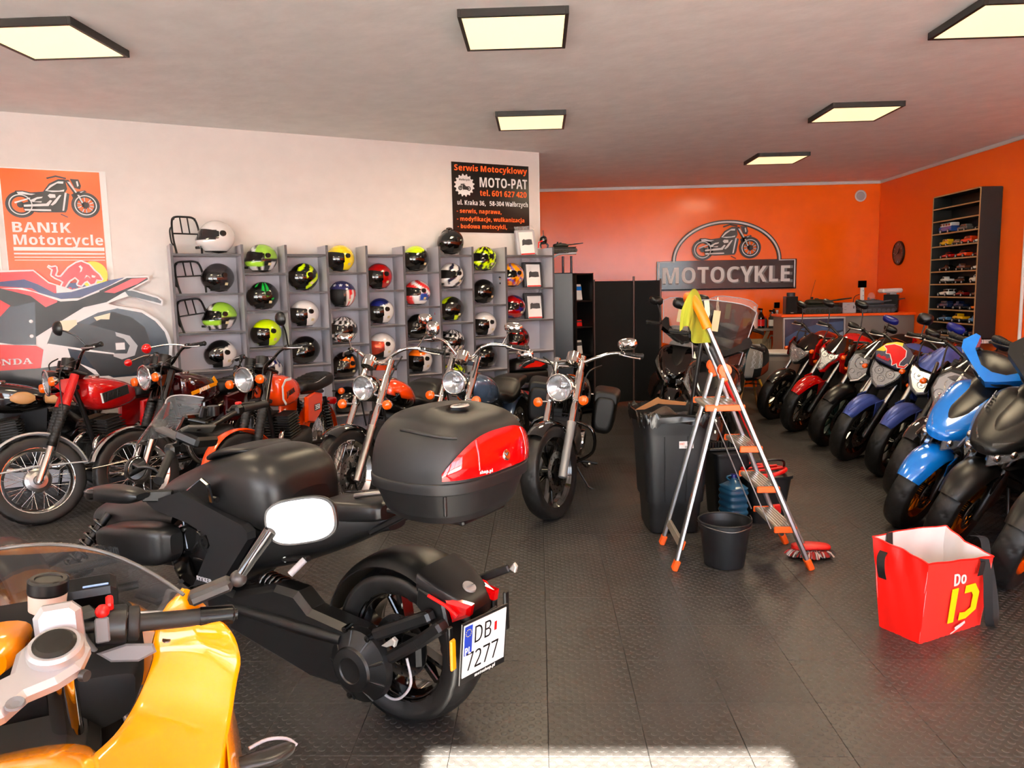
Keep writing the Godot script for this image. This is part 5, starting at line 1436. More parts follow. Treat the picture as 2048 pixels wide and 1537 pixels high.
	part(t, "tail", N().hull(smooth([[-.90, .74, 0, .10, .04, .04, 3], [-1.15, .80, 0, .13, .06, .06, 3], [-1.42, .89, 0, .10, .05, .05, 3], [-1.60, .95, 0, .03, .02, .02, 2.5]], 4), 18), pm)
	part(t, "tail_light", N().box(V(-1.60, .94, 0), V(.03, .03, .09), B0, .01), M["lens red"])
	var X := V(-1.40, .31, 0)
	wheel(t, "rear_wheel", X, .315, .218, .17, "ten" if not p.has("five") else "five", M[p.get("rim", "black rim")], T0, p.get("tread", "chevron"), .11, M["dark metal"])
	for s in LR: part(t, "swing_arm", N().bar(V(-.95, .40, s * .12), X + V(-.02, 0, s * .13), .06, .03, Vector3.BACK, .01), M["satin black"])
	part(t, "plate_hanger", N().bar(V(-1.52, .88, 0), V(-1.70, .60, 0), .10, .02, Vector3.BACK, .006), M["satin black"])
	part(t, "side_stand", N().tube([V(-.72, .25, -.14), V(-.68, .07, -.25), V(-.66, .05, -.30)], .011, 8), M["satin black"])
	if p.has("fly_art"):   # printed screen: a red bull on yellow and dark blue
		var B := RZ(deg_to_rad(46)) * Basis(V(0, 0, -1), V(0, 1, 0), V(1, 0, 0))
		var T := Transform3D(B, V(-.16, .985, 0))
		var bd := part(sc, "printed_cover", N().plate(P2([-.155, -.03, -.12, .085, -.06, .135, .0, .15, .085, .115, .16, .06, .15, -.05, .10, -.11, -.10, -.10]), T, .02, .006), M["print navy"])
		var q := func(a: Array, z: float, m: Material, nm: String) -> void: part(bd, nm, N().plate(P2(a), T * TP(V(0, 0, z)), .002), m)
		q.call([-.15, -.02, -.118, .083, -.06, .130, -.005, .145, .01, .11, -.06, .06, -.09, .0], .0105, M["print yellow"], "printed_yellow")
		var bull := [-.12, .05, -.06, .10, .0, .105, .06, .085, .09, .03, .085, -.04, .10, -.075, .14, -.06, .145, -.03, .152, -.03, .15, -.075, .10, -.092, .07, -.06, .05, -.095, .03, -.06, .0, -.03, -.03, .0, -.06, -.01, -.08, .03]
		q.call(Geometry2D.offset_polygon(P2(bull), .007)[0], .0115, M["print white"], "printed_outline") if false else part(bd, "printed_outline", N().plate(Geometry2D.offset_polygon(P2(bull), .006, Geometry2D.JOIN_ROUND)[0], T * TP(V(0, 0, .0115)), .002), M["print white"])
		q.call(bull, .013, M["print red"], "printed_bull")
		words(bd, "lettering", "RedBull", .11, .032, M["print red"], T * TP(V(-.055, -.06, .0115)))
	return t

func build_naked() -> void:
	mat("print navy", Color(.07, .08, .25), .35)
	mat("carbon", Color(.11, .105, .095), .25, .3, 1.0)
	mat("dark red", Color(.42, .01, .02), .2, .0, 1.0)
	mat("teal rim", Color(.02, .17, .16), .3, .4, 1.0)
	mat("matt blue", Color(.24, .31, .60), .35, .3)
	naked("black and dark red naked motorcycle at the row end nearest the chair", pose(2.80, -9.30, -148, -18, 1.03), 2, {"paint": "dark red", "shroud": "gloss black", "fender": "carbon", "short_fender": true, "cowl": "dark red"})
	naked("bright red naked motorcycle with a red front mudguard", pose(2.81, -8.50, -146, -19, 1.05), 4, {"paint": "red paint", "fender": "red paint", "cowl": "red paint", "housing": "red paint", "face": [.0, -.15, .03, -.13, .05, -.05, .11, .04, .105, .09, .05, .055, .0, .05], "lamps": [[-.04, .02, .035], [.04, .02, .035], [.0, -.095, .025]]})
	naked("dark naked motorcycle with a white and orange headlight outline and teal front wheel", pose(2.85, -7.72, -146, -19, 1.05), 4, {"paint": "gloss black", "rim": "teal rim", "short_fender": true, "brow": "white", "face": [.0, -.17, .06, -.13, .105, -.03, .10, .07, .05, .10, .0, .10], "lamps": [[.0, .01, .06], [-.04, -.09, .022], [.04, -.09, .022]], "w": .14})
	var blue := {"paint": "matt blue", "fender": "matt blue", "mirror_back": "blue", "face": [.0, -.14, .06, -.11, .125, -.02, .145, .08, .07, .05, .0, .055]}
	naked("blue naked motorcycle with a printed red bull on its fly screen", pose(2.80, -7.05, -146, -18, 1.03), 4, blue.merged({"fly_art": true, "screen_h": .17, "screen_top": .13, "mirrors": [[-.42, 1.33, -.28, .075, .04], [-.5, 1.18, .30, .075, .035]]}))
	naked("blue naked motorcycle with a plain blue fly screen", pose(2.87, -6.45, -146, -17, 1.04), 4, blue.merged({"screen": "matt blue", "screen_h": .17, "mirror_turn": 30.0, "mirrors": [[-.42, 1.22, -.30, .085, .05], [-.42, 1.20, .30, .06, .05]], "mirror_back": "satin black"}, true))
	naked("black naked motorcycle with a large clear headlight next to the blue scooter", pose(2.69, -5.74, -142, -18, 1.05), 4, {"paint": "gloss black", "short_fender": true, "fender": "gloss black", "tread": "wave", "slider": "satin black", "stanchion": "satin black", "face": [.0, -.15, .06, -.13, .12, -.04, .125, .05, .07, .12, .0, .13], "lamps": [[.0, .03, .06], [-.055, -.06, .035], [.055, -.06, .035]], "screen": "smoke", "mirrors": []})

func scooter(label: String, at: Transform3D, steer: float, p: Dictionary) -> Node3D:
	var t := thing("scooter", label, "scooter", at)
	var hd := V(-.32, .85, 0)
	var S := steering(hd, 26, steer)
	var A := V(0, .25, 0)
	var pm: Material = M[p.paint]
	var tr: Material = M[p.get("trim", "satin black")]
	wheel(t, "front_wheel", A, .258, .165, .12, "ten", M[p.get("rim", "gold")], S, "wave", .095, M["dark metal"])
	for s in LR: part(t, "fork_leg", N().tube([A + V(0, -.02, s * .085), A + V(-.02, .1, s * .085), A + V(-.15, .40, s * .08)], [.02, .028, .024], 12), M["satin black"], S)
	part(t, "brake_caliper", N().box(A + V(-.08, .05, -.075), V(.05, .08, .05), RZ(.9), .012), M["dark metal"], S)
	var ff := part(t, "front_fender", fender_g(A, .293, .088, 28, 160, .06, .004, .25), M[p.get("fender", p.paint)], S)
	for s in LR: part(ff, "fender_flank", N().plate(P2([.02, .47, -.10, .52, -.2, .40, -.16, .28, -.05, .28]), TP(V(0, 0, s * .092)), .008, .002), M[p.get("fender", p.paint)])
	# nose: the beak with lamps on both flanks
	part(t, "nose", N().hull(smooth([[.06, .615, 0, .02, .015, .02, 2.2], [.04, .625, 0, .07, .035, .04, 2.2], [-.06, .66, 0, .13, .07, .08, 2.3], [-.18, .70, 0, .175, .11, .13, 2.5], [-.32, .73, 0, .205, .15, .20, 2.8], [-.46, .70, 0, .20, .16, .30, 3.0], [-.52, .66, 0, .16, .13, .26, 3.0]], 4), 32), pm)
	part(t, "nose_panel", N().hull(smooth([[-.02, .672, 0, .03, .03, .02, 2.4], [-.10, .715, 0, .07, .05, .02, 2.6], [-.22, .765, 0, .10, .075, .03, 2.6], [-.36, .83, 0, .125, .09, .03, 2.6], [-.46, .86, 0, .10, .07, .03, 2.6]], 4), 24), tr)
	for s in LR:
		var hl := []
		for i in 7:
			var f := i / 6.0
			var line := PackedVector3Array()
			for j in 5:
				var u := j / 4.0
				line.append(V(.045 - .29 * f - .01 * u, .575 + .12 * f + lerpf(-.035, .085 - .06 * f, u) + .04 * f, s * (.035 + .155 * pow(f, .75) + .012 - .02 * u)))
			hl.append(line)
		if s < 0: for l in hl: l.reverse()
		var h := part(t, "headlight", N().sheet(hl, .02), M["reflector"])
		for e in [.1, .32]: part(h, "lamp_bowl", N().ball(V(.045 - .29 * e + .006, .578 + .14 * e, s * (.047 + .155 * pow(e, .75))), V(.02, .024, .02), B0, 14), M["chrome"])
		var gl := []
		for l in hl:
			var q := PackedVector3Array()
			for v in l: q.append(v + V(.012, .002, s * .012))
			gl.append(q)
		part(h, "headlight_glass", N().sheet(gl, .003), M["lens"])
		part(t, "flank_trim", N().plate(P2([-.06, .665, -.30, .80, -.44, .83, -.40, .77, -.22, .69]), Transform3D(RY(s * .35) * RX(-s * .35), V(-.02, -.01, s * .135)), .014, .005), tr)
		part(t, "lower_flank", N().plate(P2([.0, .555, -.30, .60, -.50, .52, -.52, .36, -.34, .32, -.2, .46]), Transform3D(RY(s * .25), V(.02, 0, s * .115)), .03, .01), tr)
	# handlebar cowl: a V of two blades
	part(t, "handlebar_cowl", N().hull(smooth([[-.24, .93, 0, .03, .02, .02, 2.4], [-.28, .95, 0, .10, .05, .05, 2.6], [-.36, .99, 0, .16, .07, .07, 2.6], [-.44, 1.0, 0, .13, .05, .05, 2.6]], 4), 22), tr, S)
	face_plate(t, "cowl_blade", both([.0, -.10, .05, -.075, .215, .035, .235, .085, .20, .15, .17, .145, .15, .06, .07, -.015, .0, -.03]), V(-.30, .98, 0), 38, .07, .02, pm, S)
	handlebar(t, [V(-.40, 1.0, 0), V(-.40, 1.01, .06), V(-.41, 1.03, .16), V(-.43, 1.04, .22), V(-.48, 1.03, .36)], .012, S, M["satin black"], .125, M["satin black"])
	for e in p.get("mirrors", []): mirror(t, V(-.42, 1.04, .22 * signf(e[2])), V(e[0], e[1], e[2]), Vector2(e[3], e[4]), S, M["satin black"], M["satin black"], 2.6, 0, -8)
	part(t, "leg_shield", N().hull([[-.60, .62, 0, .17, .22, .28, 3], [-.50, .64, 0, .19, .22, .30, 3]], 20), tr)
	part(t, "floor_board", N().box(V(-.75, .30, 0), V(.45, .08, .36), B0, .02), tr)
	part(t, "rear_body", N().hull(smooth([[-.88, .5, 0, .12, .16, .16, 3], [-.95, .54, 0, .16, .18, .2, 3], [-1.3, .62, 0, .16, .12, .14, 2.8], [-1.6, .72, 0, .09, .06, .06, 2.6], [-1.68, .75, 0, .03, .02, .02, 2.4]], 4), 22), pm)
	part(t, "seat", N().hull(smooth([[-.86, .74, 0, .07, .03, .04, 3], [-.92, .75, 0, .14, .05, .06, 3], [-1.2, .75, 0, .15, .05, .06, 3], [-1.32, .81, 0, .13, .05, .06, 3], [-1.58, .83, 0, .08, .03, .05, 3]], 4), 20), M["black leather"])
	wheel(t, "rear_wheel", V(-1.33, .25, 0), .258, .165, .13, "ten", M[p.get("rim", "gold")], T0, "wave", .09, M["dark metal"])
	part(t, "engine_case", N().hull([[-1.4, .27, -.12, .04, .06, .06, 3], [-1.33, .27, -.13, .06, .10, .09, 3], [-.9, .32, -.12, .05, .08, .08, 3]], 16), M["dark metal"])
	part(t, "tail_light", N().box(V(-1.68, .74, 0), V(.03, .05, .1), B0, .01), M["lens red"])
	part(t, "side_stand", N().tube([V(-.75, .27, -.14), V(-.70, .05, -.25)], .011, 8), M["satin black"])
	if p.has("name"):
		for s in LR:
			var b := (B0 if s > 0 else Basis(V(-1, 0, 0), V(0, 1, 0), V(0, 0, -1)))
			words(t, "lettering", p.name, .16, .028, M["light grey"], Transform3D(RY(s * .25) * b * RZ(.35 * (1.0 if s < 0 else -1.0)), V(-.20, .79, s * .158)), true, .003)
	return t

func build_scooters() -> void:
	mat("matt black paint", Color(.055, .055, .055), .38, .2)
	for e in [["black touring scooter with a tall clear windscreen in front of the folding screen", V(1.30, -8.1, -104), "clear"], ["black maxi scooter with a smoked screen behind the waste bin", V(1.27, -6.2, -100), "smoke"], ["black scooter with a clear windscreen behind the top of the ladder", V(1.95, -8.6, -100), "clear"]]:
		var sc = scooter(e[0], pose(e[1].x, e[1].y, e[1].z, -9, 1.12), 8, {"paint": "gloss black", "rim": "black rim", "mirrors": [[-.5, 1.25, .32, .07, .045]]})
		var rows := []
		for i in 6:
			var line := PackedVector3Array()
			for j in 9:
				var u := 1.0 - j / 4.0
				line.append(V(-.24 - .03 * i - .06 * u * u, .88 + .09 * i - .01 * i * pow(absf(u), 4.0), u * (.17 + .015 * i)))
			rows.append(line)
		part(sc, "wind_screen", N().sheet(rows, .004), M[e[2]])
		var rim_ := [rows[0][0], rows[3][0]]
		for q in rows[5]: rim_.append(q)
		rim_.append(rows[3][8]); rim_.append(rows[0][8])
		part(sc, "screen_edge", N().tube(rim_, .004, 6), M["light grey"])
		part(sc, "cream_sticker", N().box(V(-.285, 1.18, .05), V(.004, .16, .05), RZ(.3)), M["cream"])
	scooter("bright blue scooter with gold front wheel in the right row", pose(2.40, -5.06, -146, -19, 1.12), 6, {"paint": "bright blue", "name": "Zipp", "mirrors": [[-.5, 1.27, -.30, .07, .045]]})
	scooter("matt black scooter with gold wheels beside the blue scooter", pose(2.44, -4.63, -146, -19, 1.12), 6, {"paint": "matt black paint", "name": "Zipp"})
	scooter("second matt black scooter with gold wheels, cut by the right picture edge", pose(2.46, -4.03, -146, -19, 1.12), 6, {"paint": "matt black paint"})

# rows of coloured outline -> closed rounded panel standing on plane z = const (outer face towards s)
func build_trike() -> void:
	mat("trike black", Color(.055, .056, .06), .36)
	mat("trike panel", Color(.085, .088, .095), .42)
	mat("badge white", Color(.72, .71, .69), .3, .4)
	var SB: Material = M["trike black"]; var PB: Material = M["trike panel"]
	var t := thing("three_wheeled_motorcycle", "black three-wheeled motorcycle seen from behind with red tail lights and a white number plate", "trike", pose(-.50, -2.76, 150, 0))
	# rear end
	wheel(t, "rear_wheel", V(0, .298, 0), .298, .208, .205, "five", M["black rim"], T0, "chevron", .12, M["dark metal"])
	part(t, "rear_fender", fender_g(V(0, .298, 0), .352, .125, 10, 122, .042, .006), SB)
	var tc := part(t, "tail_cover", N().hull(smooth([[-.135, .575, 0, .125, .055, .03, 5], [-.20, .565, 0, .12, .03, .04, 5], [-.27, .535, 0, .095, .02, .06, 5], [-.315, .50, 0, .075, .02, .07, 5], [-.325, .48, 0, .07, .012, .05, 5]], 3), 28), SB)
	part(tc, "round_badge", N().cyl(V(-.272, .5525, .0), V(-.276, .560, .0), .026, .025, 24), M["badge white"])
	part(tc, "badge_bird", N().plate(P2([-.018, -.004, -.006, .010, .012, .012, .018, .002, .008, -.008, .0, -.002, -.008, -.016]), Transform3D(Basis(V(0, 0, -1), V(.45, .89, 0), V(-.89, .45, 0)) , V(-.277, .5612, 0)) * Transform3D(RX(-PI / 2), Vector3.ZERO), .001), M["gloss black"])
	for s in LR:
		var z = s * .125
		var lp := part(t, "tail_light", N().plate(P2([-.165, .562, -.257, .542, -.345, .532, -.337, .492, -.265, .458, -.25, .50]), Transform3D(RY(s * -.12), V(0, 0, z - s * .008)), .045, .012), M["lens red"])
		part(lp, "light_bar", N().tube([V(-.19, .553, z + s * .004), V(-.26, .528, z - s * .002), V(-.30, .495, z - s * .01)], .006, 8), M["tail glow"])
		part(t, "light_housing", N().plate(P2([-.14, .575, -.25, .535, -.27, .45, -.20, .44, -.13, .50]), TP(V(0, 0, z - s * .012)), .03, .008), SB)
	part(t, "indicator_arm", N().bar(V(-.235, .535, .13), V(-.345, .588, .155), .022, .03, Vector3.BACK, .005), SB)
	part(t, "indicator_lens", N().plate(P2([-.345, .585, -.368, .612, -.38, .60, -.372, .575]), TP(V(0, 0, .156)), .018, .004), M["badge white"])
	# number plate hung on the right behind the tyre
	var PT := Transform3D(RY(deg_to_rad(-90 - 10)) * RX(deg_to_rad(6)), V(-.392, .412, -.085))
	var pl := part(t, "number_plate", N().box(Vector3.ZERO, V(.205, .19, .004), B0, .001), M["white gloss"], PT)
	part(pl, "plate_frame", N().box(V(0, -.008, -.004), V(.224, .225, .006), B0, .002), M["satin black"])
	part(pl, "blue_field", N().box(V(-.082, .038, .0022), V(.036, .105, .001)), M["plate blue"])
	words(pl, "lettering", "PL", .028, .026, M["white"], TP(V(-.082, .0, .003)), true, .0006)
	var stars := N()
	for k in 12: stars.cyl(V(-.082 + cos(TAU * k / 12) * .0125, .065 + sin(TAU * k / 12) * .0125, .0025), V(-.082 + cos(TAU * k / 12) * .0125, .065 + sin(TAU * k / 12) * .0125, .0032), .0017, .0017, 6)
	part(pl, "stars", stars, M["yellow"])
	words(pl, "lettering", "DB", .080, .058, M["gloss black"], TP(V(-.012, .045, .0026)), false, .0008)
	words(pl, "lettering", "7277", .155, .062, M["gloss black"], TP(V(-.010, -.045, .0026)), false, .0008)
	part(pl, "red_sticker", N().box(V(.05, .045, .0024), V(.012, .032, .0006)), M["red"])
	words(pl, "lettering", "motoshop.pl", .10, .011, M["white"], TP(V(.01, -.107, .0)), true, .0006)
	part(t, "plate_bracket", N().bar(V(-.37, .49, -.02), V(-.30, .40, .02), .08, .012, Vector3.BACK, .003), SB)
	part(t, "reflector_holder", N().box(V(-.33, .43, .075), V(.012, .13, .028), B0, .005), SB)
	part(t, "side_reflector_holder", N().box(V(-.352, .44, .118), V(.012, .15, .03), B0, .005), SB)
	part(t, "amber_reflector", N().box(V(-.345, .405, -.203), V(.012, .108, .028), RX(.0), .005), M["amber plastic"])
	part(t, "reflector_bracket", N().box(V(-.33, .43, -.195), V(.012, .13, .022), B0, .003), SB)
	# swing arm and final drive on the left
	part(t, "swing_arm", N().plate(P2([.03, .215, .13, .145, .36, .142, .80, .225, .95, .30, .95, .42, .77, .40, .52, .475, .40, .472, .33, .415, .08, .385, .02, .32]), TP(V(0, 0, -.15)), .11, .022), SB)
	part(t, "arm_ridge", N().tube([V(.16, .34, -.205), V(.42, .34, -.206), V(.80, .34, -.205)], [.02, .028, .02], 10), SB)
	var fd := part(t, "final_drive", N().turned([[.14, .0], [.135, .03], [.085, .06], [.08, .07], [.05, .075], [.046, .070], [.0, .068]], V(.09, .255, -.17), Vector3.FORWARD, 36), SB)
	for k in 9:
		var a := TAU * k / 9
		part(fd, "rib", N().bar(V(.09 + cos(a) * .06, .255 + sin(a) * .06, -.235), V(.09 + cos(a) * .135, .255 + sin(a) * .135, -.20), .012, .012, V(-sin(a), cos(a), 0), .003), SB)
	for e in [[.03, .375], [.01, .20], [.14, .385], [.13, .135]]: part(fd, "bolt", N().cyl(V(e[0], e[1], -.17), V(e[0], e[1], -.212), .014, .012, 12).cyl(V(e[0], e[1], -.205), V(e[0], e[1], -.216), .006, .006, 6), M["gloss black"])
	part(t, "fender_arm", N().bar(V(.03, .375, -.165), V(-.22, .495, -.15), .05, .045, Vector3.BACK, .01).bar(V(-.03, .30, -.165), V(-.18, .40, -.155), .04, .045, Vector3.BACK, .01).bar(V(-.16, .385, -.155), V(-.27, .47, -.15), .06, .045, Vector3.BACK, .01), SB)
	part(t, "silver_bracket", N().plate(P2([-.03, .362, -.085, .405, -.10, .395, -.09, .37, -.082, .375, -.055, .362]), TP(V(0, 0, -.197)), .02, .004), M["badge white"])
	part(t, "brake_hose", N().tube(curve([V(-.10, .31, -.15), V(-.115, .22, -.15), V(-.07, .155, -.15), V(-.02, .135, -.15), V(.03, .15, -.15)], 6), .005, 8), M["light grey"])
	part(t, "brake_caliper", N().box(V(-.09, .315, -.10), V(.09, .12, .05), B0, .015), M["dark metal"])
	spring(t, "shock_absorber", V(.455, .42, -.11), V(.69, .445, -.11), .036, M["satin black"], M["gloss black"], 7)
	# tail, seat and underbody
	part(t, "underbody", N().hull(smooth([[.05, .75, 0, .05, .03, .03, 3], [.12, .75, 0, .09, .05, .05, 3.4], [.28, .71, 0, .12, .08, .09, 3.4], [.50, .66, 0, .15, .10, .13, 3.4], [.75, .60, 0, .18, .14, .15, 3.4], [.95, .55, 0, .19, .16, .2, 3.4]], 4), 28), SB)
	part(t, "passenger_rack", N().hull(smooth([[.05, .80, 0, .09, .03, .03, 4], [.09, .80, 0, .115, .04, .04, 4], [.25, .785, 0, .12, .045, .05, 4], [.37, .765, 0, .11, .04, .05, 4], [.42, .75, 0, .08, .03, .04, 4]], 3), 26), SB)
	part(t, "rack_slot", N().box(V(.28, .829, .02), V(.09, .004, .02), RZ(-.12), .001), M["gloss black"])
	part(t, "rack_rail", N().tube(curve([V(.20, .842, -.06), V(.14, .855, -.06), V(.04, .868, -.05), V(-.10, .845, -.05)], 4), .010, 10), M["steel"])
	for s in LR: part(t, "case_support", N().bar(V(.12, .715, s * .07), V(-.12, .845, s * .08), .03, .025, Vector3.BACK, .006), SB)
	part(t, "case_plate", N().box(V(-.18, .833, 0), V(.34, .02, .26), B0, .006), SB)
	part(t, "seat", N().hull(smooth([[.40, .72, 0, .10, .03, .04, 3], [.45, .715, 0, .15, .05, .05, 3.2], [.58, .69, 0, .17, .05, .05, 3.2], [.72, .70, 0, .16, .07, .05, 3.2], [.80, .72, 0, .12, .06, .05, 3.2]], 4), 26), M["black leather"])
	part(t, "footpeg_mount", N().bar(V(.52, .565, -.14), V(.36, .60, -.16), .03, .02, Vector3.BACK, .005), SB)
	part(t, "footpeg", N().tube([V(.37, .598, -.17), V(.40, .55, -.22)], .013, 10), M["light grey"])
	part(t, "warning_sticker", N().cyl(V(.50, .57, -.152), V(.50, .57, -.1545), .011, .011, 16), M["white"])
	# main body
	part(t, "tank_cover", N().hull(smooth([[.50, .78, 0, .10, .05, .10, 3.2], [.52, .78, 0, .17, .12, .13, 3.4], [.58, .79, 0, .21, .175, .14, 3.4], [.68, .80, 0, .225, .185, .13, 3.2], [.80, .79, 0, .225, .18, .12, 3.0], [.95, .765, 0, .215, .16, .11, 2.8], [1.10, .73, 0, .20, .14, .10, 2.8], [1.26, .70, 0, .17, .10, .09, 2.8], [1.36, .68, 0, .10, .05, .05, 2.6]], 5), 40), SB)
	part(t, "top_lid", N().hull(smooth([[.70, .972, .0, .08, .01, .02, 3], [.76, .974, 0, .13, .014, .02, 3], [.90, .955, 0, .14, .016, .02, 3], [1.02, .915, 0, .10, .014, .02, 3]], 4), 22), SB)
	for s in LR:
		part(t, "side_panel", N().plate(P2([1.25, .725, 1.01, .80, .63, .715, .60, .69, .60, .66, .76, .475, 1.0, .39, .96, .41, .835, .60, .85, .64, .98, .675, 1.2, .70]), TP(V(0, 0, s * .225)), .04, .01), PB)
		part(t, "air_intake", N().plate(P2([.925, .825, .83, .885, .79, .865, .775, .79, .80, .785]), Transform3D(RY(s * -.05), V(0, 0, s * .2215)), .02, .006), M["gloss black"])
		part(t, "intake_fin", N().tube(curve([V(.90, .828, s * .233), V(.845, .80, s * .236), V(.78, .795, s * .236)], 4), .012, 8), SB)
		# engine covers
		var en := part(t, "engine_cover", N().turned([[.17, .0], [.165, .03], [.14, .035], [.13, .045], [.0, .05]], V(1.03, .51, s * .16), V(0, 0, s), 40), M["gloss black"])
		for e in [[1.055, .622], [1.118, .495], [1.109, .383], [.95, .64]]: part(en, "bolt", N().cyl(V(e[0], e[1], s * .19), V(e[0], e[1], s * .212), .009, .008, 10), M["steel"])
		for e in [.4, 1.3, 2.3, 3.2]: part(en, "cover_rib", N().bar(V(1.03 + cos(e) * .03, .51 + sin(e) * .03, s * .208), V(1.03 + cos(e) * .15, .51 + sin(e) * .15, s * .196), .014, .01, V(-sin(e), cos(e), 0), .003), M["gloss black"])
		part(t, "frame_boss", N().plate(P2([.93, .66, .86, .64, .85, .57, .89, .545, .94, .58]), TP(V(0, 0, s * .205)), .03, .008).turned([[.03, .0], [.028, .012], [.018, .012], [.016, .004], [.0, .004]], V(.889, .60, s * .222), V(0, 0, s), 18), M["satin black"])
		# front wheels on their arms
		wheel(t, "front_wheel", V(1.72, .285, s * .62), .285, .205, .15, "five", M["black rim"])
		part(t, "front_fender", fender_g(V(1.72, .285, s * .62), .31, .085, 20, 150, .03, .005), SB)
		for y in [.28, .42]: part(t, "suspension_arm", N().tube([V(1.5, y, s * .16), V(1.70, y - .02, s * .54)], .02, 8).tube([V(1.9, y, s * .16), V(1.72, y - .02, s * .54)], .02, 8), M["satin black"])
		spring(t, "front_shock", V(1.70, .32, s * .42), V(1.66, .60, s * .18), .035, M["satin black"], M["gloss black"], 8)
		var hl := part(t, "headlight_pod", N().hull(smooth([[1.18, .775, s * .30, .03, .012, .012, 3], [1.24, .775, s * .31, .045, .03, .035, 3], [1.40, .765, s * .31, .05, .035, .04, 3], [1.52, .75, s * .31, .04, .028, .03, 3], [1.55, .745, s * .31, .02, .015, .015, 3]], 3), 22), SB)
		part(hl, "pod_lens", N().hull(smooth([[1.44, .762, s * .345, .01, .02, .02, 3], [1.50, .755, s * .345, .015, .025, .03, 3], [1.56, .745, s * .33, .01, .018, .02, 3]], 3), 16), M["gloss black"])
		part(hl, "pod_arm", N().bar(V(1.22, .765, s * .28), V(1.12, .76, s * .20), .05, .02, Vector3.UP, .006), SB)
		part(t, "foot_rest", N().box(V(1.18, .33, s * .27), V(.16, .03, .12), B0, .01), M["satin black"])
		var fb := part(t, "side_box", N().hull(smooth([[1.06, .575, s * .24, .03, .04, .05, 4], [1.10, .575, s * .26, .06, .07, .09, 4], [1.25, .565, s * .27, .075, .075, .10, 4], [1.50, .535, s * .25, .07, .06, .08, 4], [1.62, .515, s * .22, .05, .03, .04, 4], [1.65, .51, s * .21, .02, .015, .02, 4]], 4), 30), SB)
		var bb := B0 if s > 0 else Basis(V(-1, 0, 0), V(0, 1, 0), V(0, 0, -1))
		words(fb, "lettering", "can-am", .20, .048, M["grey lettering"], Transform3D(bb * RY(-s * .0) * RZ(s * -.11), V(1.42, .515, s * .335)), true, .012)
		words(t, "lettering", "RYKER", .095, .018, M["light grey"], Transform3D(bb * RZ(s * .0), V(.885, .447, s * .2465)), true, .002)
	# front body, screen, steering
	part(t, "front_body", N().hull(smooth([[1.2, .58, 0, .17, .12, .2, 3], [1.5, .56, 0, .19, .13, .2, 3], [1.85, .52, 0, .14, .09, .16, 3], [2.0, .48, 0, .06, .04, .08, 3]], 4), 24), SB)
	var bars := part(t, "handlebar", N().tube(curve([V(1.03, .872, -.31), V(1.12, .94, -.2), V(1.16, .99, -.10), V(1.17, 1.01, .02), V(1.20, 1.035, .14), V(1.235, 1.06, .27), V(1.235, 1.065, .40)], 5), .013, 10), M["satin black"])
	for e in [[V(1.12, .94, -.2), V(1.02, .865, -.325)], [V(1.237, 1.06, .27), V(1.236, 1.066, .415)]]:
		part(bars, "grip", N().tube([e[0], e[0].lerp(e[1], .05), e[0].lerp(e[1], .95), e[1]], [.022, .018, .018, .021], 14), M["rubber"])
		part(bars, "switch_box", N().box(e[0].lerp(e[1], -.2), V(.05, .05, .06), RY(.3), .012), M["satin black"])
	part(bars, "red_switch", N().box(V(1.215, 1.095, .235), V(.022, .012, .03), RY(.3), .004), M["red"])
	part(bars, "brake_lever", N().tube(curve([V(1.28, 1.05, .22), V(1.31, 1.07, .30), V(1.30, 1.07, .40)], 4), .007, 8), M["satin black"])
	part(bars, "reservoir", N().cyl(V(1.25, 1.05, .12), V(1.25, 1.095, .12), .026, .028, 18), M["satin black"])
	var db := part(t, "display_mount", N().box(V(1.13, .985, -.06), V(.12, .05, .16), Basis.from_euler(V(.15, .35, .35)), .012), M["satin black"])
	part(db, "phone_holder", N().plate(P2([-.075, -.03, -.06, -.04, .06, -.03, .075, -.01, .06, .035, -.06, .04]), Transform3D(Basis.from_euler(V(-1.1, 1.1, .3)), V(1.10, 1.03, -.07)), .014, .004), mat("holder grey", Color(.26, .25, .23), .4))
	part(db, "holder_hole", N().cyl(V(1.10, 1.03, -.07), V(1.092, 1.0405, -.073), .013, .013, 16), M["gloss black"])
	part(db, "display", N().box(V(1.22, 1.04, -.02), V(.03, .09, .15), Basis.from_euler(V(.1, .35, .5)), .01), M["gloss black"])
	part(db, "mount_arm", N().box(V(1.17, 1.06, -.05), V(.14, .012, .03), Basis.from_euler(V(.2, .5, .2)), .004).box(V(1.2, 1.08, .03), V(.02, .06, .05), Basis.from_euler(V(.2, .5, .2)), .008), M["satin black"])
	var ws := []
	for i in 6:
		var f := i / 5.0
		var line := PackedVector3Array()
		for j in 9:
			var u := 1.0 - j / 4.0
			line.append(V(1.58 - .20 * f - .07 * u * u, .93 + .22 * f - .02 * u * u * f, u * lerpf(.14, .10, f) + .02))
		ws.append(line)
	var wsn := part(t, "wind_screen", N().sheet(ws, .004), M["clear"])
	var edge := []
	for j in 9: edge.append(ws[5][j])
	part(wsn, "screen_edge", N().tube(edge, .003, 6), M["light grey"])
	part(t, "screen_mount", N().bar(V(1.30, .93, .03), V(1.54, .98, .03), .05, .02, Vector3.BACK, .005), M["steel"])
	mirror(t, V(1.04, .88, -.30), V(1.10, .915, -.365), Vector2(.05, .05), T0, M["satin black"], M["satin black"], 2.0, 12, 4)

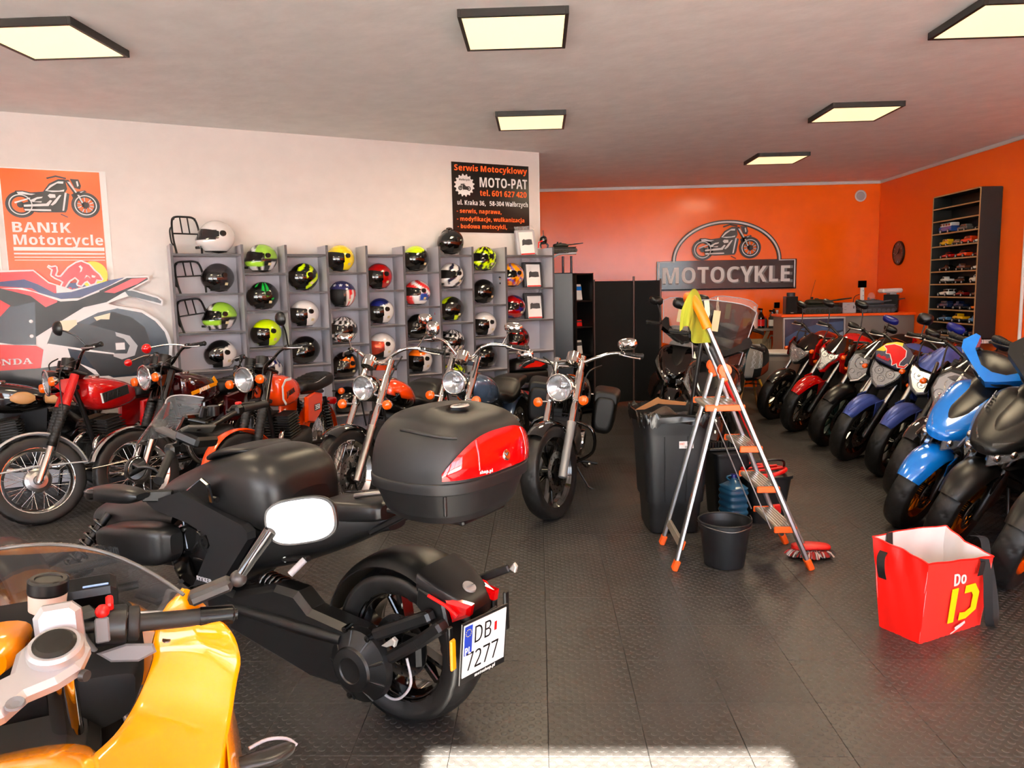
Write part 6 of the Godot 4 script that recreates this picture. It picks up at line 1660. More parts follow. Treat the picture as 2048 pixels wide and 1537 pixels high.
func build_top_case() -> void:
	var t := thing("top_case", "big black plastic top case with a red reflector band on the rear of the trike", "top case", pose(-.50, -2.76, 150, 0) * TP(V(-.185, .845, 0)))
	var SB := grain(mat("case plastic", Color(.075, .076, .08), .5), .3, .9, 1.0, 3.0, .3)
	var gen := func(y0: float, y1: float, s0: float, s1: float, k: int) -> Array:
		var rows := []
		for i in k + 1:
			var f := float(i) / k
			var y := lerpf(y0, y1, f); var s := lerpf(s0, s1, f)
			var ring := PackedVector3Array()
			for j in 48:
				var a := -TAU * j / 48
				var e := 2.0 / 2.9
				var cx := signf(cos(a)) * pow(absf(cos(a)), e); var cz := signf(sin(a)) * pow(absf(sin(a)), e)
				ring.append(V(cx * .232 * s - .02 + (.02 if cx > 0 else -.02) * .0, y, cz * .288 * s * (1.0 - .10 * maxf(0, cx))))
			rows.append(ring)
		return rows
	part(t, "base_shell", N().skin(gen.call(.0, .025, .74, .82, 3) + gen.call(.03, .115, .835, .955, 6), true, true, false), SB)
	part(t, "rim_band", N().skin(gen.call(.108, .112, .96, 1.0, 1) + gen.call(.116, .146, 1.0, 1.005, 3) + gen.call(.150, .152, .995, .97, 1), true, true, true), SB)
	# lid: domed
	var lid := []
	for i in 15:
		var f := i / 14.0
		var y := .148 + .215 * sin(f * PI / 2 * .985)
		var s := pow(maxf(.0, cos(f * PI / 2)), .42) * .985
		var ring := PackedVector3Array()
		for j in 64:
			var a := -TAU * j / 64
			var e := 2.0 / lerpf(2.9, 3.4, f)
			var cx := signf(cos(a)) * pow(absf(cos(a)), e); var cz := signf(sin(a)) * pow(absf(sin(a)), e)
			ring.append(V(cx * .232 * s - .02 - .01 * f, y - .02 * f * maxf(0, -cx) , cz * .288 * s * (1.0 - .10 * maxf(0, cx))))
		lid.append(ring)
	part(t, "lid", N().skin(lid, true, false, true), SB)
	# the same dome once more, a little prouder, for the panels that lie on it
	var on := func(a: float, f: float, out: float) -> Vector3:
		var y := .148 + .215 * sin(f * PI / 2 * .985)
		var s := pow(maxf(.0, cos(f * PI / 2)), .42) * .985
		var e := 2.0 / lerpf(2.9, 3.4, f)
		var cx := signf(cos(a)) * pow(absf(cos(a)), e); var cz := signf(sin(a)) * pow(absf(sin(a)), e)
		var p := V(cx * .232 * s - .02 - .01 * f, y - .02 * f * maxf(0, -cx), cz * .288 * s * (1.0 - .10 * maxf(0, cx)))
		return p + V(cx * .6, .7, cz * .6).normalized() * out
	var refl := []
	for i in 9:
		var f := i / 8.0
		var line := PackedVector3Array()
		for j in 37:
			var u := j / 18.0 - 1.0
			var a := PI + u * .98
			var hi := lerpf(.50, .10, pow(absf(u), 2.0))
			line.append(on.call(a, lerpf(.035, maxf(.06, hi), f), .004 + .004 * sin(PI * f) * (1.0 - absf(u) * .6)))
		refl.append(line)
	var rf := part(t, "red_reflector", N().sheet(refl, .006), M["lens red"])
	for e in [-.36, .36]:
		var pts := []
		for k in 6: pts.append(on.call(PI + e, lerpf(.08, .42, k / 5.0), .011))
		part(rf, "rib", N().tube(pts, .006, 8), M["lens red"])
	var kp: Vector3 = on.call(PI, .17, .006)
	var lk := part(t, "lock", N().turned([[.020, -.01], [.020, .008], [.016, .011], [.0, .010]], kp, V(-.95, .3, 0), 24), M["chrome"])
	part(lk, "key_slot", N().box(kp + V(-.0105, .003, 0), V(.003, .016, .004), RZ(.3)), M["gloss black"])
	part(t, "white_print", N().plate(P2([-.014, -.008, .014, -.008, .0, .012]), Transform3D(Basis(V(0, 0, 1), V(.3, .95, 0), V(-.95, .3, 0)), on.call(PI - .2, .2, .0115)), .001), M["white"])
	for e in [-.62, .62]:
		var pts := []
		for k in 9: pts.append(on.call(e + PI if false else (PI + e * 1.25 if k < 0 else PI + e * lerpf(1.15, 2.6, k / 8.0)), lerpf(.50, .55, k / 8.0), .001))
		part(t, "lid_crease", N().tube(curve(pts, 3), .006, 8), SB)
	part(t, "oval_badge", N().hull([[-.001, 0, 0, .042, .028, .028, 2.0], [.003, 0, 0, .04, .026, .026, 2.0]], 30, true, true, null, Basis(V(0, 1, 0), V(1, 0, 0), V(0, 0, -1)), on.call(.4, .9, .0) * V(0, 1, 0) + V(-.07, .002, .0)), M["badge white"])
	words(t, "lettering", "GIVI", .06, .018, M["grey"], Transform3D(Basis(V(0, 0, 1), V(1, 0, 0), V(0, 1, 0)), on.call(.4, .9, .0) * V(0, 1, 0) + V(-.07, .006, .0)), true, .001)
	words(t, "lettering", "www.motoshop.pl", .13, .010, M["white"], Transform3D(Basis(V(0, 0, 1), V(.2, .97, 0), V(-.97, .2, 0)), on.call(PI + .32, .055, .009)) if false else Transform3D(RY(deg_to_rad(-90 - 22)), on.call(PI + .42, .06, .010)), true, .001)
	part(t, "side_catch", N().box(V(-.17, .075, -.232), V(.012, .07, .02), RY(.6), .004), SB)

func build_yellow_bike() -> void:
	var t := thing("sports_motorcycle", "yellow sports motorcycle in the near left corner, cut by the picture edge", "motorcycle", pose(-.986, -1.27, 118, 0))
	var Y: Material = M["yellow lacquer"]; var K: Material = M["satin black"]
	var rows := [
		[V(.185, .97, .325), V(.19, .965, .332), V(.195, .955, .342), V(.25, .85, .36)],
		[V(.17, .93, .283), V(.178, .928, .33), V(.19, .915, .37), V(.25, .80, .385)],
		[V(.15, .885, .261), V(.14, .89, .34), V(.11, .885, .408), V(.22, .77, .402)],
		[V(.14, .85, .258), V(.13, .848, .36), V(.117, .82, .424), V(.20, .74, .41)],
		[V(.10, .82, .24), V(.10, .795, .355), V(.10, .775, .412), V(.16, .70, .405)],
		[V(.05, .787, .211), V(.06, .745, .32), V(.06, .715, .392), V(.10, .66, .40)],
		[V(-.04, .787, .178), V(-.01, .725, .285), V(.0, .68, .372), V(.03, .62, .39)],
		[V(-.13, .795, .13), V(-.10, .71, .26), V(-.08, .64, .36), V(-.06, .58, .38)],
		[V(-.22, .80, .10), V(-.25, .70, .25), V(-.25, .6, .34), V(-.25, .54, .36)]]
	for s in [1.0, -1.0]:
		var fine := []
		for i in (rows.size() - 1) * 4 + 1:
			var k := mini(i / 4, rows.size() - 2)
			var f := i / 4.0 - k
			var c4 := []
			for j in 4:
				var a: Vector3 = rows[maxi(k - 1, 0)][j]; var b: Vector3 = rows[k][j]; var c: Vector3 = rows[k + 1][j]; var d: Vector3 = rows[mini(k + 2, rows.size() - 1)][j]
				c4.append(b.cubic_interpolate(c, a, d, f))
			var line := PackedVector3Array()
			# inner roll, flat, crease, flank
			line.append(c4[0] + V(.004, -.03, .004))
			line.append(c4[0] + V(.0, -.008, 0))
			for q in [.04, .15, .4, .7, .93]: line.append(c4[0].lerp(c4[1], q))
			line.append(c4[1])
			for q in [.08, .3, .6, .9]: line.append(c4[1].lerp(c4[2], q))
			line.append(c4[2] + V(0, -.004, 0))
			for q in [.1, .4, .75, 1.0]: line.append(c4[2].lerp(c4[3], q))
			for j in line.size(): line[j] = line[j] * V(1, 1, s)
			if s < 0: line.reverse()
			fine.append(line)
		part(t, "side_fairing", N().sheet(fine, -.004 if s < 0 else .004), Y)
		var low := []
		for i in 9:
			var f := i / 8.0
			var line := PackedVector3Array()
			for q in [[.0, .0], [.05, .012], [.35, .03], [.7, .02], [1.0, -.02]]:
				line.append(V(lerpf(.22, -.4, f) - .02 * q[0], lerpf(lerpf(.76, .54, f), .22, q[0]), (lerpf(.39, .36, f) + q[1]) * s))
			if s < 0: line.reverse()
			low.append(line)
		part(t, "lower_fairing", N().sheet(low, .004), Y)
		part(t, "fairing_screw", N().turned([[.009, .0], [.008, .003], [.0, .0025]], V(.142, .878, s * .285), V(-.4, .9, s * .1).normalized(), 14), M["steel"])
		# fork tubes, clip-ons
		var fk := V(-.35, .92, 0).normalized()
		var top := V(.0, .935, s * .1)
		part(t, "fork_leg", N().tube([top - fk * .42, top - fk * .28], .03, 18).tube([top - fk * .30, top - fk * .02], .027, 18), M["chrome"])
		part(t, "fork_lower", N().tube([top - fk * .68, top - fk * .40], .034, 16), M["gold"])
	# top yoke: bosses round both forks joined to the stem
	var yk := part(t, "top_yoke", N().plate(P2([.045, .055, .055, .10, .045, .14, .0, .155, -.05, .14, -.075, .105, -.09, .06, -.125, .03, -.14, .0, -.125, -.03, -.09, -.06, -.075, -.105, -.05, -.14, .0, -.155, .045, -.14, .055, -.10, .045, -.055, .02, -.035, -.03, -.03, -.045, .0, -.03, .03, .02, .035]), Transform3D(Basis(V(.94, .34, 0), V(0, 0, 1), V(.34, -.94, 0)), V(0, .945, 0)), .034, .01), M["cast silver"])
	for s in [1.0, -1.0]:
		part(yk, "fork_boss", N().turned([[.047, -.025], [.047, .022], [.042, .028], [.036, .028]], V(-.008, .953, s * .1), V(-.35, .92, 0).normalized(), 32), M["cast silver"])
		part(yk, "fork_cap", N().turned([[.036, .02], [.036, .030], [.030, .035], [.0, .036]], V(-.008, .953, s * .1), V(-.35, .92, 0).normalized(), 28), M["fork cap"])
		part(yk, "pinch_bolt", N().cyl(V(-.055, .925, s * .142), V(-.062, .925, s * .150), .011, .010, 12), M["cast metal"])
		part(yk, "yoke_screw", N().turned([[.016, .0], [.014, .004], [.007, .001], [.0, .001]], V(-.108, .922, s * .045), V(-.34, .94, 0), 18), M["grey"])
		var br := part(yk, "bar_riser", N().plate(P2([-.04, .0, -.035, .085, -.02, .10, .03, .10, .045, .08, .04, .0]), Transform3D(Basis(V(.0, .0, -s), V(.25, .96, 0), V(.96, -.25, 0)), V(.05, .925, s * .105)), .045, .01), M["cast silver"])
		br.set_meta("label", "silver handlebar clamp block")
		var bar0 := V(.155, .935, s * .11)
		var bar1 := V(.152, .902, s * .43)
		var hb := part(t, "handlebar", N().tube([bar0, bar1], .012, 12), K)
		var dd := (bar1 - bar0).normalized()
		part(hb, "grip", N().tube([bar0 + dd * .125, bar0 + dd * .13, bar0 + dd * .24, bar0 + dd * .245], [.022, .0185, .0185, .02], 20), M["rubber"])
		part(hb, "grip_flange", N().tube([bar0 + dd * .105, bar0 + dd * .107, bar0 + dd * .125, bar0 + dd * .128], [.03, .036, .036, .028], 24), M["rubber"])
		part(hb, "bar_end", N().tube([bar0 + dd * .243, bar0 + dd * .246, bar0 + dd * .31, bar0 + dd * .314], [.018, .0215, .0215, .019], 24), M["bar end"])
		part(hb, "bar_end_cap", N().tube([bar0 + dd * .314, bar0 + dd * .316], [.0165, .0145], 20), M["satin black"])
		part(hb, "switch_box", N().tube([bar0 + dd * .045, bar0 + dd * .048, bar0 + dd * .1, bar0 + dd * .104], [.035, .041, .041, .036], 20), K)
		part(hb, "starter_button", N().box(bar0 + dd * .06 + V(-.042, .008, 0), V(.008, .05, .026), RZ(-.2), .003), M["grey"])
		part(hb, "red_switch", N().box(bar0 + dd * .075 + V(-.005, .05, 0), V(.03, .022, .014), RZ(.5), .004).ball(bar0 + dd * .062 + V(-.028, .042, 0), V(.016, .014, .014), B0, 12), M["red"])
		part(hb, "hazard_lever", N().plate(P2([-.055, .01, .0, .018, .05, .008, .055, -.01, .02, -.022, -.03, -.012]), Transform3D(Basis(V(0, 0, s), V(.3, .95, 0), V(-.95, .3, 0)), bar0 + dd * .10 + V(-.03, -.05, 0)), .012, .004), M["grey"])
		part(hb, "lever", N().tube(curve([bar0 + dd * .05 + V(.04, 0, 0), bar0 + dd * .12 + V(.075, -.01, 0), bar0 + dd * .22 + V(.07, -.015, 0)], 5), .007, 8), M["aluminium"])
	# brake fluid pot on the right
	var pot := V(.215, .99, .07)
	var pax := V(-.05, .96, .12).normalized()
	var rs := part(t, "brake_reservoir", N().turned([[.0, -.032], [.026, -.032], [.034, -.026], [.036, .012]], pot, pax, 32), M["milky plastic"])
	part(rs, "reservoir_cap", N().turned([[.037, .010], [.038, .014], [.038, .036], [.034, .04], [.026, .04], [.024, .037], [.0, .037]], pot, pax, 32), K)
	part(rs, "reservoir_foot", N().tube([pot - pax * .03, V(.18, .93, .10)], .012, 10), M["milky plastic"])
	part(t, "master_cylinder", N().box(V(.19, .94, .13), V(.06, .035, .06), RY(.3), .01), K)
	part(t, "cable", N().tube(curve([V(.17, .93, .16), V(.2, .90, .13), V(.22, .80, .17), V(.15, .7, .2)], 6), .006, 8), M["light slider"])
	part(t, "cable", N().tube(curve([V(.2, .95, .11), V(.25, .93, .08), V(.27, .88, .03), V(.24, .8, .0)], 6), .007, 8), M["rubber"])
	var dsh := part(t, "instrument", N().box(V(.29, .955, .14), V(.06, .07, .11), RZ(.5), .012), K)
	part(dsh, "display_glass", N().box(V(.268, .972, .155), V(.004, .026, .05), RZ(.5), .001), M["display"])
	part(t, "dash_panel", N().hull(smooth([[.16, .80, 0, .22, .02, .10, 4], [.24, .84, 0, .24, .03, .12, 4], [.38, .87, 0, .22, .03, .12, 4], [.50, .86, 0, .16, .03, .08, 4]], 3), 24), M["matte black"])
	part(t, "nose", N().hull(smooth([[.34, .78, 0, .30, .06, .10, 3], [.50, .78, 0, .25, .09, .12, 3], [.64, .74, 0, .15, .07, .08, 2.8], [.72, .70, 0, .05, .03, .03, 2.5]], 4), 28), Y)
	part(t, "upper_cowl", N().hull(smooth([[.14, .90, -.03, .03, .02, .03, 2.6], [.18, .905, -.03, .05, .03, .04, 2.6], [.28, .90, -.03, .06, .03, .04, 2.6]], 3), 18), Y)
	var ws := []
	for i in 9:
		var f := i / 8.0
		var line := PackedVector3Array()
		for j in 25:
			var u := 1.0 - j / 12.0
			var x0 := .58 - .34 * u * u; var x1 := .29 - .15 * u * u
			var y1 := 1.085 - .115 * pow(absf(u), 2.4)
			line.append(V(lerpf(x0, x1, f), lerpf(.86, y1, sin(f * PI / 2)), u * lerpf(.27, .325, f)))
		ws.append(line)
	var scr := part(t, "wind_screen", N().sheet(ws, .004), M["smoked clear"])
	var edge := []
	for j in 25: edge.append(ws[8][j])
	part(scr, "screen_edge", N().tube(edge, .004, 6), M["screen edge"])
	part(t, "tank", N().hull(smooth([[-.055, .775, 0, .05, .02, .03, 2.6], [-.07, .785, 0, .13, .03, .07, 2.8], [-.15, .80, 0, .165, .06, .12, 2.8], [-.30, .82, 0, .17, .09, .14, 2.8], [-.45, .80, 0, .15, .08, .13, 2.6], [-.6, .76, 0, .08, .03, .06, 2.4]], 4), 28), Y)
	part(t, "frame_spar", N().box(V(-.1, .66, 0), V(.5, .16, .26), RZ(.25), .03), M["matte black"])
	part(t, "airbox", N().box(V(.08, .70, .0), V(.16, .08, .30), B0, .02).box(V(.16, .62, 0), V(.2, .14, .5), B0, .03), M["matte black"])
	part(t, "engine", N().hull([[-.5, .42, 0, .18, .18, .18, 3.4], [.12, .42, 0, .2, .2, .2, 3.4]], 20), M["dark metal"])
	part(t, "seat", N().hull(smooth([[-.62, .74, 0, .10, .03, .04, 3], [-.75, .74, 0, .15, .04, .05, 3], [-.95, .78, 0, .13, .05, .05, 3], [-1.05, .82, 0, .08, .04, .04, 3]], 3), 20), M["black leather"])
	part(t, "tail", N().hull(smooth([[-.9, .76, 0, .14, .05, .06, 3], [-1.1, .82, 0, .11, .06, .05, 3], [-1.35, .90, 0, .03, .02, .02, 2.5]], 3), 20), Y)
	wheel(t, "front_wheel", V(.27, .3, 0), .302, .218, .12, "five", M["black rim"], T0, "chevron", .64)
	wheel(t, "rear_wheel", V(-1.13, .31, 0), .318, .218, .18, "five", M["black rim"])
	for s in LR: part(t, "swing_arm", N().bar(V(-.55, .42, s * .11), V(-1.14, .31, s * .12), .07, .04, Vector3.BACK, .01), M["dark metal"])
	# mirror on its stalk and indicator
	var mh := V(.13, 1.10, .575)
	part(t, "mirror_foot", N().bar(V(.175, .945, .335), V(.165, .972, .425), .045, .028, V(1, 0, 0), .008).ball(V(.162, .978, .438), Vector3.ONE * .019, B0, 14), M["cast metal"])
	var st := part(t, "mirror", N().tube(curve([V(.162, .978, .438), V(.158, 1.02, .468), V(.16, 1.075, .512)], 4), [.012, .012, .012, .013, .013, .014, .014, .015, .016], 12), M["gloss black"])
	var mb := RY(deg_to_rad(-29)) * RZ(deg_to_rad(-5)) * RX(deg_to_rad(-8))
	part(st, "mirror_shell", N().hull(smooth([[-.004, 0, 0, .082, .050, .054, 3.0], [.006, 0, 0, .083, .051, .055, 3.0], [.03, 0, -.005, .07, .042, .046, 2.8], [.045, 0, -.01, .03, .02, .02, 2.4]], 4), 40, true, true, null, mb, mh), K)
	part(st, "mirror_glass", N().hull([[-.0062, 0, 0, .0765, .0455, .0495, 3.0], [-.0045, 0, 0, .0775, .046, .050, 3.0]], 40, true, true, null, mb, mh), M["mirror"])
	var id := part(t, "indicator", N().hull(smooth([[-.01, 0, 0, .01, .008, .008], [.0, 0, 0, .02, .014, .012], [.06, .0, .005, .028, .012, .02], [.105, .0, .002, .020, .010, .014], [.12, 0, 0, .006, .004, .005]], 4), 20, true, true, null, Basis(V(.12, .03, .99).normalized(), V(0, 1, 0), V(-.99, 0, .12)), V(.055, .605, .405)), M["smoke plastic"])
	part(id, "lens_rim", N().tube(curve([V(.085, .620, .43), V(.095, .624, .47), V(.09, .617, .51), V(.07, .608, .528)], 4), .004, 8), M["light grey"])

func build_ladder() -> void:
	var t := thing("step_ladder", "aluminium step ladder with orange feet and joints standing in the middle of the floor", "ladder", T0)
	var AL: Material = M["aluminium"]; var OR: Material = mat("orange plastic", Color(.95, .36, .06), .4)
	var zb := [-4.25, -4.70]; var zt := [-4.36, -4.60]
	for k in 2:
		var f := V(1.502, .03, zb[k]); var u := V(.945, 1.37, zt[k])
		var hub := f.lerp(u, .815)
		var r := part(t, "front_rail", N().bar(f, u, .052, .024, Vector3.BACK, .005), AL)
		for q in [.16, .33, .5, .66]: part(r, "rivet", N().cyl(f.lerp(u, q) + V(0, 0, .011), f.lerp(u, q) + V(0, 0, .0155), .006, .005, 8), M["dark metal"])
		part(r, "foot", N().bar(V(1.516, .0, zb[k]), V(1.49, .062, zb[k] - .002), .062, .034, Vector3.BACK, .006), OR)
		var g := V(.755, .03, zb[k]); var h := hub + V(-.02, -.03, 0)
		var b := part(t, "rear_leg", N().bar(g, h, .046, .022, Vector3.BACK, .005), AL)
		part(b, "foot", N().bar(V(.745, .0, zb[k]), V(.768, .06, zb[k]), .055, .032, Vector3.BACK, .006), OR)
		if k == 0:
			for e in [["RO", .42], ["HE", .36]]: words(b, "lettering", e[0] if false else ("ROLLE" if e[1] > .4 else "R"), .16 if e[1] > .4 else .03, .022, OR, Transform3D(RZ(atan2(h.y - g.y, h.x - g.x)), g.lerp(h, e[1] + .02) + V(0, 0, .0125)), true, .0008)
		part(t, "hinge", N().cyl(hub + V(-.01, .01, -.02), hub + V(-.01, .01, .02), .038, .036, 20).box(hub + V(-.005, -.03, 0), V(.06, .05, .036), RZ(.35), .008).cyl(hub + V(-.01, .01, .02), hub + V(-.01, .01, .024), .011, .009, 10), OR)
		part(t, "safety_cord", N().tube([V(1.005, .905, -4.30 if k == 0 else -4.62), V(1.29, .235, -4.26 if k == 0 else -4.66)], .004, 6), M["light slider"])
	# hoop at the top, orange
	var a := V(.945, 1.37, zt[0]); var c := V(.945, 1.37, zt[1])
	part(t, "top_handle", N().tube(curve([a, V(.905, 1.465, -4.375), V(.872, 1.53, -4.41), V(.862, 1.545, -4.48), V(.872, 1.53, -4.55), V(.905, 1.465, -4.585), c], 6), .027, 14), mat("orange handle", Color(.97, .48, .02), .4))
	for k in 4:
		var y: float = [.23, .46, .69, .925][k]
		var xr := 1.502 - .4157 * (y - .03)
		var dep := .115 if k < 3 else .21
		var z0 := -4.265 - .03 * k * .5; var z1 := -4.685 + .025 * k * .5
		var s := part(t, "step" if k < 3 else "platform", N().box(V(xr - dep / 2 + .012, y, (z0 + z1) / 2), V(dep, .024, z0 - z1 - .02), RZ(.0), .004), M["step grey"])
		for j in 6: part(s, "tread_line", N().box(V(xr - dep * (.12 + .15 * j) + .012, y + .0125, (z0 + z1) / 2), V(dep * .07, .003, z0 - z1 - .03)), AL)
		for z in [z0, z1]: part(s, "step_end", N().box(V(xr - dep / 2 + .012, y - .004, z), V(dep + .012, .036, .016), B0, .004), OR)
	part(t, "cross_brace", N().box(V(.79, .145, -4.475), V(.022, .045, .44), RZ(-.35), .004).box(V(.802, .145, -4.475), V(.008, .02, .44), RZ(-.35), .002), M["step grey"])
	part(t, "brace_end", N().box(V(.793, .142, -4.262), V(.03, .055, .02), RZ(-.35), .005), OR)
	# cloth over the hoop
	var cl := []
	var tops := curve([V(.795, 1.47, -4.345), V(.835, 1.555, -4.36), V(.875, 1.59, -4.40), V(.915, 1.555, -4.45), V(.955, 1.46, -4.475), V(.995, 1.37, -4.485)], 5)
	var lows := curve([V(.785, 1.355, -4.33), V(.815, 1.385, -4.32), V(.845, 1.365, -4.335), V(.870, 1.29, -4.42), V(.93, 1.277, -4.475), V(.998, 1.28, -4.49)], 5)
	for i in 12:
		var f := i / 11.0
		var line := PackedVector3Array()
		for j in tops.size(): line.append(tops[tops.size() - 1 - j].lerp(lows[tops.size() - 1 - j], 1.0 - f) + V(0, 0, .012 * sin(j * 1.1 + f * 2.0) * (1.0 - f)))
		cl.append(line)
	solo("cleaning_cloth", N().sheet(cl, .003), grain(mat("cloth", Color(.66, .68, .16), .9), .25, .8, 1.0, 6.0, 1.2), "yellow-green cleaning cloth hung over the top of the ladder", "cloth")
	# mop leaning through the ladder
	var mp := thing("mop", "flat mop with a red head and red handle leaning in the ladder", "mop", T0)
	var m0 := V(1.545, .07, -4.46); var m1 := V(.992, 1.26, -4.48)
	part(mp, "handle", N().tube([m0, m0.lerp(m1, .72)], .012, 10), M["light slider"])
	part(mp, "red_grip", N().tube([m0.lerp(m1, .52), m0.lerp(m1, .54), m0.lerp(m1, .84), m0.lerp(m1, .86)], [.014, .018, .02, .016], 12), M["red"])
	part(mp, "grey_grip", N().tube([m0.lerp(m1, .84), m0.lerp(m1, .86), m0.lerp(m1, .99), m1], [.016, .02, .02, .012], 12), M["dark grey"])
	part(mp, "mop_plate", N().hull(smooth([[-.11, .05, 0, .02, .012, .012, 2.4], [-.09, .052, 0, .05, .016, .014, 2.4], [.0, .055, 0, .06, .02, .014, 2.4], [.09, .052, 0, .045, .016, .014, 2.4], [.11, .05, 0, .02, .01, .01, 2.4]], 3), 20, true, true, null, B0, V(1.585, .01, -4.455)), M["red"])
	rng.seed = 11
	var mf := N()
	for k in 260:
		var an := rng.randf() * TAU; var r0 := rng.randf_range(.45, .95); var r1 := r0 + rng.randf_range(.15, .4)
		var p := V(1.585 + cos(an) * r0 * .115, .045, -4.455 + sin(an) * r0 * .07)
		var q := V(1.585 + cos(an) * r1 * .115, .008 + rng.randf() * .015, -4.455 + sin(an) * r1 * .075)
		mf.col = lin(Color(.6, .14, .12) if rng.randf() < .33 else (Color(.75, .7, .68) if rng.randf() < .5 else Color(.25, .22, .22)))
		mf.tube([p, (p + q) / 2 + V(0, .008, 0), q], .0055, 5)
	mf.painted = true
	var fr := part(mp, "mop_fringe", mf, mat("mop yarn", Color(.7, .6, .6), .9))
	fr.set_meta("kind", "stuff")

func build_bin() -> void:
	mat("bin plastic", Color(.085, .09, .10), .42)
	var t := thing("waste_bin", "tall black plastic waste bin behind the ladder, lined with a black bag", "waste bin", Transform3D(RY(deg_to_rad(3)), V(.86, 0, -5.10)))
	var st := func(y: float, w: float, d: float) -> Array: return [y, 0, 0, w, d, d, 7.0]
	var UPB := Basis(V(0, 1, 0), V(0, 0, -1), V(-1, 0, 0))
	part(t, "body", N().hull([st.call(.0, .150, .185), st.call(.012, .163, .198), st.call(.20, .175, .21), st.call(.215, .19, .222), st.call(.66, .215, .242), st.call(.67, .222, .25), st.call(.775, .228, .256)], 56, true, false, null, UPB), M["bin plastic"])
	for s in [-.085, .065]: part(t, "groove", N().bar(V(s * .9, .22, .2225), V(s, .655, .2425), .008, .006, Vector3.BACK, .001), M["matte black"])
	part(t, "rim", N().hull([st.call(.755, .226, .255), st.call(.76, .236, .264), st.call(.785, .236, .264), st.call(.79, .228, .256)], 56, false, false, null, UPB), M["bin plastic"])
	part(t, "inner_wall", N().hull([st.call(.30, .18, .21), st.call(.785, .222, .25)], 48, true, false, null, UPB), M["matte black"])
	var lab := part(t, "label", N().box(V(.055, .60, .2425), V(.092, .046, .001), RX(-.045)), M["white"])
	words(lab, "lettering", "OKT", .03, .014, M["orange"], TP(V(.028, .606, .244)), true, .0006)
	part(lab, "print_lines", N().box(V(.07, .59, .2438), V(.05, .004, .0006)).box(V(.07, .582, .2438), V(.05, .004, .0006)), M["grey"])
	# bag turned over the rim
	var rows := []
	rng.seed = 5
	for i in 6:
		var ring := PackedVector3Array()
		for j in 90:
			var a := -TAU * j / 90
			var e := 2.0 / 7.0
			var k: float = [.90, .985, 1.035, 1.06, 1.055, 1.05][i]
			var y: float = [.70, .78, .806, .79, .755, .728][i]
			var nz := .012 * sin(j * .9 + i) + .009 * sin(j * 2.3 + i * 2.0)
			ring.append(V(-signf(sin(a)) * pow(absf(sin(a)), e) * .256 * (k + nz * .9) * .9, y + nz * (1.4 if i > 2 else .7), -signf(cos(a)) * pow(absf(cos(a)), e) * .262 * (k + nz * .9)))
		rows.append(ring)
	part(t, "bag_liner", N().skin(rows), mat("bag black", Color(.05, .05, .052), .22))
	var cb := thing("cardboard_flap", "torn brown cardboard pieces sticking out of the waste bin", "cardboard", TP(V(.80, .76, -5.10)))
	part(cb, "flap", N().plate(P2([-.17, .02, .0, .10, .02, .085, .20, .055, .19, .035, .03, .05, .0, .055, -.1, .02]), Transform3D(Basis.from_euler(V(-.3, .2, 0)), V(0, .01, -.05)), .006), M["cardboard"])
	part(cb, "bag_paper", N().hull(smooth([[-.11, -.02, .06, .02, .02, .05, 2], [-.05, .0, .06, .06, .03, .06, 2], [.03, .01, .06, .07, .055, .06, 2], [.10, -.01, .06, .05, .02, .05, 2], [.14, -.03, .06, .01, .01, .02, 2]], 3), 14), grain(mat("crumpled brown", Color(.26, .16, .11), .5), .2, .5, 1.0, 8.0, 3.0))
	var bm := thing("broom", "black broom handle standing in the waste bin", "broom", T0)
	part(bm, "handle", N().tube([V(.93, .45, -4.98), V(1.025, 1.32, -4.86)], .015, 12), M["satin black"])
	part(bm, "hook", N().torus(V(.99, .80, -4.80), V(0, .3, 1), .014, .003, 16, 6), M["steel"])
	# buckets, jug, brush behind the ladder
	var b := thing("bucket", "round black bucket with a wire handle in front of the ladder", "bucket", TP(V(1.052, 0, -4.345)))
	part(b, "body", N().turned([[.0, .006], [.105, .006], [.108, .0], [.113, .004], [.140, .225], [.150, .228], [.151, .262], [.147, .266]], Vector3.ZERO, Vector3.UP, 48).turned([[.146, .266], [.136, .22], [.108, .014], [.0, .012]], Vector3.ZERO, Vector3.UP, 48), M["bin plastic"])
	part(b, "rim", N().torus(V(0, .263, 0), Vector3.UP, .1485, .0055, 48, 8), M["bin plastic"])
	part(b, "wire_handle", N().tube(curve([V(-.152, .252, -.02), V(-.12, .25, .10), V(.0, .238, .165), V(.11, .25, .115), V(.155, .262, .0), V(.16, .27, -.06)], 6), .0028, 6), M["steel"])
	var j := thing("water_jug", "blue translucent plastic water jug on the floor behind the bucket", "jug", Transform3D(RY(.3), V(1.285, 0, -5.08)))
	mat("jug blue", Color(.12, .30, .42), .15)
	var pr := []
	for k in 28:
		var y := k / 27.0 * .27
		pr.append([y, 0, 0, .072 + .004 * sin(k * 1.4), .092 + .005 * sin(k * 1.4), .092 + .005 * sin(k * 1.4), 4.5])
	pr.append([.29, 0, 0, .05, .06, .06, 3.5]); pr.append([.315, 0, 0, .022, .022, .022, 2.0]); pr.append([.33, 0, 0, .02, .02, .02, 2.0])
	part(j, "body", N().hull(pr, 40, true, true, null, UPB), M["jug blue"])
	part(j, "cap", N().cyl(V(0, .33, 0), V(0, .352, 0), .022, .021, 18), M["blue"])
	part(j, "handle", N().tube(curve([V(-.03, .31, 0), V(-.05, .34, 0), V(.04, .34, 0), V(.03, .31, 0)], 4), .006, 8), M["jug blue"])
	var mb := thing("mop_bucket", "black mop bucket with a red wringer behind the ladder steps", "bucket", Transform3D(RY(.2), V(1.52, 0, -5.22)))
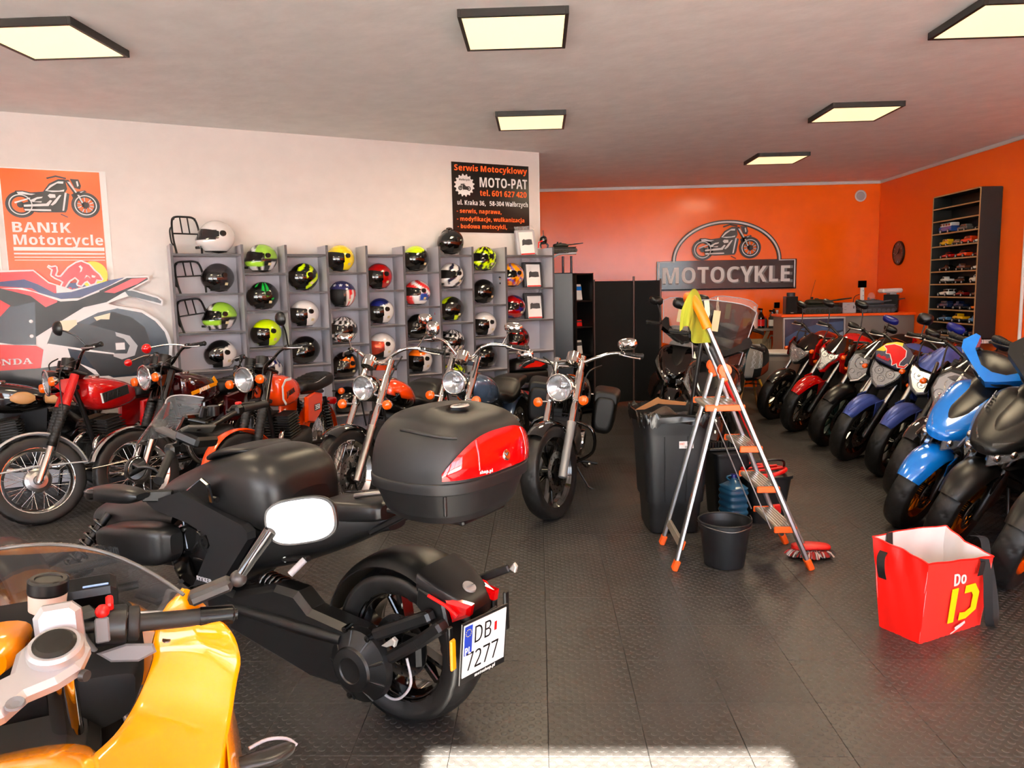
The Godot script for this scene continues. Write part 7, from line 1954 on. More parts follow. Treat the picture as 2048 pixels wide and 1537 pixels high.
	part(mb, "body", N().hull([[.0, 0, 0, .12, .11, .11, 4], [.30, 0, 0, .165, .14, .14, 4], [.305, 0, 0, .175, .15, .15, 4], [.325, 0, 0, .175, .15, .15, 4]], 36, true, true, null, UPB), M["bin plastic"])
	var rg := []
	for k in 32: rg.append(V(cos(TAU * k / 32) * .14, .35 + .012 * sin(TAU * k / 16), sin(TAU * k / 32) * .16))
	part(mb, "red_wringer", N().tube(rg, .014, 8, true), M["red"])
	part(mb, "wringer_bars", N().tube([V(-.12, .35, .04), V(.12, .36, .04)], .009, 6).tube([V(-.12, .35, -.04), V(.12, .36, -.04)], .009, 6), M["red"])
	part(mb, "handle", N().tube(curve([V(-.15, .33, 0), V(-.1, .42, .08), V(.08, .43, .10), V(.15, .34, 0)], 5), .008, 8), M["satin black"])
	part(mb, "red_drain", N().box(V(.02, .10, .125), V(.10, .07, .02), B0, .008), M["red"])
	var dv := thing("storage_crate", "black crate with a bristle brush head on it beside the blue jug", "crate", Transform3D(RY(.15), V(1.30, 0, -5.36)))
	part(dv, "body", N().hull([[.0, 0, 0, .10, .12, .12, 6], [.42, 0, 0, .13, .15, .15, 6], [.44, 0, 0, .14, .16, .16, 6], [.46, 0, 0, .14, .16, .16, 6]], 36, true, true, null, UPB), M["bin plastic"])
	var bh := thing("brush_head", "black bristle brush head lying on the crate", "brush", Transform3D(RY(.15), V(1.29, .462, -5.33)))
	part(bh, "block", N().box(V(0, .012, 0), V(.26, .024, .06), B0, .006), M["satin black"])
	var bs := N()
	for k in 13:
		for q in 3: bs.cyl(V(-.12 + .02 * k, .02, -.02 + .02 * q), V(-.125 + .021 * k, .065, -.025 + .025 * q), .006, .008, 6)
	part(bh, "bristles", bs, M["matte black"]).set_meta("kind", "stuff")

func build_bag() -> void:
	var t := thing("shopping_bag", "red shopping bag with black straps and yellow lettering on the floor at the right", "bag", Transform3D(RY(deg_to_rad(28)), V(1.809, 0, -3.508)))
	mat("bag red", Color(.93, .09, .055), .38)
	mat("bag pale red", Color(.95, .20, .17), .4)
	mat("bag white", Color(.84, .82, .81), .5)
	mat("strap", Color(.06, .06, .062), .7)
	mat("bag yellow", Color(.95, .85, .05), .4)
	# local: x to the right along the lettered side (faces +z), left gusset faces -x
	var w := .2125; var d := .104; var H := .43
	var face := func(a: Vector3, b: Vector3, ta: Vector3, tb: Vector3, bulge: float, fold: float, n: Vector3, called: String, m: Material, flip: bool) -> void:
		var rows := []
		for i in 15:
			var f := i / 14.0
			var line := PackedVector3Array()
			for j in 15:
				var u := j / 14.0
				var p := a.lerp(b, u).lerp(ta.lerp(tb, u), f)
				var q := bulge * sin(PI * u) * sin(PI * minf(f * .9, 1.0)) - fold * (1.0 - absf(u * 2.0 - 1.0)) * clampf((f - .12) * 1.6, 0, 1)
				q += .004 * sin(u * 17.0 + f * 9.0) * f
				line.append(p + n * q)
			if flip: line.reverse()
			rows.append(line)
		var o := part(t, called, N().sheet(rows, .002), m)
		var inn := []
		for r in rows:
			var l2 := PackedVector3Array()
			for q in r: l2.append(q - n * .0035)
			inn.append(l2)
		part(o, "lining", N().sheet(inn, .001), M["bag white"])
		var hem := []
		for q in rows[14]: hem.append(q)
		part(o, "hem", N().tube(hem, .004, 6), M["bag red"])
	var A := V(-w, 0, d); var B := V(w, 0, d); var C := V(w, 0, -d); var D := V(-w, 0, -d)
	var TA := V(-w * .90, H - .06, d * 1.10); var TB := V(w * 1.2, H - .10, d * 1.15); var TC := V(w * 1.22, H - .02, -d * 1.15); var TD := V(-w * 1.12, H, -d * 1.3)
	face.call(A, B, TA, TB, .003, .0, V(0, 0, 1), "front_panel", M["bag pale red"], false)
	face.call(B, C, TB, TC, .01, .03, V(1, 0, 0), "side_panel", M["bag red"], false)
	face.call(C, D, TC, TD, .02, -.02, V(0, 0, -1), "back_panel", M["bag red"], false)
	face.call(D, A, TD, TA, .012, .022, V(-1, 0, 0), "gusset_panel", M["bag red"], false)
	part(t, "base", N().box(V(0, .004, 0), V(w * 2, .006, d * 2)), M["bag red"])
	var tl := Transform3D(RX(deg_to_rad(3)), Vector3.ZERO)
	words(t, "lettering", "Do", .085, .055, M["white"], TP(V(.02, .265, d + .019)), true, .002)
	part(t, "lettering", N().plate(P2([-.055, .07, -.018, .07, .012, .225, -.03, .225]), TP(V(0, 0, d + .0185)), .003), M["bag yellow"])
	part(t, "lettering", N().plate(P2([.0, .07, .05, .07, .12, .10, .14, .18, .11, .225, .045, .225, .038, .19, .085, .19, .098, .17, .085, .115, .045, .10, .008, .105]), TP(V(.02, 0, d + .0185)), .003), M["bag yellow"])
	part(t, "lettering", N().box(V(.03, .045, d + .0205), V(.07, .012, .002), RZ(.25)).box(V(.01, .03, d + .0195), V(.09, .004, .002), RZ(.3)), M["white"])
	var ribbon := func(pts: Array, wd: float, side: Vector3, called: String) -> void:
		var c := curve(pts, 6)
		var rows := []
		for p in c:
			var line := PackedVector3Array()
			for k in 3: line.append(p + side * wd * (k - 1))
			rows.append(line)
		part(t, called, N().sheet(rows, .002), M["strap"])
	# strap hanging at the right end, in a loop
	ribbon.call([V(.16, H - .09, d + .035), V(.175, .25, d + .045), V(.18, .14, d + .05), V(.20, .03, d + .05), V(.235, .012, d + .045), V(.285, .05, d + .02), V(.315, .18, d - .02), V(.315, .30, d - .05), V(.30, H - .045, d - .06), V(.26, H - .03, d - .08)], .019, V(.8, 0, .6).normalized(), "strap")
	ribbon.call([V(.15, H - .10, d + .036), V(.135, H - .13, d + .04), V(.125, H - .16, d + .04)], .018, V(1, 0, 0), "strap_end")
	ribbon.call([V(-.13, H + .005, -d * 1.28), V(-.135, H - .03, -d * 1.22), V(-.14, .25, -d * 1.1), V(-.14, .1, -d * 1.05)], .02, V(1, 0, 0), "strap")
	ribbon.call([V(-.245, H - .05, -.07), V(-.275, H - .07, -.06), V(-.285, H - .12, -.05), V(-.272, H - .165, -.05)], .02, V(0, 0, 1), "strap_end")

func build_back() -> void:
	var WD := mat("desk grey", Color(.47, .45, .43), .55)
	mat("desk light", Color(.56, .52, .48), .55)
	mat("desk orange", Color(.98, .36, .02), .4)
	mat("fabric black", Color(.02, .02, .022), .85)
	# reception counter
	var t := thing("reception_counter", "grey reception counter with orange edged top at the back right", "counter", T0)
	part(t, "front_panel", N().box(V(4.35, .575, -11.02), V(1.82, 1.15, .03)), WD)
	part(t, "side_panel", N().box(V(3.45, .575, -11.22), V(.03, 1.15, .43)), M["desk light"])
	part(t, "counter_top", N().box(V(4.35, 1.168, -11.22), V(1.88, .035, .48), B0, .004), M["desk orange"])
	part(t, "lower_wing", N().box(V(3.32, .32, -10.95), V(.24, .60, .5)), M["desk light"])
	part(t, "wing_top", N().box(V(3.31, .635, -10.93), V(.32, .035, .56), B0, .004), M["desk orange"])
	# framed picture leaning on the counter: dark blue sky over an airfield
	t = thing("framed_picture", "silver framed picture of a blue sky leaning on the grey counter", "picture", Transform3D(RX(deg_to_rad(-3)), V(3.87, .56, -10.965)))
	var fw := .84; var fh := .57
	part(t, "print", N().box(V(0, fh / 2, 0), V(fw, fh, .01)), mat("picture blue", Color(.10, .16, .27), .2))
	for s in [-1, 1]:
		part(t, "frame_bar", N().box(V(s * fw / 2, fh / 2, .004), V(.022, fh + .022, .022), B0, .004), M["light grey"])
		part(t, "frame_bar", N().box(V(0, fh / 2 + s * fh / 2, .004), V(fw, .022, .022), B0, .004), M["light grey"])
	part(t, "printed_cloud", N().plate(P2([-.4, .30, -.2, .42, .1, .50, .4, .52, .4, .40, .15, .36, -.1, .22, -.4, .12]), TP(V(0, 0, .0055)), .001), mat("picture mid blue", Color(.20, .32, .48), .2))
	part(t, "printed_haze", N().plate(P2([.05, .24, .4, .38, .4, .25, .2, .18]), TP(V(0, 0, .0062)), .001), mat("picture pale", Color(.45, .58, .7), .2))
	part(t, "printed_field", N().plate(P2([-.4, .02, .4, .02, .4, .12, .0, .16, -.4, .10]), TP(V(0, 0, .0062)), .001), M["print slate"])
	part(t, "printed_mast", N().plate(P2([-.16, .08, -.145, .08, -.10, .44, -.125, .44]), TP(V(0, 0, .007)), .001).plate(P2([-.24, .40, .05, .34, .05, .355, -.24, .42]), TP(V(0, 0, .007)), .001), M["print black"])
	# things on the counter
	var cy := 1.187
	t = thing("loudspeaker", "black loudspeaker with a small round tin on it, left end of the counter", "loudspeaker", TP(V(3.60, cy, -11.2)))
	part(t, "cabinet", N().box(V(0, .125, 0), V(.165, .25, .16), B0, .006), M["satin black"])
	part(t, "grille", N().box(V(0, .125, .082), V(.15, .235, .006), B0, .003), M["fabric black"])
	part(t, "logo_bar", N().box(V(0, .02, .086), V(.04, .006, .002)), M["white"])
	solo("round_tin", N().turned([[.0, .0], [.058, .0], [.058, .05], [.05, .055], [.0, .055]], Vector3.ZERO, Vector3.UP, 24), M["dark grey"], "small dark round tin on the left loudspeaker", "tin", TP(V(3.605, cy + .25, -11.2)))
	t = thing("loudspeaker", "brown and black loudspeaker carrying a white router, right end of the counter", "loudspeaker", Transform3D(RY(-.5), V(5.03, cy, -11.22)))
	part(t, "cabinet", N().box(V(0, .125, 0), V(.19, .25, .2), B0, .005), mat("walnut", Color(.2, .08, .05), .4))
	part(t, "grille", N().box(V(0, .125, .102), V(.18, .24, .006), B0, .003), M["fabric black"])
	t = thing("router", "flat white device on the right loudspeaker", "router", Transform3D(RY(.1), V(5.02, cy + .25, -11.2)))
	part(t, "foot", N().box(V(0, .012, 0), V(.10, .024, .1), B0, .004), M["light grey"])
	part(t, "body", N().box(V(-.02, .055, 0), V(.30, .062, .16), RZ(.02), .02), M["white"])
	model_tank("model_tank", "olive green model tank left on the counter", Transform3D(RY(.06), V(4.0, cy, -11.15)), .62, M["olive"])
	model_tank("model_tank", "grey model tank right on the counter", Transform3D(RY(.04), V(4.77, cy, -11.12)), .56, mat("tank grey", Color(.30, .31, .33), .5))
	t = thing("radio_box", "silver box with a dark number 21 between the two model tanks", "box", Transform3D(RY(.12), V(4.385, cy, -11.16)))
	part(t, "body", N().box(V(0, .075, 0), V(.2, .15, .14), B0, .004), M["light grey"])
	part(t, "brown_side", N().box(V(-.125, .075, 0), V(.07, .15, .13), B0, .004), M["walnut"])
	words(t, "lettering", "21", .045, .035, M["gloss black"], TP(V(.075, .085, .071)), true, .001)
	part(t, "print_lines", N().box(V(-.06, .05, .071), V(.03, .005, .001)).box(V(-.02, .12, .071), V(.04, .005, .001)).box(V(-.06, .09, .071), V(.03, .005, .001)), M["grey"])
	solo("neon_strip", N().box(V(0, .012, 0), V(.09, .02, .02), B0, .006), M["neon"], "small bright green piece on the counter edge", "strip", Transform3D(RY(.2), V(3.85, cy, -11.02)))
	t = thing("desk_display", "white post with a black square sign and a clear dome behind the grey model tank", "sign stand", TP(V(4.66, cy, -11.32)))
	part(t, "post", N().box(V(0, .18, 0), V(.05, .36, .03), RZ(.03), .004), M["white"])
	part(t, "square_sign", N().box(V(-.01, .405, .01), V(.12, .10, .015), B0, .003), M["gloss black"])
	for k in 4: part(t, "post_hole", N().cyl(V(.006, .1 + .07 * k, .014), V(.006, .1 + .07 * k, .0165), .006, .006, 10), M["dark grey"])
	part(t, "wire_loop", N().tube(curve([V(-.03, .03, 0), V(-.12, .1, 0), V(-.11, .22, 0), V(-.04, .26, 0)], 6), .005, 6), M["dark metal"])
	part(t, "dome", N().hull(smooth([[.0, 0, 0, .05, .06, .06, 2.4], [.2, 0, 0, .05, .06, .06, 2.4], [.27, 0, 0, .03, .04, .04, 2.2], [.285, 0, 0, .006, .006, .006, 2]], 3), 20, true, true, null, Basis(V(0, 1, 0), V(0, 0, -1), V(-1, 0, 0)), V(.13, .0, 0)), M["clear"])
	solo("wall_socket", N().box(Vector3.ZERO, Vector3(.09, .09, .03), B0, .006), M["gloss black"], "black square socket on the orange wall above the bottles", "socket", TP(V(3.73, 1.29, BACK + .015)))
	# shelf with bottles over the radiator
	t = thing("wall_shelf", "grey shelf board under the big sign carrying bottles", "shelf", TP(V(2.95, .93, -12.06)))
	part(t, "board", N().box(Vector3.ZERO, V(1.40, .035, .40), B0, .003), WD)
	for x in [-.45, .55]: part(t, "bracket", N().bar(V(x, -.02, .16), V(x, -.28, -.17), .05, .03, Vector3.RIGHT, .004), M["cream"])
	t = thing("radiator", "cream ribbed panel radiator under the bottle shelf", "radiator", TP(V(2.95, .16, -12.16)))
	part(t, "panel", N().box(V(0, .30, -.02), V(1.36, .6, .05), B0, .006), M["cream"])
	for k in 34: part(t, "rib", N().box(V(-.645 + .039 * k, .30, .008), V(.022, .56, .018), B0, .006), M["cream"])
	part(t, "top_grille", N().box(V(0, .605, -.02), V(1.36, .012, .07), B0, .003), M["cream"])
	for x in [-.55, .55]: part(t, "foot", N().box(V(x, -.08, -.02), V(.04, .16, .05)), M["cream"])
	part(t, "pipe", N().tube(curve([V(.70, .45, .0), V(.72, .62, .02), V(.66, .66, .02), V(.62, .55, .03)], 5), .012, 8), M["cream"])
	var sy := .948
	var bz := -11.98
	bottle("bottle", "clear bottle with a white brush top on the shelf", V(2.98, sy, bz), [[.04, .0], [.045, .05], [.02, .15], [.018, .24]], M["clear plastic"], M["white"], .05, "brush")
	bottle("bottle", "white bottle with a dark blue cap and yellow liquid", V(3.20, sy, bz), [[.058, .0], [.062, .02], [.062, .20], [.03, .25], [.026, .27]], M["white"], M["blue"], .03, "cap", M["yellow"])
	bottle("bottle", "tall pale pink bottle right of the blue-capped one", V(3.31, sy, bz), [[.05, .0], [.055, .02], [.055, .22], [.035, .29], [.02, .32]], M["pale pink"], M["white"], .015, "cap")
	bottle("spray_bottle", "black spray bottle with a red label", V(3.41, sy, bz), [[.052, .0], [.055, .02], [.055, .17], [.025, .23], [.02, .25]], M["gloss black"], M["gloss black"], .05, "trigger", M["red"])
	bottle("bottle", "small dark bottle between the two spray bottles", V(3.49, sy, bz - .05), [[.03, .0], [.033, .02], [.033, .12], [.016, .15]], M["dark grey"], M["red"], .03, "cap")
	bottle("spray_bottle", "black spray bottle with a white label and yellow neck", V(3.57, sy, bz + .03), [[.05, .0], [.053, .02], [.053, .16], [.024, .2], [.02, .22]], M["dark grey"], M["gloss black"], .05, "trigger", M["white"])
	bottle("spray_can", "slim silver spray can at the right end of the shelf", V(3.655, sy, bz), [[.028, .0], [.03, .01], [.03, .22], [.018, .245]], M["steel"], M["white"], .03, "cap", M["white"])
	bottle("spray_can", "slim black spray can next to the silver one", V(3.64, sy, bz - .12), [[.028, .0], [.03, .01], [.03, .24], [.018, .26]], M["satin black"], M["satin black"], .03, "cap")
	t = thing("canister", "grey canister with a white sheet on it seen through the windscreen", "canister", TP(V(2.62, sy, bz)))
	part(t, "body", N().box(V(0, .15, 0), V(.15, .30, .12), B0, .015), M["grey"])
	part(t, "white_sheet", N().box(V(-.02, .345, .02), V(.12, .10, .006), Basis.from_euler(V(-.2, 0, .05))), M["white"])
	# chair and table
	chair()
	t = thing("round_table", "round white table behind the patchwork chair", "table", TP(V(3.18, 0, -10.35)))
	part(t, "table_top", N().turned([[.0, .70], [.29, .70], [.30, .71], [.30, .725], [.295, .73], [.0, .73]], Vector3.ZERO, Vector3.UP, 40), M["white"])
	part(t, "pedestal", N().turned([[.0, .0], [.24, .0], [.24, .02], [.26, .06], [.27, .62], [.24, .70]], Vector3.ZERO, Vector3.UP, 32), M["desk light"])
	# wall vent, clock, pipe
	t = thing("wall_vent", "round white vent high on the orange back wall", "vent", TP(V(4.97, 2.94, BACK)))
	part(t, "ring", N().torus(V(0, 0, .01), Vector3.BACK, .075, .014, 32, 8), M["white"])
	part(t, "grille", N().cyl(Vector3.ZERO, V(0, 0, .012), .07, .07, 28), M["light grey"])
	t = thing("wall_clock", "dark round wall clock on the right orange wall", "clock", Transform3D(RY(-PI / 2), V(RIGHT - .002, 2.03, -11.55)))
	part(t, "face", N().turned([[.0, .022], [.15, .022], [.165, .03], [.175, .02], [.175, .0]], Vector3.ZERO, Vector3.BACK, 40), mat("clock brown", Color(.12, .035, .03), .3))
	for k in 12: part(t, "hour_mark", N().box(V(sin(TAU * k / 12) * .125, cos(TAU * k / 12) * .125, .024), V(.012, .03, .004), RZ(-TAU * k / 12)), M["steel"])
	part(t, "hands", N().bar(V(0, 0, .027), V(.05, .07, .027), .008, .003, Vector3.BACK).bar(V(0, 0, .029), V(-.09, -.02, .029), .006, .003, Vector3.BACK), M["steel"])
	solo("wall_pipe", N().tube([V(0, .0, 0), V(0, CEIL, 0)], .018, 12), M["white"], "thin white pipe running down the right wall at the picture's edge", "pipe", TP(V(RIGHT - .02, 0, -8.6)))
	# black folding screen
	t = thing("folding_screen", "tall black fabric folding screen in front of the orange back wall", "screen", T0)
	var ends := [[V(.74, 0, -10.3), V(1.29, 0, -10.62)], [V(1.30, 0, -10.62), V(1.63, 0, -10.45)]]
	for e in ends:
		part(t, "screen_panel", N().bar((e[0] + e[1]) / 2 + V(0, .05, 0), (e[0] + e[1]) / 2 + V(0, 1.70, 0), .02, (e[1] - e[0]).length(), (e[1] - e[0]).cross(Vector3.UP).normalized(), .004), M["fabric black"])
	for q in [[V(.735, 0, -10.3), 1.72], [V(1.295, 0, -10.60), 1.76], [V(1.635, 0, -10.45), 1.72]]: part(t, "screen_pole", N().tube([q[0], q[0] + V(0, q[1], 0)], .014, 10), M["rail brown"])
	# black cabinet with shelves
	t = thing("display_cabinet", "narrow black cabinet with a white outlined badge and open shelves beside the helmet shelf", "cabinet", Transform3D(RY(deg_to_rad(42)), V(.46, 0, -9.92)))
	var cw := .30; var cd := .36
	part(t, "side_panel", N().box(V(-cw / 2, .9, 0), V(.018, 1.8, cd)), M["satin black"])
	part(t, "side_panel", N().box(V(cw / 2, .9, 0), V(.018, 1.8, cd)), M["satin black"])
	part(t, "back_panel", N().box(V(0, .9, -cd / 2), V(cw, 1.8, .012)), M["satin black"])
	for y in [.05, .44, .76, 1.12, 1.45, 1.79]: part(t, "shelf_board", N().box(V(0, y, 0), V(cw - .018, .016, cd - .01)), M["satin black"])
	var sq := PackedVector2Array()
	for p in [[-.09, .085], [.06, .13], [.085, .11], [.085, -.06], [.05, -.11], [-.075, -.13], [-.10, -.10], [-.10, .06], [-.085, .09]]: sq.append(Vector2(p[0], p[1]))
	var bt := Transform3D(RY(-PI / 2), V(-cw / 2 - .0095, 1.45, .05))
	part(t, "badge_outline", N().plate(stroke(sq, .018), bt, .002), M["light grey"])
	words(t, "lettering", "S", .12, .13, M["light grey"], bt * Transform3D(RZ(.15), Vector3.ZERO), true, .002)
	rng.seed = 21
	var items := [[1.46, "white", .2, "white and blue brochure pack on the cabinet's top shelf"], [1.128, "red", .08, "small red box on the cabinet's second shelf"], [.768, "white", .18, "white leaflets on the cabinet's third shelf"], [.448, "dark grey", .14, "dark box on the cabinet's lowest shelf"]]
	for e in items:
		var b := thing("boxed_accessory", e[3], "box", Transform3D(RY(deg_to_rad(42)), V(.46, e[0], -9.92)))
		part(b, "box", N().box(V(.0, e[2] / 2, .04), V(.13, e[2], .05), RX(-.15), .004), M[e[1]])
		part(b, "print_band", N().box(V(.0, e[2] * .75, .062), V(.12, e[2] * .25, .006), RX(-.15)), M["bright blue"] if e[2] > .19 else M["dark grey"])
	# arched bracket carrying another model tank, and a toy on the shelf end
	t = thing("arched_bracket", "grey arched metal bracket beside the top of the helmet shelf", "bracket", T0)
	part(t, "arch", N().sheet(arch_rows(), .02), M["light grey"])
	for x in [.30, .40]: part(t, "post", N().tube([V(x, 1.8, -9.42), V(x, 2.0, -9.42)], .014, 10), M["satin black"])
	part(t, "base_box", N().box(V(.30, .9, -9.44), V(.24, 1.8, .16), B0, .01), M["satin black"])
	model_tank("model_tank", "small olive model tank on the arched bracket by the shelf", Transform3D(RY(.35), V(.30, 2.032, -9.40)), .36, M["olive"])
	t = thing("toy_engine", "small black and red toy figure on the end of the helmet shelf", "toy", Transform3D(WB, W(.06, 2.072, .17)))
	part(t, "body", N().ball(V(0, .09, 0), V(.045, .05, .045)).cyl(V(0, .12, 0), V(0, .20, 0), .006, .004, 8), M["gloss black"])
	for s in [-1, 1]: part(t, "leg", N().tube([V(s * .02, .07, 0), V(s * .05, .03, .02), V(s * .04, .0, .02)], .01, 8), M["satin black"])
	part(t, "red_arm", N().tube([V(-.03, .08, .03), V(-.08, .06, .03), V(-.085, .0, .03)], .008, 8), M["red"])

func arch_rows() -> Array:
	var rows := []
	for k in 9:
		var a := lerpf(PI, PI / 2, k / 6.0) if k <= 6 else PI / 2
		var x := .30 + .16 * cos(a) + (.08 * (k - 6) if k > 6 else .0); var y := 1.86 + .16 * sin(a)
		rows.append(PackedVector3Array([V(x, y, -9.34), V(x, y, -9.50)]))
	return rows

func bottle(called: String, label: String, at: Vector3, prof: Array, m: Material, cap_m: Material, cap_h: float, top: String, label_m: Material = null) -> void:
	var t := thing(called, label, "bottle", TP(at), "bottles on the grey shelf")
	var last: Array = prof[prof.size() - 1]
	part(t, "body", N().turned([[.0, .0]] + prof + [[.0, last[1]]], Vector3.ZERO, Vector3.UP, 20), m)
	var y: float = last[1]
	if top == "cap": part(t, "cap", N().turned([[.0, y], [last[0] * 1.05, y], [last[0] * 1.0, y + cap_h], [.0, y + cap_h]], Vector3.ZERO, Vector3.UP, 16), cap_m)
	if top == "brush": part(t, "brush_top", N().box(V(.01, y + .03, 0), V(.06, .05, .03), RZ(.3), .008), cap_m)
	if top == "trigger":
		part(t, "trigger_head", N().cyl(V(0, y, 0), V(0, y + .03, 0), .018, .016, 12).box(V(-.012, y + .042, 0), V(.075, .028, .022), RZ(-.15), .006), cap_m)
		part(t, "trigger", N().tube(curve([V(-.035, y + .03, 0), V(-.03, y + .0, 0), V(-.042, y - .03, 0)], 4), .005, 6), cap_m)
	if label_m: part(t, "paper_label", N().turned([[prof[1][0] + .0012, .035], [prof[1][0] + .0012, .035 + prof[2][1] * .6]], Vector3.ZERO, Vector3.UP, 20), label_m)

func model_tank(called: String, label: String, at: Transform3D, L: float, m: Material) -> void:
	var t := thing(called, label, "model tank", at, "model tanks")
	var k := L / .6
	var sc := Transform3D(Basis.from_scale(Vector3.ONE * k), Vector3.ZERO)
	part(t, "hull", N().plate(P2([-.27, .05, -.29, .10, -.22, .125, .20, .125, .28, .09, .24, .05]), T0, .16, .008).box(V(-.01, .118, 0), V(.50, .012, .26), B0, .003), m, sc)
	for s in LR:
		var tr := PackedVector2Array()
		for p in [[-.25, .0], [.2, .0], [.26, .03], [.265, .07], [.23, .09], [-.25, .09], [-.285, .06], [-.28, .03]]: tr.append(Vector2(p[0], p[1]))
		var tk := part(t, "track", N().plate(tr, TP(V(0, 0, s * .105)), .055, .006), M["dark grey"], sc)
		for q in 7: part(tk, "road_wheel", N().turned([[.032, .0], [.03, .006], [.012, .004], [.0, .008]], V(-.22 + .07 * q, .036, s * .132), V(0, 0, s), 14), m)
	var tu := part(t, "turret", N().hull(smooth([[-.19, .16, 0, .06, .02, .025, 3], [-.15, .165, 0, .095, .03, .04, 3], [.0, .165, 0, .10, .035, .04, 3], [.09, .16, 0, .06, .02, .03, 3], [.11, .158, 0, .03, .012, .02, 3]], 3), 18), m, sc)
	part(tu, "gun_barrel", N().tube([V(.08, .165, 0), V(.24, .182, 0), V(.245, .183, 0), V(.44, .205, 0)], [.012, .010, .013, .008], 10), m)
	part(tu, "hatch", N().cyl(V(-.06, .195, .03), V(-.06, .212, .03), .026, .024, 14).box(V(-.10, .215, -.03), V(.03, .03, .02), B0, .003), m)
	if L > .6: part(tu, "aerial", N().tube([V(-.12, .19, -.05), V(-.05, .46, -.05)], .0025, 5), M["dark metal"])

func chair() -> void:
	var t := thing("shell_chair", "patchwork shell chair on wooden legs near the counter", "chair", Transform3D(RY(deg_to_rad(188)), V(2.66, 0, -9.88)))
	var cols := [Color(.25, .24, .23), Color(.85, .83, .78), Color(.08, .30, .33), Color(.75, .28, .08), Color(.12, .12, .12), Color(.55, .53, .50)]
	# local: sitter looks along +z
	var sh := func(u: float, f: float) -> Vector3:   # u -1..1 across, f 0 front edge .. 1 top of back
		var w := lerpf(.215, .225, f) * (1.0 - .55 * pow(maxf(.0, f - .55) / .45, 3.0)) * (1.0 - .25 * pow(1.0 - f, 6.0))
		var y: float; var z: float
		if f < .45:
			y = .45 - .03 * sin(f / .45 * PI); z = .22 - f / .45 * .36
		else:
			var g := (f - .45) / .55
			y = .45 + .40 * g - .03 * cos(g * PI / 2) + .03; z = -.14 - .11 * sin(g * PI / 2)
		return V(u * w, y + .11 * pow(absf(u), 2.5) * (1.0 if f < .75 else (1.0 - f) * 4.0) * (.55 + f * .4), z + .10 * u * u * clampf((f - .3) * 2.0, 0, 1))
	# patches of fabric, each its own piece
	var k := 0
	for i in 5:
		for j in 4:
			var rows := []
			for a in 6:
				var line := PackedVector3Array()
				for b in 6:
					line.append(sh.call(lerpf(-1, 1, (j + (5 - b) / 5.0) / 4.0), (i + a / 5.0) / 5.0))
				rows.append(line)
			var c: Color = cols[[4, 2, 1, 5, 0, 0, 5, 3, 3, 4, 1, 0, 0, 1, 1, 2, 4, 1, 1, 2][k]]
			var pm := "fabric patch %d" % cols.find(c)
			if not M.has(pm): grain(mat(pm, c, .9), .4, .55, 1.0, 6.0, .6, 30 + k)
			part(t, "fabric_patch", N().sheet(rows, .022), M[pm])
			k += 1
	# white ornament lines on the back of the shell
	for q in 3:
		for s in LR:
			var pts := []
			for a in 7: pts.append(sh.call(s * (.12 + .13 * absf(sin(a * PI / 2 + q))) - .1 + q * .06, .62 + .045 * a) + V(0, 0, -.026))
			part(t, "white_ornament", N().tube(pts, .004, 5), M["white"])
	for e in [[-1, -1], [1, -1], [-1, 1], [1, 1]]:
		part(t, "leg", N().tube([V(e[0] * .10, .42, e[1] * .10 - .02), V(e[0] * .23, .0, e[1] * .23 - .02)], [.016, .011], 10), M["wood"] if e != [-1, -1] else M["yellow wood"])
	part(t, "under_frame", N().tube([V(-.13, .36, .11), V(.13, .36, -.15)], .006, 6).tube([V(.13, .36, .11), V(-.13, .36, -.15)], .006, 6).box(V(0, .415, -.02), V(.2, .012, .2), B0, .003), M["dark metal"])

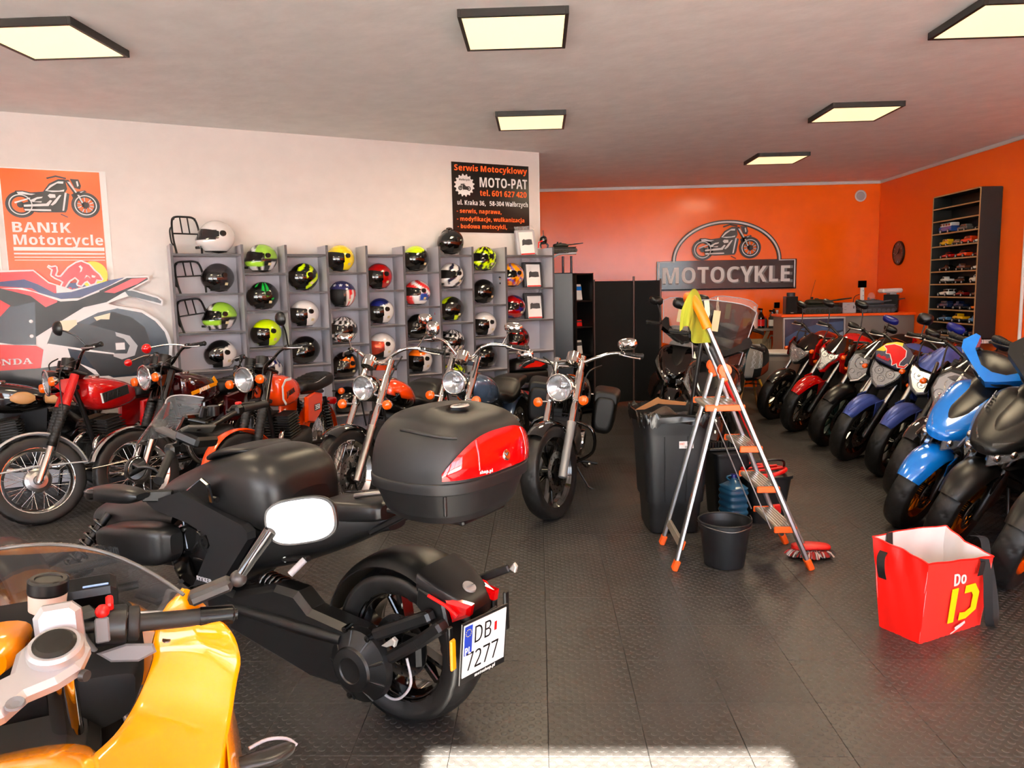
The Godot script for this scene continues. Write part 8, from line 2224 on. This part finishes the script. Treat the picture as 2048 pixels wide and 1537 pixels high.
func model_car(label: String, at: Vector3, L: float, col: Color, kind: String) -> void:
	var key := "car %02x%02x%02x" % [int(col.r * 255), int(col.g * 255), int(col.b * 255)]
	var m: Material = M[key] if M.has(key) else mat(key, col, .22, .0, 1.0)
	# nose towards -z of the room: the flank looks into the room
	var t := thing("model_car", label, "model car", Transform3D(RY(PI / 2) * Basis.from_scale(Vector3.ONE * L), at), "model cars in the wall case")
	match kind:
		"van":
			part(t, "body", N().hull([[-.5, .20, 0, .17, .10, .12, 5], [-.48, .20, 0, .2, .11, .13, 5], [.45, .20, 0, .2, .10, .13, 5], [.5, .18, 0, .17, .08, .1, 5]], 20), m)
			part(t, "roof", N().hull([[-.48, .36, 0, .17, .08, .10, 5], [-.45, .36, 0, .19, .09, .10, 5], [.38, .36, 0, .18, .08, .10, 5], [.44, .33, 0, .15, .05, .08, 5]], 20), M["white"])
			for q in 4: part(t, "window", N().box(V(-.36 + .22 * q, .36, -.19), V(.16, .09, .012), B0, .003), M["gloss black"])
		"truck":
			part(t, "chassis", N().box(V(0, .12, 0), V(.98, .06, .24), B0, .01), M["dark grey"])
			part(t, "bonnet", N().hull([[.2, .22, 0, .13, .1, .08, 4], [.46, .2, 0, .11, .08, .07, 4], [.48, .2, 0, .09, .06, .05, 4]], 16), m)
			part(t, "cabin", N().box(V(.06, .29, 0), V(.22, .22, .3), B0, .02), m)
			part(t, "window", N().box(V(.06, .33, -.152), V(.15, .09, .006)), M["gloss black"])
			part(t, "load_bed", N().box(V(-.27, .22, 0), V(.42, .12, .34), B0, .01), m)
		"suv":
			part(t, "body", N().hull(smooth([[-.48, .19, 0, .16, .07, .1, 4], [-.46, .2, 0, .19, .09, .12, 4], [.4, .19, 0, .19, .08, .11, 4], [.48, .17, 0, .15, .05, .08, 4]], 2), 18), m)
			part(t, "cabin", N().hull([[-.46, .32, 0, .15, .06, .06, 5], [-.42, .33, 0, .17, .08, .06, 5], [.1, .33, 0, .165, .08, .06, 5], [.2, .30, 0, .15, .03, .04, 5]], 18), m)
			for q in 2: part(t, "window", N().box(V(-.28 + .26 * q, .335, -.168), V(.2, .07, .01)), M["gloss black"])
		_:
			part(t, "body", N().hull(smooth([[-.5, .16, 0, .13, .04, .06, 3.4], [-.46, .165, 0, .18, .07, .1, 3.4], [-.1, .16, 0, .19, .07, .1, 3.4], [.3, .145, 0, .185, .05, .09, 3.4], [.47, .125, 0, .15, .03, .06, 3.2], [.5, .12, 0, .1, .015, .03, 3]], 3), 20), m)
			part(t, "cabin", N().hull(smooth([[-.38, .22, 0, .1, .02, .03, 3], [-.25, .245, 0, .145, .07, .05, 3], [.0, .245, 0, .145, .075, .05, 3], [.2, .2, 0, .11, .02, .03, 3]], 3), 18), M["gloss black"])
			part(t, "roof", N().hull(smooth([[-.26, .305, 0, .1, .01, .01, 3], [-.16, .318, 0, .125, .012, .012, 3], [.0, .315, 0, .12, .01, .01, 3], [.05, .3, 0, .1, .006, .01, 3]], 2), 14), m)
			if kind == "wing": part(t, "rear_wing", N().box(V(-.44, .33, 0), V(.12, .015, .4), RZ(.1), .004).box(V(-.44, .27, .12), V(.05, .12, .015)).box(V(-.44, .27, -.12), V(.05, .12, .015)), m)
	for e in [[-.30, -1], [-.30, 1], [.30, -1], [.30, 1]]:
		var wz: float = e[1] * .185
		node(t, "wheel", shared("car wheel", func(): return N().turned([[.0, -.025], [.085, -.025], [.09, -.01], [.09, .01], [.085, .025], [.06, .027], [.05, .02], [.0, .024]], Vector3.ZERO, Vector3.BACK, 16), M["tyre"]), TP(V(e[0], .09, wz)))
		node(t, "wheel_trim", shared("car trim", func(): return N().turned([[.052, -.027], [.052, .0275], [.0, .03]], Vector3.ZERO, Vector3.BACK, 14).turned([[.0, -.03], [.052, -.0275]], Vector3.ZERO, Vector3.BACK, 14), M["light grey"]), TP(V(e[0], .09, wz)))

func build_car_case() -> void:
	mat("case black", Color(.022, .018, .017), .5)
	mat("case edge", Color(.62, .48, .33), .45)
	var z0 := -10.14; var z1 := -9.09; var y0 := .945; var y1 := 2.66
	var t := thing("car_display_case", "tall black wall case with pale edged shelves of model cars on the right wall", "display case", T0)
	part(t, "back_panel", N().box(V(RIGHT - .012, (y0 + y1) / 2, (z0 + z1) / 2), V(.016, y1 - y0, z1 - z0)), M["case black"])
	for z in [z0, z1]:
		var s := part(t, "side_panel", N().box(V(RIGHT - .125, (y0 + y1) / 2, z), V(.24, y1 - y0, .018)), M["case black"])
		part(s, "edge_strip", N().box(V(RIGHT - .2465, (y0 + y1) / 2, z), V(.004, y1 - y0, .02)), M["case edge"])
	var n := 11
	var step := (y1 - y0) / n
	for k in n + 1:
		var s := part(t, "shelf_board", N().box(V(RIGHT - .125, y0 + step * k, (z0 + z1) / 2), V(.24, .012, z1 - z0 - .02)), M["case black"])
		part(s, "edge_strip", N().box(V(RIGHT - .2465, y0 + step * k, (z0 + z1) / 2), V(.004, .016, z1 - z0 - .02)), M["case edge"])
	var B := Color(.08, .25, .55); var Wt := Color(.88, .87, .85); var R := Color(.7, .05, .04); var O := Color(.85, .22, .04); var Kk := Color(.03, .03, .03); var Gr := Color(.35, .34, .33); var Br := Color(.4, .22, .14); var Yl := Color(.92, .7, .05); var Nv := Color(.06, .13, .28); var Lb := Color(.35, .55, .75); var Dr := Color(.42, .05, .05)
	var rows := [
		[8, [["blue and white model van on the case's third board from the top", B, "van", .3], ["grey model car right of the blue van", Gr, "suv", .22], ["black model car at the end of the van's board", Kk, "car", .2]]],
		[7, [["yellow model car on the fourth board", Yl, "suv", .22], ["tan open model jeep between the yellow and the orange car", Color(.5, .38, .28), "truck", .18], ["orange red model estate car on the fourth board", O, "suv", .24], ["white model car at the right end of the fourth board", Wt, "car", .23]]],
		[6, [["red model sports car at the left of the all-red board", R, "car", .25], ["orange model sports car in the middle of the all-red board", O, "car", .27], ["dark red model car at the right of the all-red board", Dr, "car", .24]]],
		[5, [["black model roadster on the sixth board", Kk, "car", .26], ["brown and grey model car in the middle of the sixth board", Br, "truck", .22], ["white model coupe at the right of the sixth board", Wt, "car", .25]]],
		[4, [["white model pickup on the seventh board", Wt, "truck", .23], ["black model off-roader on the seventh board", Kk, "suv", .22], ["white model off-roader at the right of the seventh board", Wt, "suv", .27]]],
		[3, [["white model car with a big rear wing on the eighth board", Wt, "wing", .28], ["dark red model car on the eighth board", Dr, "car", .24], ["brown model car at the right of the eighth board", Br, "car", .25]]],
		[2, [["dark blue model rally car on the ninth board", Nv, "suv", .26], ["dark blue and white model car next to the rally car", Nv, "truck", .26], ["orange yellow model coupe at the right of the ninth board", Color(.95, .45, .03), "car", .25]]],
		[1, [["light blue model car on the tenth board", Lb, "car", .25], ["yellow model lorry on the tenth board", Yl, "truck", .28], ["blue and white model car at the right of the tenth board", Lb, "suv", .24]]],
		[0, [["grey model car on the lowest board", Gr, "car", .22], ["pale grey model van on the lowest board", Color(.6, .62, .65), "suv", .18], ["dark blue model police car on the lowest board", Nv, "suv", .24], ["brown model car at the right end of the lowest board", Br, "suv", .22]]]]
	for r in rows:
		var m: int = r[1].size()
		for k in m:
			var e: Array = r[1][k]
			var z := lerpf(z0 + .20 if m < 4 else z0 + .16, z1 - .13, k / float(m - 1))
			model_car(e[0], V(RIGHT - .14, y0 + step * r[0] + .0065, z), e[3] * .98, e[1], e[2])
	t = thing("wall_ledge", "grey ledge under the model car case", "shelf", T0)
	part(t, "board", N().box(V(RIGHT - .16, .905, -9.75), V(.30, .05, 1.35), B0, .004), M["grey"])
	for k in 16: part(t, "edge_tooth", N().box(V(RIGHT - .02 - .018 * k, .905, -9.072), V(.010, .04, .006)), M["white"])
